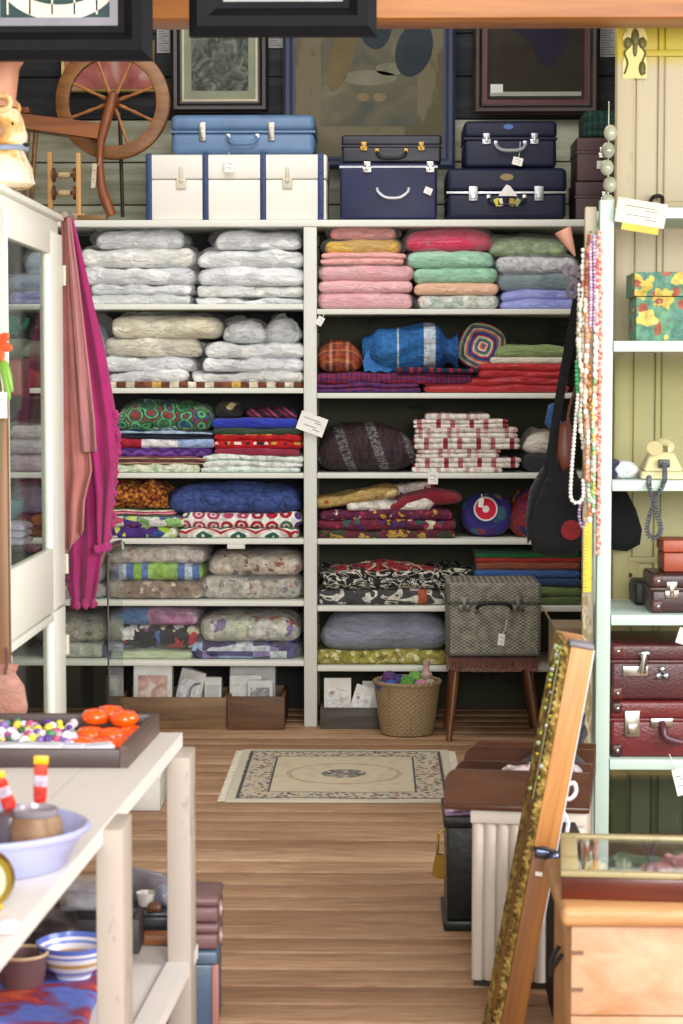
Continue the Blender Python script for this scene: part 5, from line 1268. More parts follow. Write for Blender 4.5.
mb.tube([P(122, 542, 6.5), P(122.4, 543, 6.5)+Vector((0, .0, -.02))], .009, 10)
c0 = P(101, 563, 6.5); mb.v = [tuple(Vector(v)-c0) for v in mb.v]
ch = mb.build('chrome_rail', metal('#c9ccd0', .15), None, c0)
tag(ch, 'curved chrome rail hooked above the glass case beside the magenta fringe', 'rail')
p = P(101, 563, 6.5)
zfl = zg+.004
MB().tube([(P(105, 552, 6.5).x-c0.x, 0, P(105, 552, 6.5).z-c0.z), (P(107, 552, 6.5).x-c0.x, .125, zfl-c0.z-.002)], .004, 8).build('rail_post', metal('#c9ccd0', .15), ch)

# slim wooden stand with an artificial flower at the very left
YV = 4.72; xs = Xu(2, YV)
sd_ = thing('display_stand', 'slim brown wooden display stand cut by the left picture edge, before the cabinet', 'stand', (xs, YV, 0))
MB().box((0, 0, Zv(375, YV)/2+.02), (.034, .03, Zv(375, YV)-.04), .005).build('pole', wood('#8c6038', '#5c3c20', 2, 5), sd_)
MB().lathe([(.11, 0), (.115, .006), (.10, .02), (.03, .038), (.02, .04)], 28).build('base', wood('#6c4a2a', '#4a3018', 0, 5), sd_)
fl_ = thing('artificial_flower', 'orange artificial flower with long green leaves tied to the brown stand', 'flower', (xs+.0, YV-.03, Zv(384, YV)))
zz = lambda v: Zv(v, YV)-Zv(384, YV)
MB().tube([(0, 0, zz(470)), (.002, 0, 0), (.0, -.004, zz(345))], .003, 6).build('stem', plain('#4c7c2c', .5), fl_)
mb = MB()
for k_ in range(7):
    a_ = 2*PI*k_/7; M_ = Matrix.Translation((.0, -.01, zz(345))) @ Matrix.Rotation(a_, 4, 'Y') @ Matrix.Rotation(.5, 4, 'X')
    mb.ball((0, 0, .024), (.012, .004, .024), 8, 6, M_)
mb.build('petals', plain('#e8683c', .5), fl_)
for (x1_, v1, tw_) in ((.035, 392, 0), (.03, 372, .6), (.028, 400, 1.)):
    mb = MB(); pts = spline([(0, 0, zz(360)), (x1_*.5, -.01, zz(366)), (x1_, -.014, zz(v1))], 6)
    mb.tube(pts, [.002+.009*math.sin(PI*min(1, i/(len(pts)-1)*.9+.05)) for i in range(len(pts))], 8); mb.build('leaf', plain('#7cac3c', .45), fl_)
price_tag((.016, -.03, zz(405)), .02, .06, parent=fl_, strings=(-.01, .02, .08))
p = P(5, 700, 4.5)
pch = tag(MB().lathe([(.02, -.13), (.04, -.125), (.05, -.08), (.042, -.03), (.022, .0), (.03, .02), (.028, .022)], 24, sy=.5).mat(1).tube(spline([(.0, -.02, .0), (.004, -.01, .03), (.0, .0, .06)], 4), .004, 6).build('cloth_pouch', [cloth('#9c6454', '#c09080'), cloth('#6a4236')], None, (xs+.012, YV-.03, Zv(672, YV))), 'small pinkish brown pouch hanging on the wooden stand', 'pouch')

# ------------------------------------------------------------------ white table in the left foreground
ZTB = .80; tw_m = worn('#d8d2ce', '#a89c92', .55, .64, 6, 1)
edge = [P(183, 731, 4.33), P(0, 951, 2.655)]
xe = lambda Y: edge[1].x+(edge[0].x-edge[1].x)*(Y-2.655)/(4.33-2.655)
tb = thing('white_table', 'white painted wooden table with a lower shelf in the left foreground', 'table', (-.8, 3.4, 0))
def skewbox(mb, Y0, Y1, dx0, dx1, z0, z1):
    """box whose right edge follows the table edge"""
    vs = []
    for z in (z0, z1):
        for (Y, dx) in ((Y0, dx0), (Y0, dx1), (Y1, dx1), (Y1, dx0)): vs.append((xe(Y)+dx+.8, Y-3.4, z))
    mb.add(vs, [(0, 1, 2, 3), (4, 5, 6, 7), (0, 1, 5, 4), (1, 2, 6, 5), (2, 3, 7, 6), (3, 0, 4, 7)]); return mb
mb = MB()
for i_ in range(6): skewbox(mb, 2.2, 4.33, -.141-.142*i_-(.018 if 0 else 0), -.001-.142*i_, ZTB-.03, ZTB)
mb.build('table_top', tw_m, tb)
tleg = worn('#a89c92', '#857a70', .6, .6, 12, 2)
for (Y, w_) in ((4.265, .05), (3.465, .047), (2.4, .047)):
    x = xe(Y)+.8
    MB().bb(x+.03-w_, x+.03, Y-3.4-.065, Y-3.4+.065, 0, ZTB-.004 if Y < 4 else ZTB-.031, .003).build('leg', tleg, tb)
    MB().bb(x-.9, x-.9+w_, Y-3.4-.065, Y-3.4+.065, 0, ZTB-.031, .003).build('leg', tleg, tb)
lz = Zv(949, 4.3, 183)
mb = MB()
for i_ in range(5): skewbox(mb, 2.3, 4.62, -.16-.15*i_, -.02-.15*i_, lz-.03, lz-.008)
mb.build('lower_shelf', tw_m, tb)
mb = MB(); skewbox(mb, 2.3, 4.34, -.0185, .0295-.001*0, lz-.03, lz); mb.build('shelf_rail', tw_m, tb)
ZL = lz-.0075
# tray
def skew(Y0, Y1): return None
trm = wood('#4a3634', '#2f2222', 0, 4, .45)
x1n, x1f = Xu(119, 3.94), Xu(150, 4.30)
tr = thing('wooden_tray', 'dark wooden tray of beads and orange pieces on the white table', 'tray', ((x1n-.3), 4.12, ZTB+.0005))
O = tr.location
def q4(mb, pts, z0, z1):
    vs = [(x-O.x, y-O.y, z) for z in (z0, z1) for x, y in pts]
    mb.add(vs, [(0, 1, 2, 3), (4, 5, 6, 7), (0, 1, 5, 4), (1, 2, 6, 5), (2, 3, 7, 6), (3, 0, 4, 7)]); return mb
xl_ = x1n-.62; hT = .044
mb = MB(); q4(mb, [(xl_, 3.94), (x1n, 3.94), (x1f, 4.30), (xl_, 4.30)], 0, .008); mb.build('bottom', plain('#2f7a5c', .7), tr)
MB().bb(xl_-O.x, x1n-O.x, 3.94-.016-O.y, 3.94-O.y-.0005, 0, .037, .002).build('side', trm, tr)
MB().bb(xl_-O.x, x1f-O.x, 4.30+.0005-O.y, 4.316-O.y, 0, hT, .002).build('side', trm, tr)
mb = MB(); q4(mb, [(x1n+.0005, 3.924), (x1n+.016, 3.924), (x1f+.016, 4.316), (x1f+.0005, 4.316)], 0, hT); mb.build('side', wood('#6a5650', '#463632', 1, 4, .5), tr)
MB().bb(xl_-.016-O.x, xl_-O.x-.0005, 3.924-O.y, 4.316-O.y, 0, hT, .002).build('side', trm, tr)
zt_ = ZTB+.0095
org = plain('#ff5a10', .12, 0, .05, 20, .05, .5)
ops = [(82, 722, 0, 'front left'), (103, 724, 0, 'front middle'), (124, 722, 0, 'front right'), (90, 712, 0, 'middle left'), (112, 713, 0, 'middle'), (132, 711, 0, 'right rear'), (96, 705, 1, 'raised rear left'), (110, 701, 1, 'topmost'), (124, 707, 1, 'raised right')]
for (u, v, up_, wh_) in ops:
    Y = 4.04+ (724-v)*.011+ (.0 if up_ else 0); p = P(u, v, Y)
    z = zt_+(.026 if up_ else 0); r = .031
    o = MB().lathe([(.004, .018), (.012, .026), (.022, .028), (r, .018), (r, .009), (.024, 0), (.006, .004)], 24).build('orange_shell', org, None, (p.x, Y, z), 60)
    tag(o, 'glossy orange rounded shell piece, '+wh_+' of the heap in the tray', 'shell', 'orange shells in the tray')
pal = ['#e8e2ee', '#5c3c8c', '#e6d84c', '#f0eef4', '#c84c7c', '#8c6cb4', '#f2f0f0', '#4c8c5c', '#d8b4cc']
rs = random.Random(11); mb = MB(); mats_ = [plain(c_, .3) for c_ in pal]
for k_ in range(170):
    Y = rs.uniform(4.0, 4.24); u = rs.uniform(0, 74); p = P(u, 720, Y); r = rs.uniform(.006, .011)
    mb.mat(k_ % 9); mb.ball((p.x+.65, Y-4.1, r+rs.uniform(0, .022)), r, 8, 6)
o = mb.build('loose_beads', mats_, None, (-.65, 4.1, zt_)); tag(o, 'heap of small white violet and yellow beads in the dark tray', 'beads'); o['kind'] = 'stuff'
for (u, v, w_, d_, rz, lab, col) in ((80, 740, .13, .05, .2, 'white paper slip in front of the orange shells in the tray', '#d9d9e6'), (25, 735, .16, .05, -.1, 'crumpled white tissue at the front left of the tray', '#dcdae6'), (55, 742, .12, .03, .05, 'pale lilac card along the front of the tray', '#c9c6dc')):
    p = P(u, v, 3.975)
    o = MB().add(*soft(w_, d_, .016, 1, amp=.004, seed=u)).build('paper_slip', plain(col, .7), None, (p.x, 3.975, zt_+.016), 80); o.rotation_euler.z = rz
    tag(o, lab, 'paper')
# lavender basin
bs = thing('plastic_basin', 'lavender oval plastic basin near the front of the white table', 'basin', (-.66, 3.13, ZTB+.0005))
lav = plain('#a9aed8', .28, 0, .05, 20, .05)
sx_, sy_ = 1.0, .78; R = .205
MB().lathe([(R*.80, 0), (R*.83, .003), (R*.95, .054), (R*1.0, .056), (R*1.01, .062), (R*.985, .066), (R*.94, .062), (R*.79, .008), (.01, .006)], 64, sx=sx_, sy=sy_).build('basin_wall', lav, bs)
zb_ = ZTB+.009
jr = thing('clay_jar', 'brown glazed round jar with a glass rim standing in the lavender basin', 'jar', (Xu(32, 3.12), 3.13, zb_))
MB().lathe([(.025, 0), (.034, .005), (.041, .03), (.042, .055), (.036, .071), (.028, .075), (.02, .07)], 32).build('body', art(('#6c4c34', '#8c6c50', '#4c3424'), 8, 1, 'brown_glaze'), jr)
MB().lathe([(.034, .0715), (.036, .074), (.036, .081), (.033, .083), (.031, .076)], 32).build('glass_rim', plain('#8c848c', .15), jr)
tag(MB().lathe([(.02, 0), (.03, .004), (.036, .04), (.03, .066), (.02, .07)], 24).build('dark_jar', plain('#5a5058', .25), None, (Xu(6, 3.14), 3.16, zb_)), 'dark grey squat jar at the left edge in the lavender basin', 'jar')
def sweet(u, vt, Y, tilt, lab, zb):
    H = Zv(vt, Y, u)-zb; t = thing('foil_packet', lab, 'packet', (Xu(u, Y), Y, zb), .15, 'red foil packets in the basin'); t.rotation_euler = (.1, tilt, .15)
    rd = plain('#d8281c', .3); 
    MB().add(*soft(.022, .012, H*.82, 1, .9, amp=.001, seed=u+3, droop=0, nx=8)).build('wrapper', palette_mat('red_wrapper', lambda n_: n_.ramp(n_.n('ShaderNodeMapRange', {0: n_.xyz(n_.co())[2], 1: 0, 2: H}).outputs[0], [(0, '#d8301c'), (.36, '#d8c8dc'), (.6, '#e03a20'), (1, '#e03a20')], 'CONSTANT'), .3), t)
    MB().box((0, 0, H*.9), (.024, .006, H*.18), .002).build('crimped_end', plain('#f0b820', .35), t)
sweet(36, 754, 3.2, .06, 'red foil packet with a yellow end standing upright in the basin jar', zb_+.076)
sweet(8, 768, 3.18, -.35, 'red foil packet with a yellow end leaning left in the basin', zb_+.07)
tag(MB().lathe([(.02, 0), (.026, .004), (.026, .016), (.02, .02)], 20).build('purple_lid', plain('#9c5cd0', .35), None, (Xu(6, 3.05), 3.07, zb_)), 'purple plastic lid at the front of the lavender basin', 'lid')
a = P(0, 878, 2.84)
gk = thing('brass_clock', 'small round brass rimmed clock standing at the near left of the table', 'clock', (a.x-.026, 2.86, ZTB+.0005))
M_ = Matrix.Translation((0, 0, .045)) @ Matrix.Rotation(PI/2, 4, 'X')
MB().lathe([(.034, -.012), (.042, -.012), (.044, 0), (.042, .012), (.034, .012), (.033, 0)], 40, M=M_).build('rim', metal('#b89a3c', .3), gk)
MB().lathe([(.0335, -.008), (.0335, .006)], 36, M=M_).build('face', plain('#c9cfa8', .4), gk)
mb = MB().box((0, -.0075, .055), (.002, .001, .02)).box((.007, -.0075, .045), (.016, .001, .002)); mb.build('hands', plain('#1c1c1c'), gk)
for s in (-1, 1): MB().tube([(s*.02, 0, .012), (s*.024, 0, 0.001)], .004, 8).build('foot', metal('#b89a3c', .3), gk)
a = P(6, 918, 2.74)
tag(MB().lathe([(.012, 0), (.02, .003), (.022, .012), (.012, .018), (.006, .02)], 18).build('china_trinket', plain('#e6d0d8', .2), None, (a.x, 2.74, ZTB+.0005)), 'tiny pink and white china trinket at the near corner of the table', 'trinket')
# things on the table's lower shelf
a = P(64, 972, 4.02)
clm = cells(('#8c2c3c', '#3c4c9c', '#c45a3c', '#6c3c74', '#4a64b8', '#d88c5c'), 6)
tag(MB().add(*soft(.60, .50, .03, 1, amp=.006, seed=9, droop=.1)).build('patterned_cloth', art(('#3a4a9c', '#5c74c8', '#7c2c4c', '#b8442c', '#d8845c'), 4.5, 1.2, 'sunset_cloth', (1, 2, 1)), None, (-.86, 3.98, ZL)), 'blue and sunset red patterned cloth spread on the lower table shelf', 'cloth')
zc_ = ZL+.029
bw_ = thing('striped_bowl', 'blue white and ochre striped pottery bowl on the patterned cloth', 'bowl', (Xu(68, 4.0), 4.02, zc_))
def bowlmat():
    t = NT('striped_glaze'); z = t.xyz(t.co())[2]
    c = t.ramp(t.n('ShaderNodeMapRange', {0: z, 1: 0, 2: .075}).outputs[0], [(0, '#c9cce0'), (.2, '#8c9cd8'), (.3, '#dcdce4'), (.44, '#c09a5c'), (.56, '#dfdce0'), (.7, '#7c8cd0'), (.78, '#e4e0e4'), (.86, '#5c70c0')], 'CONSTANT')
    return t.done(c, .2)
MB().lathe([(.03, 0), (.036, .002), (.036, .008), (.055, .025), (.070, .05), (.077, .074), (.073, .075), (.064, .05), (.05, .028), (.01, .014)], 48).build('bowl_wall', bowlmat(), bw_)
tag(MB().lathe([(.034, 0), (.040, .004), (.045, .03), (.048, .068), (.05, .07), (.045, .068), (.040, .03), (.014, .01)], 36).mat(1).tube([(.049*math.cos(2*PI*j/36), .049*math.sin(2*PI*j/36), .07) for j in range(36)], .004, 8, True).build('clay_pot', [plain('#6a4a4c', .5), plain('#c9a884', .4)], None, (Xu(20, 3.97), 3.95, zc_)), 'dark brown round pot with a tan rim on the lower table shelf', 'pot')
tag(MB().add(*soft(.20, .16, .09, 1, 1, amp=.012, seed=31, droop=.3)).build('leather_bag', plain('#2c2426', .35, 0, .2, 30, .4), None, (-.72, 4.155+.02, ZL+.034)), 'crumpled dark leather bag behind the striped bowl', 'bag')
o = thing('plastic_box', 'open clear plastic box of silver trinkets at the rear of the lower shelf', 'box', (Xu(82, 4.19)+.01, 4.205, ZL+.125))
MB().add(*soft(.10, .07, .05, 1, .5, amp=.006, seed=12, droop=.05)).build('trinkets', plain('#b4b0b8', .2, .5, .3, 30, .8), o); MB().add(*soft(.12, .085, .062, 1, .4, amp=.002, seed=13, droop=.02)).build('box_wall', wrap(.3), o)
cr2, _, _ = crate(36, 136, 921, 4.16, .1, 'dark low crate at the back of the lower shelf holding the clear plastic box', plain('#2a2426', .5), 'dark_crate', ZL+.0345)
# seen between the table legs
zbx = ZL+.0005
tag(MB().box((0, 0, .012), (.15, .05, .022), .006).build('wooden_dish', wood('#a3622f', '#7a4420', 0, 5), None, (Xu(150, 4.36), 4.37, zbx)), 'reddish brown wooden dish on the lower table shelf before a black tin', 'dish')
t = thing('black_tin', 'black tin box seen between the table legs, under the white cup', 'tin', (Xu(145, 4.46), 4.47, zbx))
MB().box((0, 0, .023), (.13, .11, .045), .004).build('body', plain('#22242a', .3), t); MB().box((0, 0, .051), (.134, .114, .010), .003).build('lid', plain('#30333a', .25), t)
zx = zbx+.0565
tag(MB().lathe([(.014, 0), (.018, .003), (.022, .022), (.024, .032), (.022, .032), (.015, .005)], 28).build('china_cup', plain('#dcd8d0', .2), None, (Xu(143, 4.45), 4.47, zx)), 'small white china cup among trinkets seen between the table legs', 'cup')
tag(MB().add(*soft(.045, .045, .05, 1, 1, amp=.006, seed=44, droop=.3)).build('glass_trinket', plain('#9aa0b4', .1, 0, .3, 20), None, (Xu(160, 4.45), 4.47, zx)), 'blue grey glass trinket right of the white cup', 'trinket')
tag(MB().add(*soft(.035, .03, .02, 1, 1, amp=.005, seed=45, droop=.3)).build('brown_trinket', plain('#6c4430', .3), None, (Xu(152, 4.42), 4.425, zx)), 'brown nut like trinket in front of the white cup', 'trinket')
tag(MB().add(*soft(.16, .08, .10, 1, 1, amp=.014, seed=46, droop=.3)).build('plastic_bundle', plain('#8c8490', .15, 0, .4, 30, .5), None, (Xu(150, 4.56)-.02, 4.575, zbx)), 'greyish lilac shiny plastic bundle behind the black tin on the lower shelf', 'bundle')
# pinkish leather case and blue trunk on the floor beyond the table
YL = 4.72
bt = thing('metal_trunk', 'blue grey metal trunk on the floor under the pinkish leather cases', 'trunk', (Xu(214, YL)-.2, YL+.09, 0))
H = Zv(953, YL)
MB().box((0, 0, H*.42), (.4, .17, H*.84), .008).build('body', plain('#4c6078', .4, 0, .1), bt); MB().box((0, 0, H*.92), (.406, .176, H*.155), .006).build('lid', plain('#566c86', .4), bt)
MB().bb(.19, .206, -.09, -.07, 0, H*.84, .002).build('corner_strip', plain('#a8746c', .5), bt)
MB().bb(.14, .15, -.089, -.083, 0, H*.84, .001).build('edge_strip', metal('#9aa4b4'), bt)
lc = plain('#7a5a5c', .45, 0, .15, 60, .3)
Hc = Zv(926, YL)-H
def lcase(z0, h, lab, nm='leather_case'):
    o = thing(nm, lab, 'suitcase', (Xu(216, YL)-.2, YL+.09, z0))
    MB().box((0, 0, h*.31), (.4, .16, h*.6), .01, seg=3).build('body', lc, o); MB().box((0, 0, h*.81), (.404, .164, h*.37), .01, seg=3).build('lid', lc, o)
    for x in (.13, -.1): MB().box((x, 0, h*.5), (.022, .168, h+.004), .003).build('strap', plain('#8c6264', .5), o)
    MB().tube([(.204, -.05+.022*math.cos(q_), h*.45+.018*math.sin(q_)) for q_ in [2*PI*j/18 for j in range(18)]], .0035, 6, True).build('ring', plain('#b49a98', .4, .3), o)
    return o
lcase(H+.001, Hc, 'worn pinkish leather case on the blue trunk, lower of two beside the table leg')
lcase(H+Hc+.002, Zv(899, YL)-H-Hc-.002, 'worn pinkish leather case topping the blue trunk beside the table leg')

# ------------------------------------------------------------------ mint rack on the right
YM = 6.3; mint = worn('#bcd2c8', '#8fa897', .5, .68, 9, 2); minth = worn('#c4dad0', '#8fa897', .5, .68, 9, 0)
mk_ = thing('mint_rack', 'pale mint green open rack of cases at the right side of the aisle', 'rack', (Xu(604, YM), YM, 0)); OX = mk_.location.x
px0, px1 = Xu(597.5, YM), Xu(611.5, YM); DM = .46; xr = px0+.95
def mkb(nm, x0, x1, y0, y1, z0, z1, m=None, b_=.003): return MB().bb(x0-OX, x1-OX, y0-YM, y1-YM, z0, z1, b_).build(nm, m or mint, mk_)
zpt = Zv(200, YM)
for (x0, x1) in ((px0, px1), (xr-.044, xr)):
    for (y0, y1) in ((YM, YM+.04), (YM+DM-.04, YM+DM)): mkb('post', x0, x1, y0, y1, 0, zpt)
MZ = [Zv(v, YM) for v in (208, 341, 480, 614, 758)]
for z in MZ:
    mkb('shelf_board', px1+.001, xr-.045, YM+.004, YM+DM-.004, z-.03, z-.001, minth)
    mkb('shelf_lip', px1+.001, xr-.045, YM-.006, YM+.0035, z-.034, z, minth)
# handwritten card on the rack top
a = P(641, 213, YM-.02)
o = price_tag((a.x, YM-.022, a.z), .155, .075, (0, .16, 0), 'handwritten cream card with yellow underside strip on top of the mint rack', lines=2, col='#ded6c0', name='paper_card')
MB().box((.005, .0018, -.048), (.115, .002, .022), .0).build('yellow_strip', plain('#e0b84c', .7), o)
# gift box
def gbm():
    return floral('#6a9c7c', ('#d8c05c', '#e0cc6c', '#d8c05c', '#a86048'), 13, .40, '#5c9080', .6, 0, '#a86048')
x0_ = Xu(633, YM+.06); gx = thing('floral_box', 'green floral patterned gift box with lid on the upper mint shelf', 'box', (x0_+.12, YM+.16, MZ[1]))
Hb = Zv(297, YM+.06)-MZ[1]; Hl = Zv(273, YM+.06)-MZ[1]
MB().box((0, 0, Hb/2), (.232, .2, Hb), .003).build('body', gbm(), gx); MB().box((0, 0, (Hb+Hl)/2+.002), (.246, .214, Hl-Hb), .003).build('lid', gbm(), gx)
# telephone
crm = plain('#dcd0a0', .3, 0, .05, 20, .05)
ph = thing('telephone', 'cream rotary telephone with a grey coiled cord on the middle mint shelf', 'telephone', (Xu(662, YM+.1), YM+.14, MZ[2]))
w0 = .075
def frust(mb, x0, y0, x1, y1, z0, z1, cy=0):
    vs = [(-x0, -y0, z0), (x0, -y0, z0), (x0, y0, z0), (-x0, y0, z0), (-x1, cy-y1, z1), (x1, cy-y1, z1), (x1, cy+y1, z1), (-x1, cy+y1, z1)]
    mb.add(vs, [(0, 1, 2, 3), (4, 5, 6, 7), (0, 1, 5, 4), (1, 2, 6, 5), (2, 3, 7, 6), (3, 0, 4, 7)]); return mb
b_ = frust(MB(), w0, .085, w0*.93, .078, 0, .025).build('base', crm, ph); 
mb = MB(); frust(mb, w0*.85, .072, .038, .035, .0255, .085); bo = mb.build('body', crm, ph)
for o_ in (b_, bo):
    md = o_.modifiers.new('soft_edges', 'BEVEL'); md.width = .008; md.segments = 3
mb = MB()
for s in (-1, 1): mb.box((s*.024, 0, .092), (.012, .05, .022), .004)
mb.build('cradle', crm, ph)
MB().tube(spline([(-.03, -.08, .098), (-.018, -.047, .112), (0, 0, .116), (.018, .047, .112), (.03, .08, .098)], 4), [.026, .024, .02, .017, .015, .0145, .014, .0145, .014, .0145, .015, .016, .017, .02, .022, .024, .026], 14).build('handset', crm, ph)
MB().box((.0, -.0735, .05), (.036, .018, .026), .003).build('cord_socket', plain('#34363a', .4), ph)
Lp = ph.location
cpt = [(664, 463), (665, 474), (664, 482), (660, 491), (655, 502), (658, 518), (661, 529), (657, 537), (650, 537), (647, 528), (650, 514), (654, 503), (651, 493), (649, 484), (649, 477)]
ys_ = [YM+.05, YM+.02, YM-.022, YM-.025, YM-.03, YM-.03, YM-.03, YM-.03, YM-.03, YM-.03, YM-.035, YM-.036, YM-.032, YM-.022, YM+.03]
cl = spline([P(u, v, y_)-Lp for (u, v), y_ in zip(cpt, ys_)], 24)
hp = []
L_ = 0
for i in range(len(cl)-1):
    t_ = (cl[i+1]-cl[i]).normalized(); nrm_ = t_.cross(Vector((0, 1, 0))).normalized() if abs(t_.y) < .95 else Vector((1, 0, 0)); bn = t_.cross(nrm_)
    for k_ in range(2):
        L_ += (cl[i+1]-cl[i]).length/2; a_ = L_*2*PI/.009
        hp.append(cl[i].lerp(cl[i+1], k_/2)+nrm_*.0065*math.cos(a_)+bn*.0065*math.sin(a_))
MB().tube(hp, .0026, 5).build('coiled_cord', plain('#5c626c', .4), ph)
o = tag(MB().add(*soft(.085, .08, .06, 1, 1, amp=.008, seed=71, droop=.25)).mat(1).add(*soft(.05, .084, .064, 1, 1, amp=.006, seed=72, droop=.25), M=Matrix.Translation((-.03, .012, .0))).build('rolled_socks', [cloth('#d4d6d8'), cloth('#2c3448')], None, (Xu(625, YM+.05), YM+.11, MZ[2])), 'white and navy rolled bundle left of the cream telephone', 'bundle')
o.rotation_euler = (0, 0, .3)
# cases on the lower mint shelves
o, f, H, W_ = suitcase(652, 720, 573, 614, YM+.04, 'small dark brown leather case with metal lock on the mint shelf below the telephone', plain('#3c2224', .35), d=.2, z0=MZ[3], seam=.6, latches=(.3,), handle=False, corners=plain('#4c2c28', .4), bev=.012, name='leather_case', latchm=metal('#b4aca0', .35), ls=1.1)
H1_ = H
tag(MB().box((0, 0, .04), (.1, .14, .08), .012, seg=3).build('dark_pouch', plain('#1e2320', .5), None, (Xu(645, YM+.25)+.02, YM+.33, MZ[3])), 'dark green black pouch behind the small brown leather case', 'pouch')
t = thing('orange_box', 'terracotta orange lidded box on top of the small brown leather case', 'box', (Xu(665, YM+.06)+.07, YM+.15, MZ[3]+H1_+.002))
hb_ = Zv(540, YM+.06)-MZ[3]-H1_-.002
MB().box((0, 0, hb_*.3), (.14, .15, hb_*.6), .005).build('body', plain('#a0482c', .45), t); MB().box((0, 0, hb_*.81), (.146, .156, hb_*.38), .005).build('lid', plain('#b0543a', .45), t)
rdl = plain('#6c2224', .32, 0, .15, 120, .3); mrl = plain('#4e2124', .35, 0, .15, 120, .3)
o, f, H, W_ = suitcase(612.5, 735, 700, 758, YM+.03, 'worn red leather suitcase with dark corners, lower of two on the mint rack', rdl, d=.34, z0=MZ[4], seam=.66, latches=(), handle=False, corners=plain('#3c1a1c', .35), bev=.012)
H1_ = H
def plate_latch(o, x, z, f):
    MB().box((x, f-.006, z), (.05, .012, .085), .004).box((x, f-.014, z-.016), (.03, .008, .034), .004).build('latch', metal('#b9b7ae', .3), o)
plate_latch(o, Xu(635, YM)-o.location.x, H*.6, f)
xh = Xu(665, YM)-o.location.x
MB().box((xh, f-.005, H*.62), (.075, .01, .03), .012).build('handle_mount', metal('#c4c2bc', .25), o)
MB().tube(spline([(xh-.0, f-.012, H*.62), (xh+.004, f-.03, H*.52), (xh+.012, f-.036, H*.38), (xh+.06, f-.036, H*.3)], 5), .012, 10).build('handle', plain('#5c3440', .35), o)
o, f, H, W_ = suitcase(612.5, 735, 643, 699, YM+.03, 'maroon leather suitcase with a silver toggle lock, upper of two on the mint rack', mrl, d=.33, z0=MZ[4]+H1_+.002, seam=.68, latches=(), handle=False, corners=plain('#5c2a28', .35), bev=.012)
xt = Xu(640, YM)-o.location.x
mb = MB().box((xt-.006, f-.005, H*.52), (.085, .01, .036), .014, seg=4); mb.tube([(xt+.012, f-.012, H*.50), (xt+.018, f-.02, H*.72), (xt+.02, f-.012, H*.80)], [.014, .01, .016], 10); mb.ball((xt+.022, f-.01, H*.83), (.022, .008, .012), 12, 8); mb.build('latch', metal('#c4c4c0', .25), o)
mb = MB()
for k_ in range(3):
    a_ = PI/2+2*PI*k_/3; mb.ball((Xu(665, YM)-o.location.x+.014*math.cos(a_), f-.006, H*.47+.014*math.sin(a_)), (.012, .006, .012), 10, 8)
mb.build('ornament', metal('#b4bcc4', .3), o)
a = P(680, 782, YM-.04)
price_tag((a.x, YM-.04, a.z), .035, .085, (0, -.25, 0), 'white paper tag hanging under the lowest mint shelf near the right edge', (-.01, .02, .09))
a = P(681, 636, YM-.03)
price_tag((a.x+.004, YM-.03, a.z), .03, .05, (0, .3, 0), 'white tag at the right edge above the maroon suitcase', (.0, .02, .05))

# ------------------------------------------------------------------ weathered board with hanging necklaces and bags
YB2 = 6.3
wb = thing('weathered_board', 'narrow weathered upright board with flaking white paint left of the mint rack', 'board', (Xu(588, YB2+.05), YB2+.05, 0))
MB().box((0, 0, Zv(206, YB2)/2), (.036, .03, Zv(206, YB2)), .004).build('board', worn('#b9b09a', '#8c7c50', .7, .5, 18), wb)
for v in (232, 300, 400, 520):
    MB().tube([(0, -.014, Zv(v, YB2)), (0, -.05, Zv(v, YB2)+.004)], .003, 6).build('nail', metal('#8c8880'), wb)
def necklace(pts, cols, r, Y, label, ecc=1.0, gap=1.9, wob=.0, seed=0, twist=None):
    rs = random.Random(seed); ctr = P(pts[0][0], pts[0][1], Y); path = spline([P(u, v, Y)-ctr for u, v in pts], 10)
    mb = MB(); mats = [plain(c_, .22, 0, .05) for c_ in cols]; acc = 0; last = path[0]; seg = 0; tot = 0; n_ = 0
    mb.mat(0).ball(path[0], r)
    for a_, b_ in zip(path[:-1], path[1:]):
        L = (b_-a_).length; pos = 0
        while acc + (L-pos) >= r*gap:
            pos += r*gap-acc; acc = 0; p = a_.lerp(b_, min(1, pos/L)); n_ += 1
            k_ = rs.randrange(len(cols)) if seed else n_ % len(cols); mb.mat(k_)
            rr = r*rs.uniform(1-wob, 1+wob)
            p = p+Vector((rs.uniform(-wob, wob)*r, rs.uniform(-wob, wob)*r, 0))
            mb.ball(p, (rr, rr, rr*ecc), 8, 6)
            if twist: mb.mat((k_+1) % len(cols)); mb.ball(p+Vector((twist*math.cos(n_*.9), twist*math.sin(n_*.9), r*.8)), rr*.8, 7, 5)
        acc += L-pos
    mb.mat(0).tube(path, .0012, 4)
    return tag(mb.build('bead_necklace', mats, None, ctr, 70), label, 'necklace', 'bead necklaces hanging on the weathered board')
YN = YB2-.03
necklace([(599, 232), (600, 330), (599, 440), (598, 556)], ['#e89a84', '#f0c0a8', '#d86c5c', '#e8b0a4'], .0062, YN, 'long twisted coral pink bead strand nearest the mint post', 1, 1.5, .1, 0, .006)
necklace([(594, 236), (595, 290), (594, 332)], ['#c0a4d0', '#d4bce0', '#b08cc0'], .0062, YN-.01, 'short lilac bead strand left of the coral one', 1, 1.8)
necklace([(590, 245), (591, 290), (590, 330)], ['#d4b0d8', '#c8a0c4', '#e8d4e8'], .0058, YN-.015, 'short pale mauve bead strand beside the lilac one', 1, 1.8)
necklace([(596, 330), (595, 370), (594, 420), (593, 470), (592, 500)], ['#f0ece0', '#ece4d0', '#e6cfa0', '#f2f0ea', '#7cb46c'], .0085, YN-.012, 'strand of large white and cream oval beads below the lilac ones', 1.5, 2.7, .1, 3)
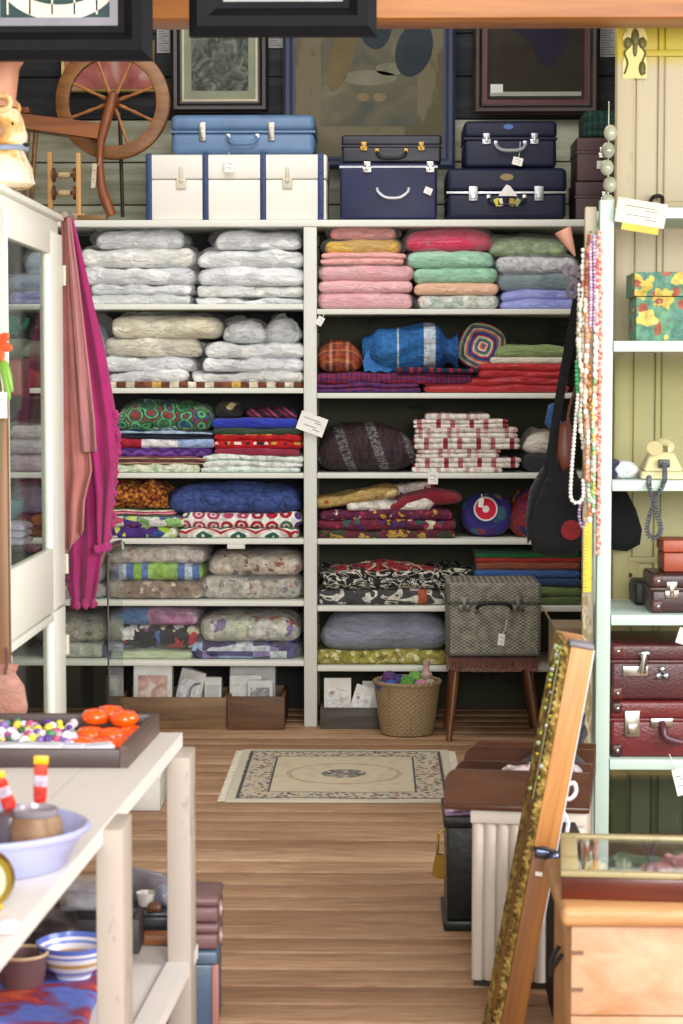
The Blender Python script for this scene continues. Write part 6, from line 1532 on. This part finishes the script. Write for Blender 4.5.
necklace([(583, 250), (583, 330), (585, 400), (587, 470), (590, 522)], ['#eeeae0', '#e6dcc4', '#cfc4b0', '#d88c5c', '#f2f0ea'], .007, YN-.005, 'long irregular white shell strand in the middle of the necklaces', 1.4, 2.5, .25, 5)
necklace([(588, 328), (588, 350), (589, 380), (590, 410)], ['#a06c34', '#bc9060', '#905428'], .0095, YN-.02, 'chunky amber brown bead strand among the white ones', 1.5, 2.6, .2, 7)
necklace([(579, 285), (578, 350), (580, 410), (583, 450)], ['#e0ddd2', '#c8c2b4', '#b8c4b8'], .0062, YN, 'thin greyish white bead strand at the outer left', 1.3, 2.4, .15, 9)
necklace([(578, 395), (574, 440), (571, 480), (571, 498), (577, 503), (583, 497), (583, 480)], ['#e8e4e0', '#dcd6d4', '#f0eeec'], .0068, YN-.012, 'pearl white necklace looping out to the left at the bottom', 1, 1.8)
necklace([(577, 362), (577, 380), (578, 394)], ['#2c9c5c', '#3cae6c'], .0075, YN-.008, 'short bright green bead strand halfway up', 1, 1.8)
necklace([(588, 395), (587, 430), (588, 470), (589, 508)], ['#c8805c', '#90b494', '#e4dccc', '#d8a888', '#e4dccc'], .0068, YN-.018, 'orange green and white mixed bead strand in front', 1.3, 2.3, .15, 13)
necklace([(592, 400), (594, 450), (594, 490), (593, 512)], ['#8cc48c', '#f0ead8', '#eceae4', '#e4c870'], .006, YN-.018, 'pale green and white bead strand beside the coral one', 1.3, 2.3, .1, 17)
necklace([(581, 500), (579, 515), (582, 528), (585, 520)], ['#7c6a8c', '#a894b4'], .0055, YN-.01, 'small greyish violet bead loop at the foot of the necklaces', 1, 1.9)
MB().tube([(0, 0, Zv(284, 6.44)), (P(580, 284, 6.44).x-wb.location.x, 6.44-wb.location.y, Zv(284, 6.44))], .004, 6).build('nail', metal('#8c8880'), wb)
necklace([(581, 300), (579, 340), (582, 380), (580, 420), (582, 440)], ['#d8d0bc', '#b8a890', '#e4dcc8', '#a8b4a0'], .0078, YN-.022, 'knobbly cream and sage bead strand at the left of the white ones', 1.3, 2.0, .3, 23)
necklace([(585, 300), (587, 345), (585, 395), (588, 440), (586, 480)], ['#ecd8c8', '#dca890', '#f0e8e0', '#c89478'], .0075, YN-.028, 'pale peach and cream chunky strand in front of the amber one', 1.4, 2.1, .25, 29)
necklace([(597, 250), (597, 300), (597, 350), (596, 400), (597, 450)], ['#e8c0c0', '#c0605c', '#f0dcd4', '#d89090'], .0058, YN-.012, 'rose and pale pink strand between the lilac and the coral ones', 1.1, 1.8, .2, 31)
necklace([(589, 236), (587, 260), (586, 285), (587, 310)], ['#a04838', '#c07860', '#8c3c34'], .006, YN-.02, 'short brick red bead strand at the top left of the lilac ones', 1.2, 1.9, .2, 37)
# yellow tape measure
a = P(587, 592, YN); z1 = P(588, 518, YN).z
mb = MB().bb(-.013, .013, -.001, .001, 0, z1-a.z); mb.mat(1)
for k_ in range(24): mb.bb(-.013, -.002 if k_ % 2 else -.006, -.0016, -.001, (z1-a.z)*(k_+.5)/24, (z1-a.z)*(k_+.5)/24+.0014)
tag(mb.build('tape_measure', [plain('#e0c42c', .5), plain('#3a3420')], None, (a.x, YN-.004, a.z)), 'yellow tape measure hanging below the necklaces', 'tape measure')
# black felt bag with red motif
def bagshape(pts, Y, d, label, m, motif=None, strap=None, name='felt_bag'):
    W3 = [P(u, v, Y) for u, v in pts]; c = Vector((sum(p.x for p in W3)/len(W3), Y+d/2, max(p.z for p in W3)))
    o = thing(name, label, 'bag', c)
    poly = [(p.x-c.x, p.z-c.z) for p in W3]; cx_ = 0; cz_ = sum(p[1] for p in poly)/len(poly); mb = MB(); n_ = len(poly); vs = []; K_ = 7
    for k_ in range(K_):
        t_ = -1+2*k_/(K_-1); s_ = math.sqrt(max(0, 1-t_*t_))*.22+.78 if abs(t_) < 1 else .72
        for x, z in poly: vs.append((cx_+(x-cx_)*s_, t_*d/2, cz_+(z-cz_)*s_))
    fs = [tuple(range(n_)), tuple((K_-1)*n_+i for i in range(n_))]
    for k_ in range(K_-1):
        for i in range(n_): fs.append((k_*n_+i, k_*n_+(i+1) % n_, (k_+1)*n_+(i+1) % n_, (k_+1)*n_+i))
    mb.add(vs, fs); mb.build('body', m, o, None, 70)
    if motif: MB().lathe([(motif[2]*Y/2000, 0), (motif[2]*Y/2000, .004)], 28, M=Matrix.Translation((P(motif[0], motif[1], Y).x-c.x, -d/2-.001, P(motif[0], motif[1], Y).z-c.z)) @ Matrix.Rotation(PI/2, 4, 'X')).build('red_motif', cloth(motif[3]), o)
    for st_ in (strap or []):
        pp = [P(u, v, y_)-c for u, v, y_ in st_[0]]; path = spline(pp, 6); mb = MB(); vs = []; hw_ = st_[1]/2
        for p in path: vs += [(p.x-hw_, p.y-.002, p.z), (p.x+hw_, p.y-.002, p.z), (p.x+hw_, p.y+.002, p.z), (p.x-hw_, p.y+.002, p.z)]
        fs = [(4*i+k_, 4*i+(k_+1) % 4, 4*i+4+(k_+1) % 4, 4*i+4+k_) for i in range(len(path)-1) for k_ in range(4)]+[(0, 1, 2, 3), tuple(len(vs)-4+k_ for k_ in range(4))]
        mb.add(vs, fs); mb.build('strap', m, o)
    return o
blk = cloth('#050609', '#090a0f', .9, .3)
blk.node_tree.nodes['Principled BSDF'].inputs['Sheen Weight'].default_value = 0
bagshape([(556, 462), (566, 459), (577, 470), (584, 490), (586, 520), (585, 548), (576, 556), (550, 557), (534, 553), (530, 535), (536, 505), (546, 480)], 6.5, .07, 'black felt bag with a red round motif hanging by a long dark strap', blk, (571, 530, 10, '#8c1820'), [([(580, 284, 6.44), (572, 330, 6.46), (561, 390, 6.47), (552, 450, 6.48), (552, 476, 6.48)], .03), ([(582, 284, 6.52), (579, 340, 6.52), (575, 420, 6.53), (571, 468, 6.53)], .018)])
bagshape([(604, 478), (617, 480), (628, 492), (637, 510), (643, 530), (641, 545), (628, 552), (610, 550), (602, 535), (600, 505)], 6.84-.09, .05, 'plain black rounded bag hanging behind the mint post', blk, None, [([(600, 300, 6.78), (606, 400, 6.78), (610, 480, 6.77)], .014)], 'black_bag')
bagshape([(541, 470), (552, 458), (556, 470), (548, 500), (538, 530), (528, 545), (526, 520), (530, 490)], 6.62, .05, 'dark charcoal shoulder bag half hidden left of the felt bag', cloth('#1d1f28'), None, [([(577, 300, 6.56), (566, 370, 6.6), (552, 440, 6.61), (547, 470, 6.61)], .022)], 'shoulder_bag')
bagshape([(560, 425), (570, 418), (575, 440), (574, 465), (563, 472), (557, 455)], 6.45, .04, 'small russet brown leather purse between bag strap and necklaces', plain('#6c3420', .45), None, [([(578, 380, 6.42), (570, 405, 6.43), (567, 425, 6.44)], .008)], 'leather_purse')
bagshape([(549, 405), (560, 400), (562, 425), (552, 432), (545, 424)], 6.72, .04, 'small blue cloth purse peeping out left of the bag strap', cloth('#1f4a86'), None, [([(576, 330, 6.66), (566, 370, 6.69), (556, 405, 6.7)], .006)], 'cloth_purse')
# pink paper cone and grey ribbon bow
a = P(566, 252, 6.42)
o = tag(MB().lathe([(.003, 0), (.012, .03), (.028, .09), (.026, .092), (.008, .03)], 20).build('pink_cone', plain('#d49a84', .6), None, P(575, 256, 6.42)), 'dusty pink paper cone sticking out at the top of the necklaces', 'cone'); o.rotation_euler = (0, -.45, 0)
mb = MB(); rs = random.Random(8)
for k_ in range(7):
    a_ = rs.uniform(0, 2*PI); mb.tube(spline([(0, 0, 0), (.03*math.cos(a_), .01, .04*math.sin(a_)), (.05*math.cos(a_+.5), 0, .05*math.sin(a_+.5)), (.02*math.cos(a_+1.1), -.01, .02*math.sin(a_+1.1))], 5), .007, 6)
mb.tube([(0, 0, 0), (.03, .03, 0.03)], .003, 6)
tag(mb.build('ribbon_bow', cloth('#8c8690', '#6a6066'), None, P(571, 281, 6.36)), 'grey crumpled ribbon bow below the pink cone', 'bow')
mb = MB()
for k_ in range(5): mb.ball((.006*math.sin(k_*2), 0, .055*k_), (.022, .02, .026), 14, 10)
tag(mb.tube([(0, 0, -.02), (0, 0, .32)], .002, 5).build('glass_baubles', plain('#b9bda4', .12, 0, .3, 30), None, P(608, 202, 6.5)+Vector((0, 0, -.0))), 'string of pale glass baubles before the edge of the cream door', 'baubles')

# ------------------------------------------------------------------ pine chest with glass show box, lower right
xch = Xu(569, 3.76); Zc = .57
cf, cbk = 3.76, 4.14
chest = thing('pine_chest', 'rough pine chest with moulded lid at the lower right, glass topped box on it', 'chest', (xch+.3, (cf+cbk)/2, 0))
pine = wood('#d4b094', '#b8845a', 0, 3, .6, .5, '#a4623a'); pineL = wood('#d0a070', '#a87848', 0, 4, .5, .2, '#4c3a34')
Hch = Zc-.04; hwc = .3; hd = (cbk-cf)/2
mb = MB(); n3 = 3
for i in range(n3): mb.bb(-hwc+.012, hwc, -hd+.012, -hd+.03, Hch*i/n3+.001, Hch*(i+1)/n3-.002, .002)
mb.build('front_panel', pine, chest)
MB().bb(-hwc+.012, -hwc+.03, -hd+.031, hd, .001, Hch, .002).build('side_panel', pineL, chest); MB().bb(hwc-.018, hwc, -hd+.031, hd, .001, Hch, .002).build('side_panel', pineL, chest)
MB().bb(-hwc+.031, hwc-.019, hd-.018, hd, .001, Hch, .002).build('back_panel', pineL, chest)
mb = MB()
for k_ in range(7): mb.bb(-hwc+.0115, -hwc+.035, -hd+.0105, -hd+.0125, .04+k_*.072, .048+k_*.072, 0)
mb.build('dovetail_marks', plain('#7c5c48', .7), chest)
MB().box((0, .0, Zc-.02), (.62, 2*hd+.03, .038), .014, seg=4).build('lid', pineL, chest)
MB().tube(spline([(-hwc+.008, -.03, Hch-.10), (-hwc-.008, -.02, Hch-.13), (-hwc-.010, 0, Hch-.15), (-hwc-.008, .02, Hch-.13), (-hwc+.008, .03, Hch-.10)], 4), .005, 8).build('iron_handle', plain('#1c1c20', .4), chest)
sb = thing('glass_topped_box', 'mahogany display box with gilt rimmed glass lid full of trinkets on the pine chest', 'display box', (Xu(572, 3.80)+.24, 3.955, Zc-.0005))
sb.rotation_euler = (0, 0, -.088)
wS, dS, hS = .24, .165, .055
mh = wood('#6a2a16', '#38140a', 0, 5, .25)
for (x0, x1, y0, y1) in ((-wS, wS, -dS, -dS+.012), (-wS, wS, dS-.012, dS), (-wS, -wS+.012, -dS+.013, dS-.013), (wS-.012, wS, -dS+.013, dS-.013)): MB().bb(x0, x1, y0, y1, 0, hS-.012, .002).build('side', mh, sb)
MB().bb(-wS+.012, wS-.012, -dS+.012, dS-.012, 0, .006).build('bottom', cloth('#3c3a34'), sb)
gm_ = worn('#a0946c', '#8c7c4c', .35, .6, 20)
ld = MB().bb(-wS-.002, wS+.002, -dS-.002, -dS+.02, hS-.011, hS, .003).bb(-wS-.002, wS+.002, dS-.02, dS+.002, hS-.011, hS, .003).bb(-wS-.002, -wS+.032, -dS+.02, dS-.02, hS-.011, hS, .003).bb(wS-.032, wS+.002, -dS+.02, dS-.02, hS-.011, hS, .003).build('lid_frame', gm_, sb)
MB().bb(-wS+.03, wS-.03, -dS+.018, dS-.018, hS-.007, hS-.004).build('glass_pane', glass((1, 1, 1, 1), 2.0), ld)
zi = Zc+.007
for (dx, dy, r, nm, lab, col, cat) in ((-.17, .05, .024, 'yellow_brooch', 'yellow flower brooch at the left inside the glass topped box', '#d8a82c', 'brooch'), (-.11, .06, .018, 'silver_brooch', 'small pale brooch beside the yellow one in the display box', '#b4b49c', 'brooch'), (.16, .05, .028, 'orange_brooch', 'large orange brooch at the right inside the glass topped box', '#d88c24', 'brooch'), (.06, .06, .016, 'dark_brooch', 'dark round brooch in the middle of the display box', '#2a2024', 'brooch')):
    mb = MB()
    for k_ in range(7):
        a_ = 2*PI*k_/7; mb.ball((r*.6*math.cos(a_), r*.6*math.sin(a_), .010), (r*.42, r*.42, .008), 8, 6)
    mb.ball((0, 0, .012), (r*.4, r*.4, .011), 10, 8)
    tag(mb.build(nm, plain(col, .3), None, (sb.location.x+dx, sb.location.y+dy, zi)), lab, cat)
tag(MB().add(*soft(.20, .08, .03, 1, 1, amp=.012, seed=61, droop=.3, freq=20)).build('pink_jewellery', art(('#7c2c48', '#b05a78', '#d8a0a8', '#5c2438'), 25, 1), None, (sb.location.x+.02, sb.location.y+.005, zi)), 'tangle of dusky pink jewellery in the centre of the display box', 'jewellery')
tag(MB().add(*soft(.34, .05, .016, 1, 1, amp=.008, seed=62, droop=.3, freq=20)).build('silver_jewellery', plain('#b4b4c0', .2, .5, .3, 60, .8), None, (sb.location.x, sb.location.y-.085, zi)), 'silver chains lying along the front inside the display box', 'jewellery')
tag(MB().add(*soft(.30, .05, .018, 1, 1, amp=.010, seed=63, droop=.3, freq=20)).build('green_jewellery', art(('#1c2c24', '#3c5444', '#6c8474'), 25, 1), None, (sb.location.x, sb.location.y+.105, zi)), 'dark green beads lying along the back inside the display box', 'jewellery')

# ------------------------------------------------------------------ organiser, fluted cabinet, trunk, leaning frame
YO = 5.1
x0 = Xu(473, YO); zt = Zv(808, YO)
fc = thing('fluted_cabinet', 'low white cabinet with fluted front under the wooden organiser', 'cabinet', (x0+.16, YO+.28, 0))
wf = worn('#cfc4b8', '#a59a90', .5, .66, 8, 2)
MB().bb(-.16, .13, -.268, .2, .02, zt, .004).build('body', wf, fc)
MB().bb(-.155, .125, -.26, .19, 0, .019).build('plinth', plain('#3c342e', .6), fc)
mb = MB().bb(-.163, .133, -.285, -.269, zt-.035, zt-.001, .003)
nfl = 9
for i in range(nfl):
    xa_ = -.16+.29*i/nfl; w_ = .29/nfl
    mb.add([(xa_+w_*.5+(w_*.48)*math.cos(PI-PI*k_/8), -.2685-.012*math.sin(PI*k_/8), z) for z in (.021, zt-.036) for k_ in range(9)], [(k_, k_+1, 9+k_+1, 9+k_) for k_ in range(8)]+[tuple(range(9)), tuple(range(9, 18))])
mb.build('fluting', wf, fc)
xo = Xu(446, YO); og = thing('wooden_organiser', 'dark wooden organiser with round cornered dividers on the fluted cabinet', 'organiser', (xo+.2, YO+.26, zt+.001))
om = wood('#54301a', '#331a0c', 0, 4, .3, .15, None, .2)
MB().bb(-.2, .17, -.275, .27, 0, .014, .002).build('base', om, og)
def divider(y, h, dx):
    pts = [(-.2+dx, .0145), (.17, .0145), (.17, h)]; r = .035
    pts += [(-.2+dx+r-r*math.sin(a_), h-r+r*math.cos(a_)) for a_ in [PI/2*k_/8 for k_ in range(9)]]
    MB().prism(pts, y, y+.014).build('divider', om, og)
hO = Zv(768, YO)-zt
divider(-.275, hO, 0); divider(-.10, hO-.01, .008); divider(.08, hO-.005, .016); divider(.25, hO-.02, .02)
zf = zt+.0155
tag(MB().add(*soft(.20, .12, .088, 2, amp=.010, seed=81, droop=.15, freq=14)).build('lace_doilies', floral('#b8aeb0', ('#d8d0d0', '#7c7478', '#a89498'), 40, .4), None, (xo+.24, YO+.09, zf)), 'pile of greyish pink lace doilies in the front slot of the organiser', 'doilies')
tag(MB().add(*soft(.17, .13, .11, 1, 1, amp=.014, seed=82, droop=.35)).build('black_cloth', cloth('#15151b'), None, (xo+.26, YO+.26, zf)), 'crumpled black cloth in the rear slot of the organiser', 'cloth')
tag(MB().add(*soft(.05, .12, .03, 1, 1, amp=.005, seed=83)).build('white_cloth', cloth('#d4d2dc'), None, (xo+.17, YO+.26, zf+.0)), 'thin white cloth edge left of the black cloth in the organiser', 'cloth')
# dark green trunk with brass padlock
def swing(o, px_, py_, an):
    c_, s_ = math.cos(an), math.sin(an); dx, dy = o.location.x-px_, o.location.y-py_
    o.location.x = px_+dx*c_-dy*s_; o.location.y = py_+dx*s_+dy*c_; o.rotation_euler = (0, 0, an)
for o in list(bpy.data.objects):
    if not o.parent and o.name in ('fluted_cabinet', 'wooden_organiser', 'lace_doilies', 'black_cloth', 'white_cloth.001', 'white_cloth'):
        if o.location.y < 6: swing(o, xo, YO, -.14)
YR = 5.62; xg = Xu(445, YR); zg_ = Zv(818, YR)
gt = thing('padlocked_trunk', 'small black green trunk with brass padlock between rug and fluted cabinet', 'trunk', (xg+.14, YR+.14, 0))
gtm = plain('#141c1a', .35, 0, .2, 40, .3)
MB().bb(-.13, .14, -.13, .14, .03, zg_-.03, .004).build('body', gtm, gt); MB().bb(-.14, .145, -.14, .145, 0, .029, .005).build('base_moulding', gtm, gt); MB().bb(-.14, .145, -.14, .145, zg_-.029, zg_, .006).build('lid', gtm, gt)
hp_ = MB().tube([(-.132, -.10, zg_-.04), (-.155, -.105, zg_-.05), (-.158, -.105, zg_-.115)], .004, 8).build('hasp', metal('#8c7434', .4), gt)
pl = [(-.178+.02, zg_-.11), (-.178-.004+.02, zg_-.125), (-.178-.012+.02, zg_-.17), (-.17+.02, zg_-.18), (-.135, zg_-.18), (-.1335+.0, zg_-.12), (-.14, zg_-.11)]
MB().prism([(x-.002-.001, z) for x, z in pl], -.118, -.098).build('padlock', metal('#9c7c34', .35), hp_)
tag(MB().add(*soft(.13, .16, .022, 2, amp=.004, seed=85, droop=.1)).build('magenta_scarf', floral('#d8b4dc', ('#b8289c', '#d058b0', '#e8dcec'), 14, .4), None, (xg+.072, YR+.11, zg_+.0005)), 'folded magenta and lilac silk scarf on the black green trunk', 'scarf')
# dark cupboard behind the leaning frame and crate with lace behind it
kb = thing('dark_cupboard', 'low narrow black cupboard standing behind the leaning gilt frame', 'cupboard', (.468, 4.82, 0))
bm_ = plain('#0c0b0d', .7, spec=.2)
MB().bb(-.035, .035, -.18, .18, .02, .44, .004).build('body', bm_, kb); MB().bb(-.03, .03, -.17, .17, 0, .019).build('plinth', bm_, kb); MB().bb(-.038, .038, -.185, .185, .441, .455, .004).build('top', plain('#1c1512', .6), kb)
dc = thing('dark_crate', 'dark brown upright crate behind the cupboard with lace bundled on it', 'crate', (.52, 5.72, 0))
zk = Zv(768, 5.55)
MB().bb(-.075, .075, -.13, .13, 0, zk-.02, .004).build('body', wood('#3c2418', '#241510', 0, 5), dc); MB().bb(-.08, .08, -.135, .135, zk-.019, zk, .004).build('lid', wood('#4a2c1c', '#2c1810', 0, 5), dc)
mb = MB(); rs = random.Random(21)
for k_ in range(26):
    x = rs.uniform(-.035, .035); z = rs.uniform(.03, .16)
    mb.mat(k_ % 3); mb.tube(spline([(x, rs.uniform(-.05, .05), z), (x+rs.uniform(-.03, .03), rs.uniform(-.06, .0), z+rs.uniform(-.05, .05)), (x+rs.uniform(-.035, .035), rs.uniform(-.06, .04), max(.01, z-rs.uniform(0, .08)))], 5), rs.uniform(.004, .010), 6)
mb.mat(0).add(*soft(.11, .12, .14, 1, 1, amp=.02, seed=86, droop=.3))
tag(mb.build('lace_bundle', [cloth('#1a181c'), cloth('#d8d6d8'), cloth('#8c848c')], None, (.535, 5.70, zk+.0005)), 'tangled bundle of black and white lace behind the leaning frame', 'bundle')
crt = thing('cardboard_box', 'tall brown cardboard box beside the foot of the weathered board', 'box', (Xu(568, 7.5)+.03, 7.65, 0))
hC = Zv(628, 7.5)
MB().box((0, 0, hC*.5), (.15, .26, hC), .003).build('body', plain('#8c7860', .8), crt)
for s in (-1, 1): MB().box((s*.09, 0, hC+.028), (.004, .24, .07), 0, (0, s*.5, 0)).build('flap', plain('#a08c70', .8), crt)

# leaning gilt frame: bottom rail on the floor, leaning to the right
Y0_, Y1_ = 4.5, 4.79
pT = P(571, 648, 4.5); pB = P(509, 981, 4.5)
dirv = Vector((pT.x-pB.x, 0, pT.z-pB.z)).normalized(); ang = math.atan2(dirv.x, dirv.z)
xb_ = pB.x - dirv.x/dirv.z*pB.z; Lf = (pT.z)/dirv.z
fr = thing('gilt_frame', 'tall gilt moulded picture frame seen edge on, leaning over the dark cupboard', 'frame', (xb_, Y0_, .003))
fr.rotation_euler = (0, ang, 0)
wdm = wood('#cf9658', '#9c602c', 2, 7, .5, .05, '#3a1c10'); Df = Y1_-Y0_; th = .052
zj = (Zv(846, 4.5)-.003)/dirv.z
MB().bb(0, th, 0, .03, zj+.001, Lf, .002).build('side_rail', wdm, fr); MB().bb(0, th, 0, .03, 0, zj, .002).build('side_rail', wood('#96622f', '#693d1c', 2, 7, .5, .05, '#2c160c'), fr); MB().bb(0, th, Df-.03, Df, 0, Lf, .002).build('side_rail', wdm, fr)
MB().bb(0, th, .031, Df-.031, 0, .03, .002).build('end_rail', wdm, fr); MB().bb(0, th, .031, Df-.031, Lf-.03, Lf, .002).build('end_rail', wdm, fr)
gilt = NT('aged_gilt'); gn = gilt.noise(60, 5); gilt = gilt.done(gilt.ramp(gn, [(.35, '#4c3c1c'), (.5, '#8c7434'), (.68, '#c4aa5c')]), .45, gilt.bump(gn, 1, .01), .35)
mb = MB(); mw_ = .06
for (a0, a1, horiz) in ((0, mw_, 0), (Df-mw_, Df, 0)):
    mb.add([(x, y, z) for z in (0, Lf) for x, y in ((-.001, a0), (-.013, a0+(.006 if a0 == 0 else .03)), (-.012, (a0+a1)/2), (-.006, a1-(.03 if a0 == 0 else .006)), (-.001, a1))], [(k_, (k_+1) % 5, 5+(k_+1) % 5, 5+k_) for k_ in range(5)]+[(0, 1, 2, 3, 4), (5, 6, 7, 8, 9)])
for (z0, z1) in ((0, mw_), (Lf-mw_, Lf)): mb.bb(-.012, -.001, mw_+.001, Df-mw_-.001, z0, z1, .006)
mb.build('gilt_moulding', gilt, fr)
mb = MB(); rs = random.Random(6); nb = 62
for k_ in range(nb):
    z = Lf*(k_+.5)/nb
    mb.ball((-.013, .012, z), (.006, .007, .007), 7, 5)
mb.build('beading', gilt, fr)
MB().bb(.01, .018, mw_*.8, Df-mw_*.8, .03, Lf-.03).build('canvas', art(('#3c2c20', '#6c5434', '#8c7c5c'), 5), fr)
MB().bb(th+.0005, th+.003, 0.002, Df-.002, Lf*.35, Lf, 0).build('backing_paper', plain('#d8d8dc', .7), fr)
MB().bb(-.004, th, -.002, .06, Lf+.001, Lf+.012, .003).build('grey_cap', plain('#77757f', .6), fr)
# green glass garland on the upper left edge and metal clip
mb = MB(); rs = random.Random(9)
for k_ in range(26):
    z = Lf-.005-.36*(k_/26)**2.2; r = rs.uniform(.003, .006); mb.mat(k_ % 4); mb.ball((-.022+rs.uniform(-.012, .004), .0+rs.uniform(-.01, .02), z), r, 8, 6)
mb.tube([(-.022, .004, Lf), (-.022, .004, Lf-.36)], .001, 5)
gl_ = mb.build('bead_garland', [plain('#7c8c2c', .15), plain('#8c9468', .15), plain('#a08c24', .2, .3), plain('#a4a8a4', .1)], None); gl_.matrix_world = Matrix.Translation(fr.location) @ Euler((0, ang, 0)).to_matrix().to_4x4()
c = gl_.matrix_world @ Vector((-.03, 0, Lf)); 
tag(gl_, 'garland of green and clear glass beads draped over the top of the gilt frame', 'garland')
gl_.data.transform(Matrix.Translation((.03, 0, -Lf))); gl_.location = c
zq = (Zv(850, 4.5)-.003)/dirv.z
ck = MB().bb(.004, th+.006, -.012, -.001, zq-.012, zq+.008, .004).ball((th-.004, -.012, zq-.004), (.016, .014, .016), 12, 8).build('metal_clip', metal('#5c6478', .3), fr)
MB().tube([(.0, -.006, zq+.006), (.02, -.012, zq+.014), (th, -.012, zq+.008)], .004, 8).build('clip_wire', plain('#1c1c24', .4), ck)
MB().box((.022, -.002, zq-.05), (.016, .002, .009)).build('paper_label', plain('#e8e2dc', .7), fr)
# white laces dangling behind the frame
def lace(pts, Y, lab):
    c0 = P(pts[0][0], pts[0][1], Y); return tag(MB().tube(spline([P(u, v, Y)-c0 for u, v in pts], 6), .005, 7).build('white_lace', cloth('#d8d8e0'), None, c0), lab, 'lace')
lace([(566, 786), (574, 783), (576, 792), (570, 799), (563, 797), (558, 790)], 4.66, 'white lace looped in a ring behind the gilt frame')
lace([(557, 806), (563, 812), (568, 822), (567, 832)], 4.64, 'short white lace end hanging below the looped one')
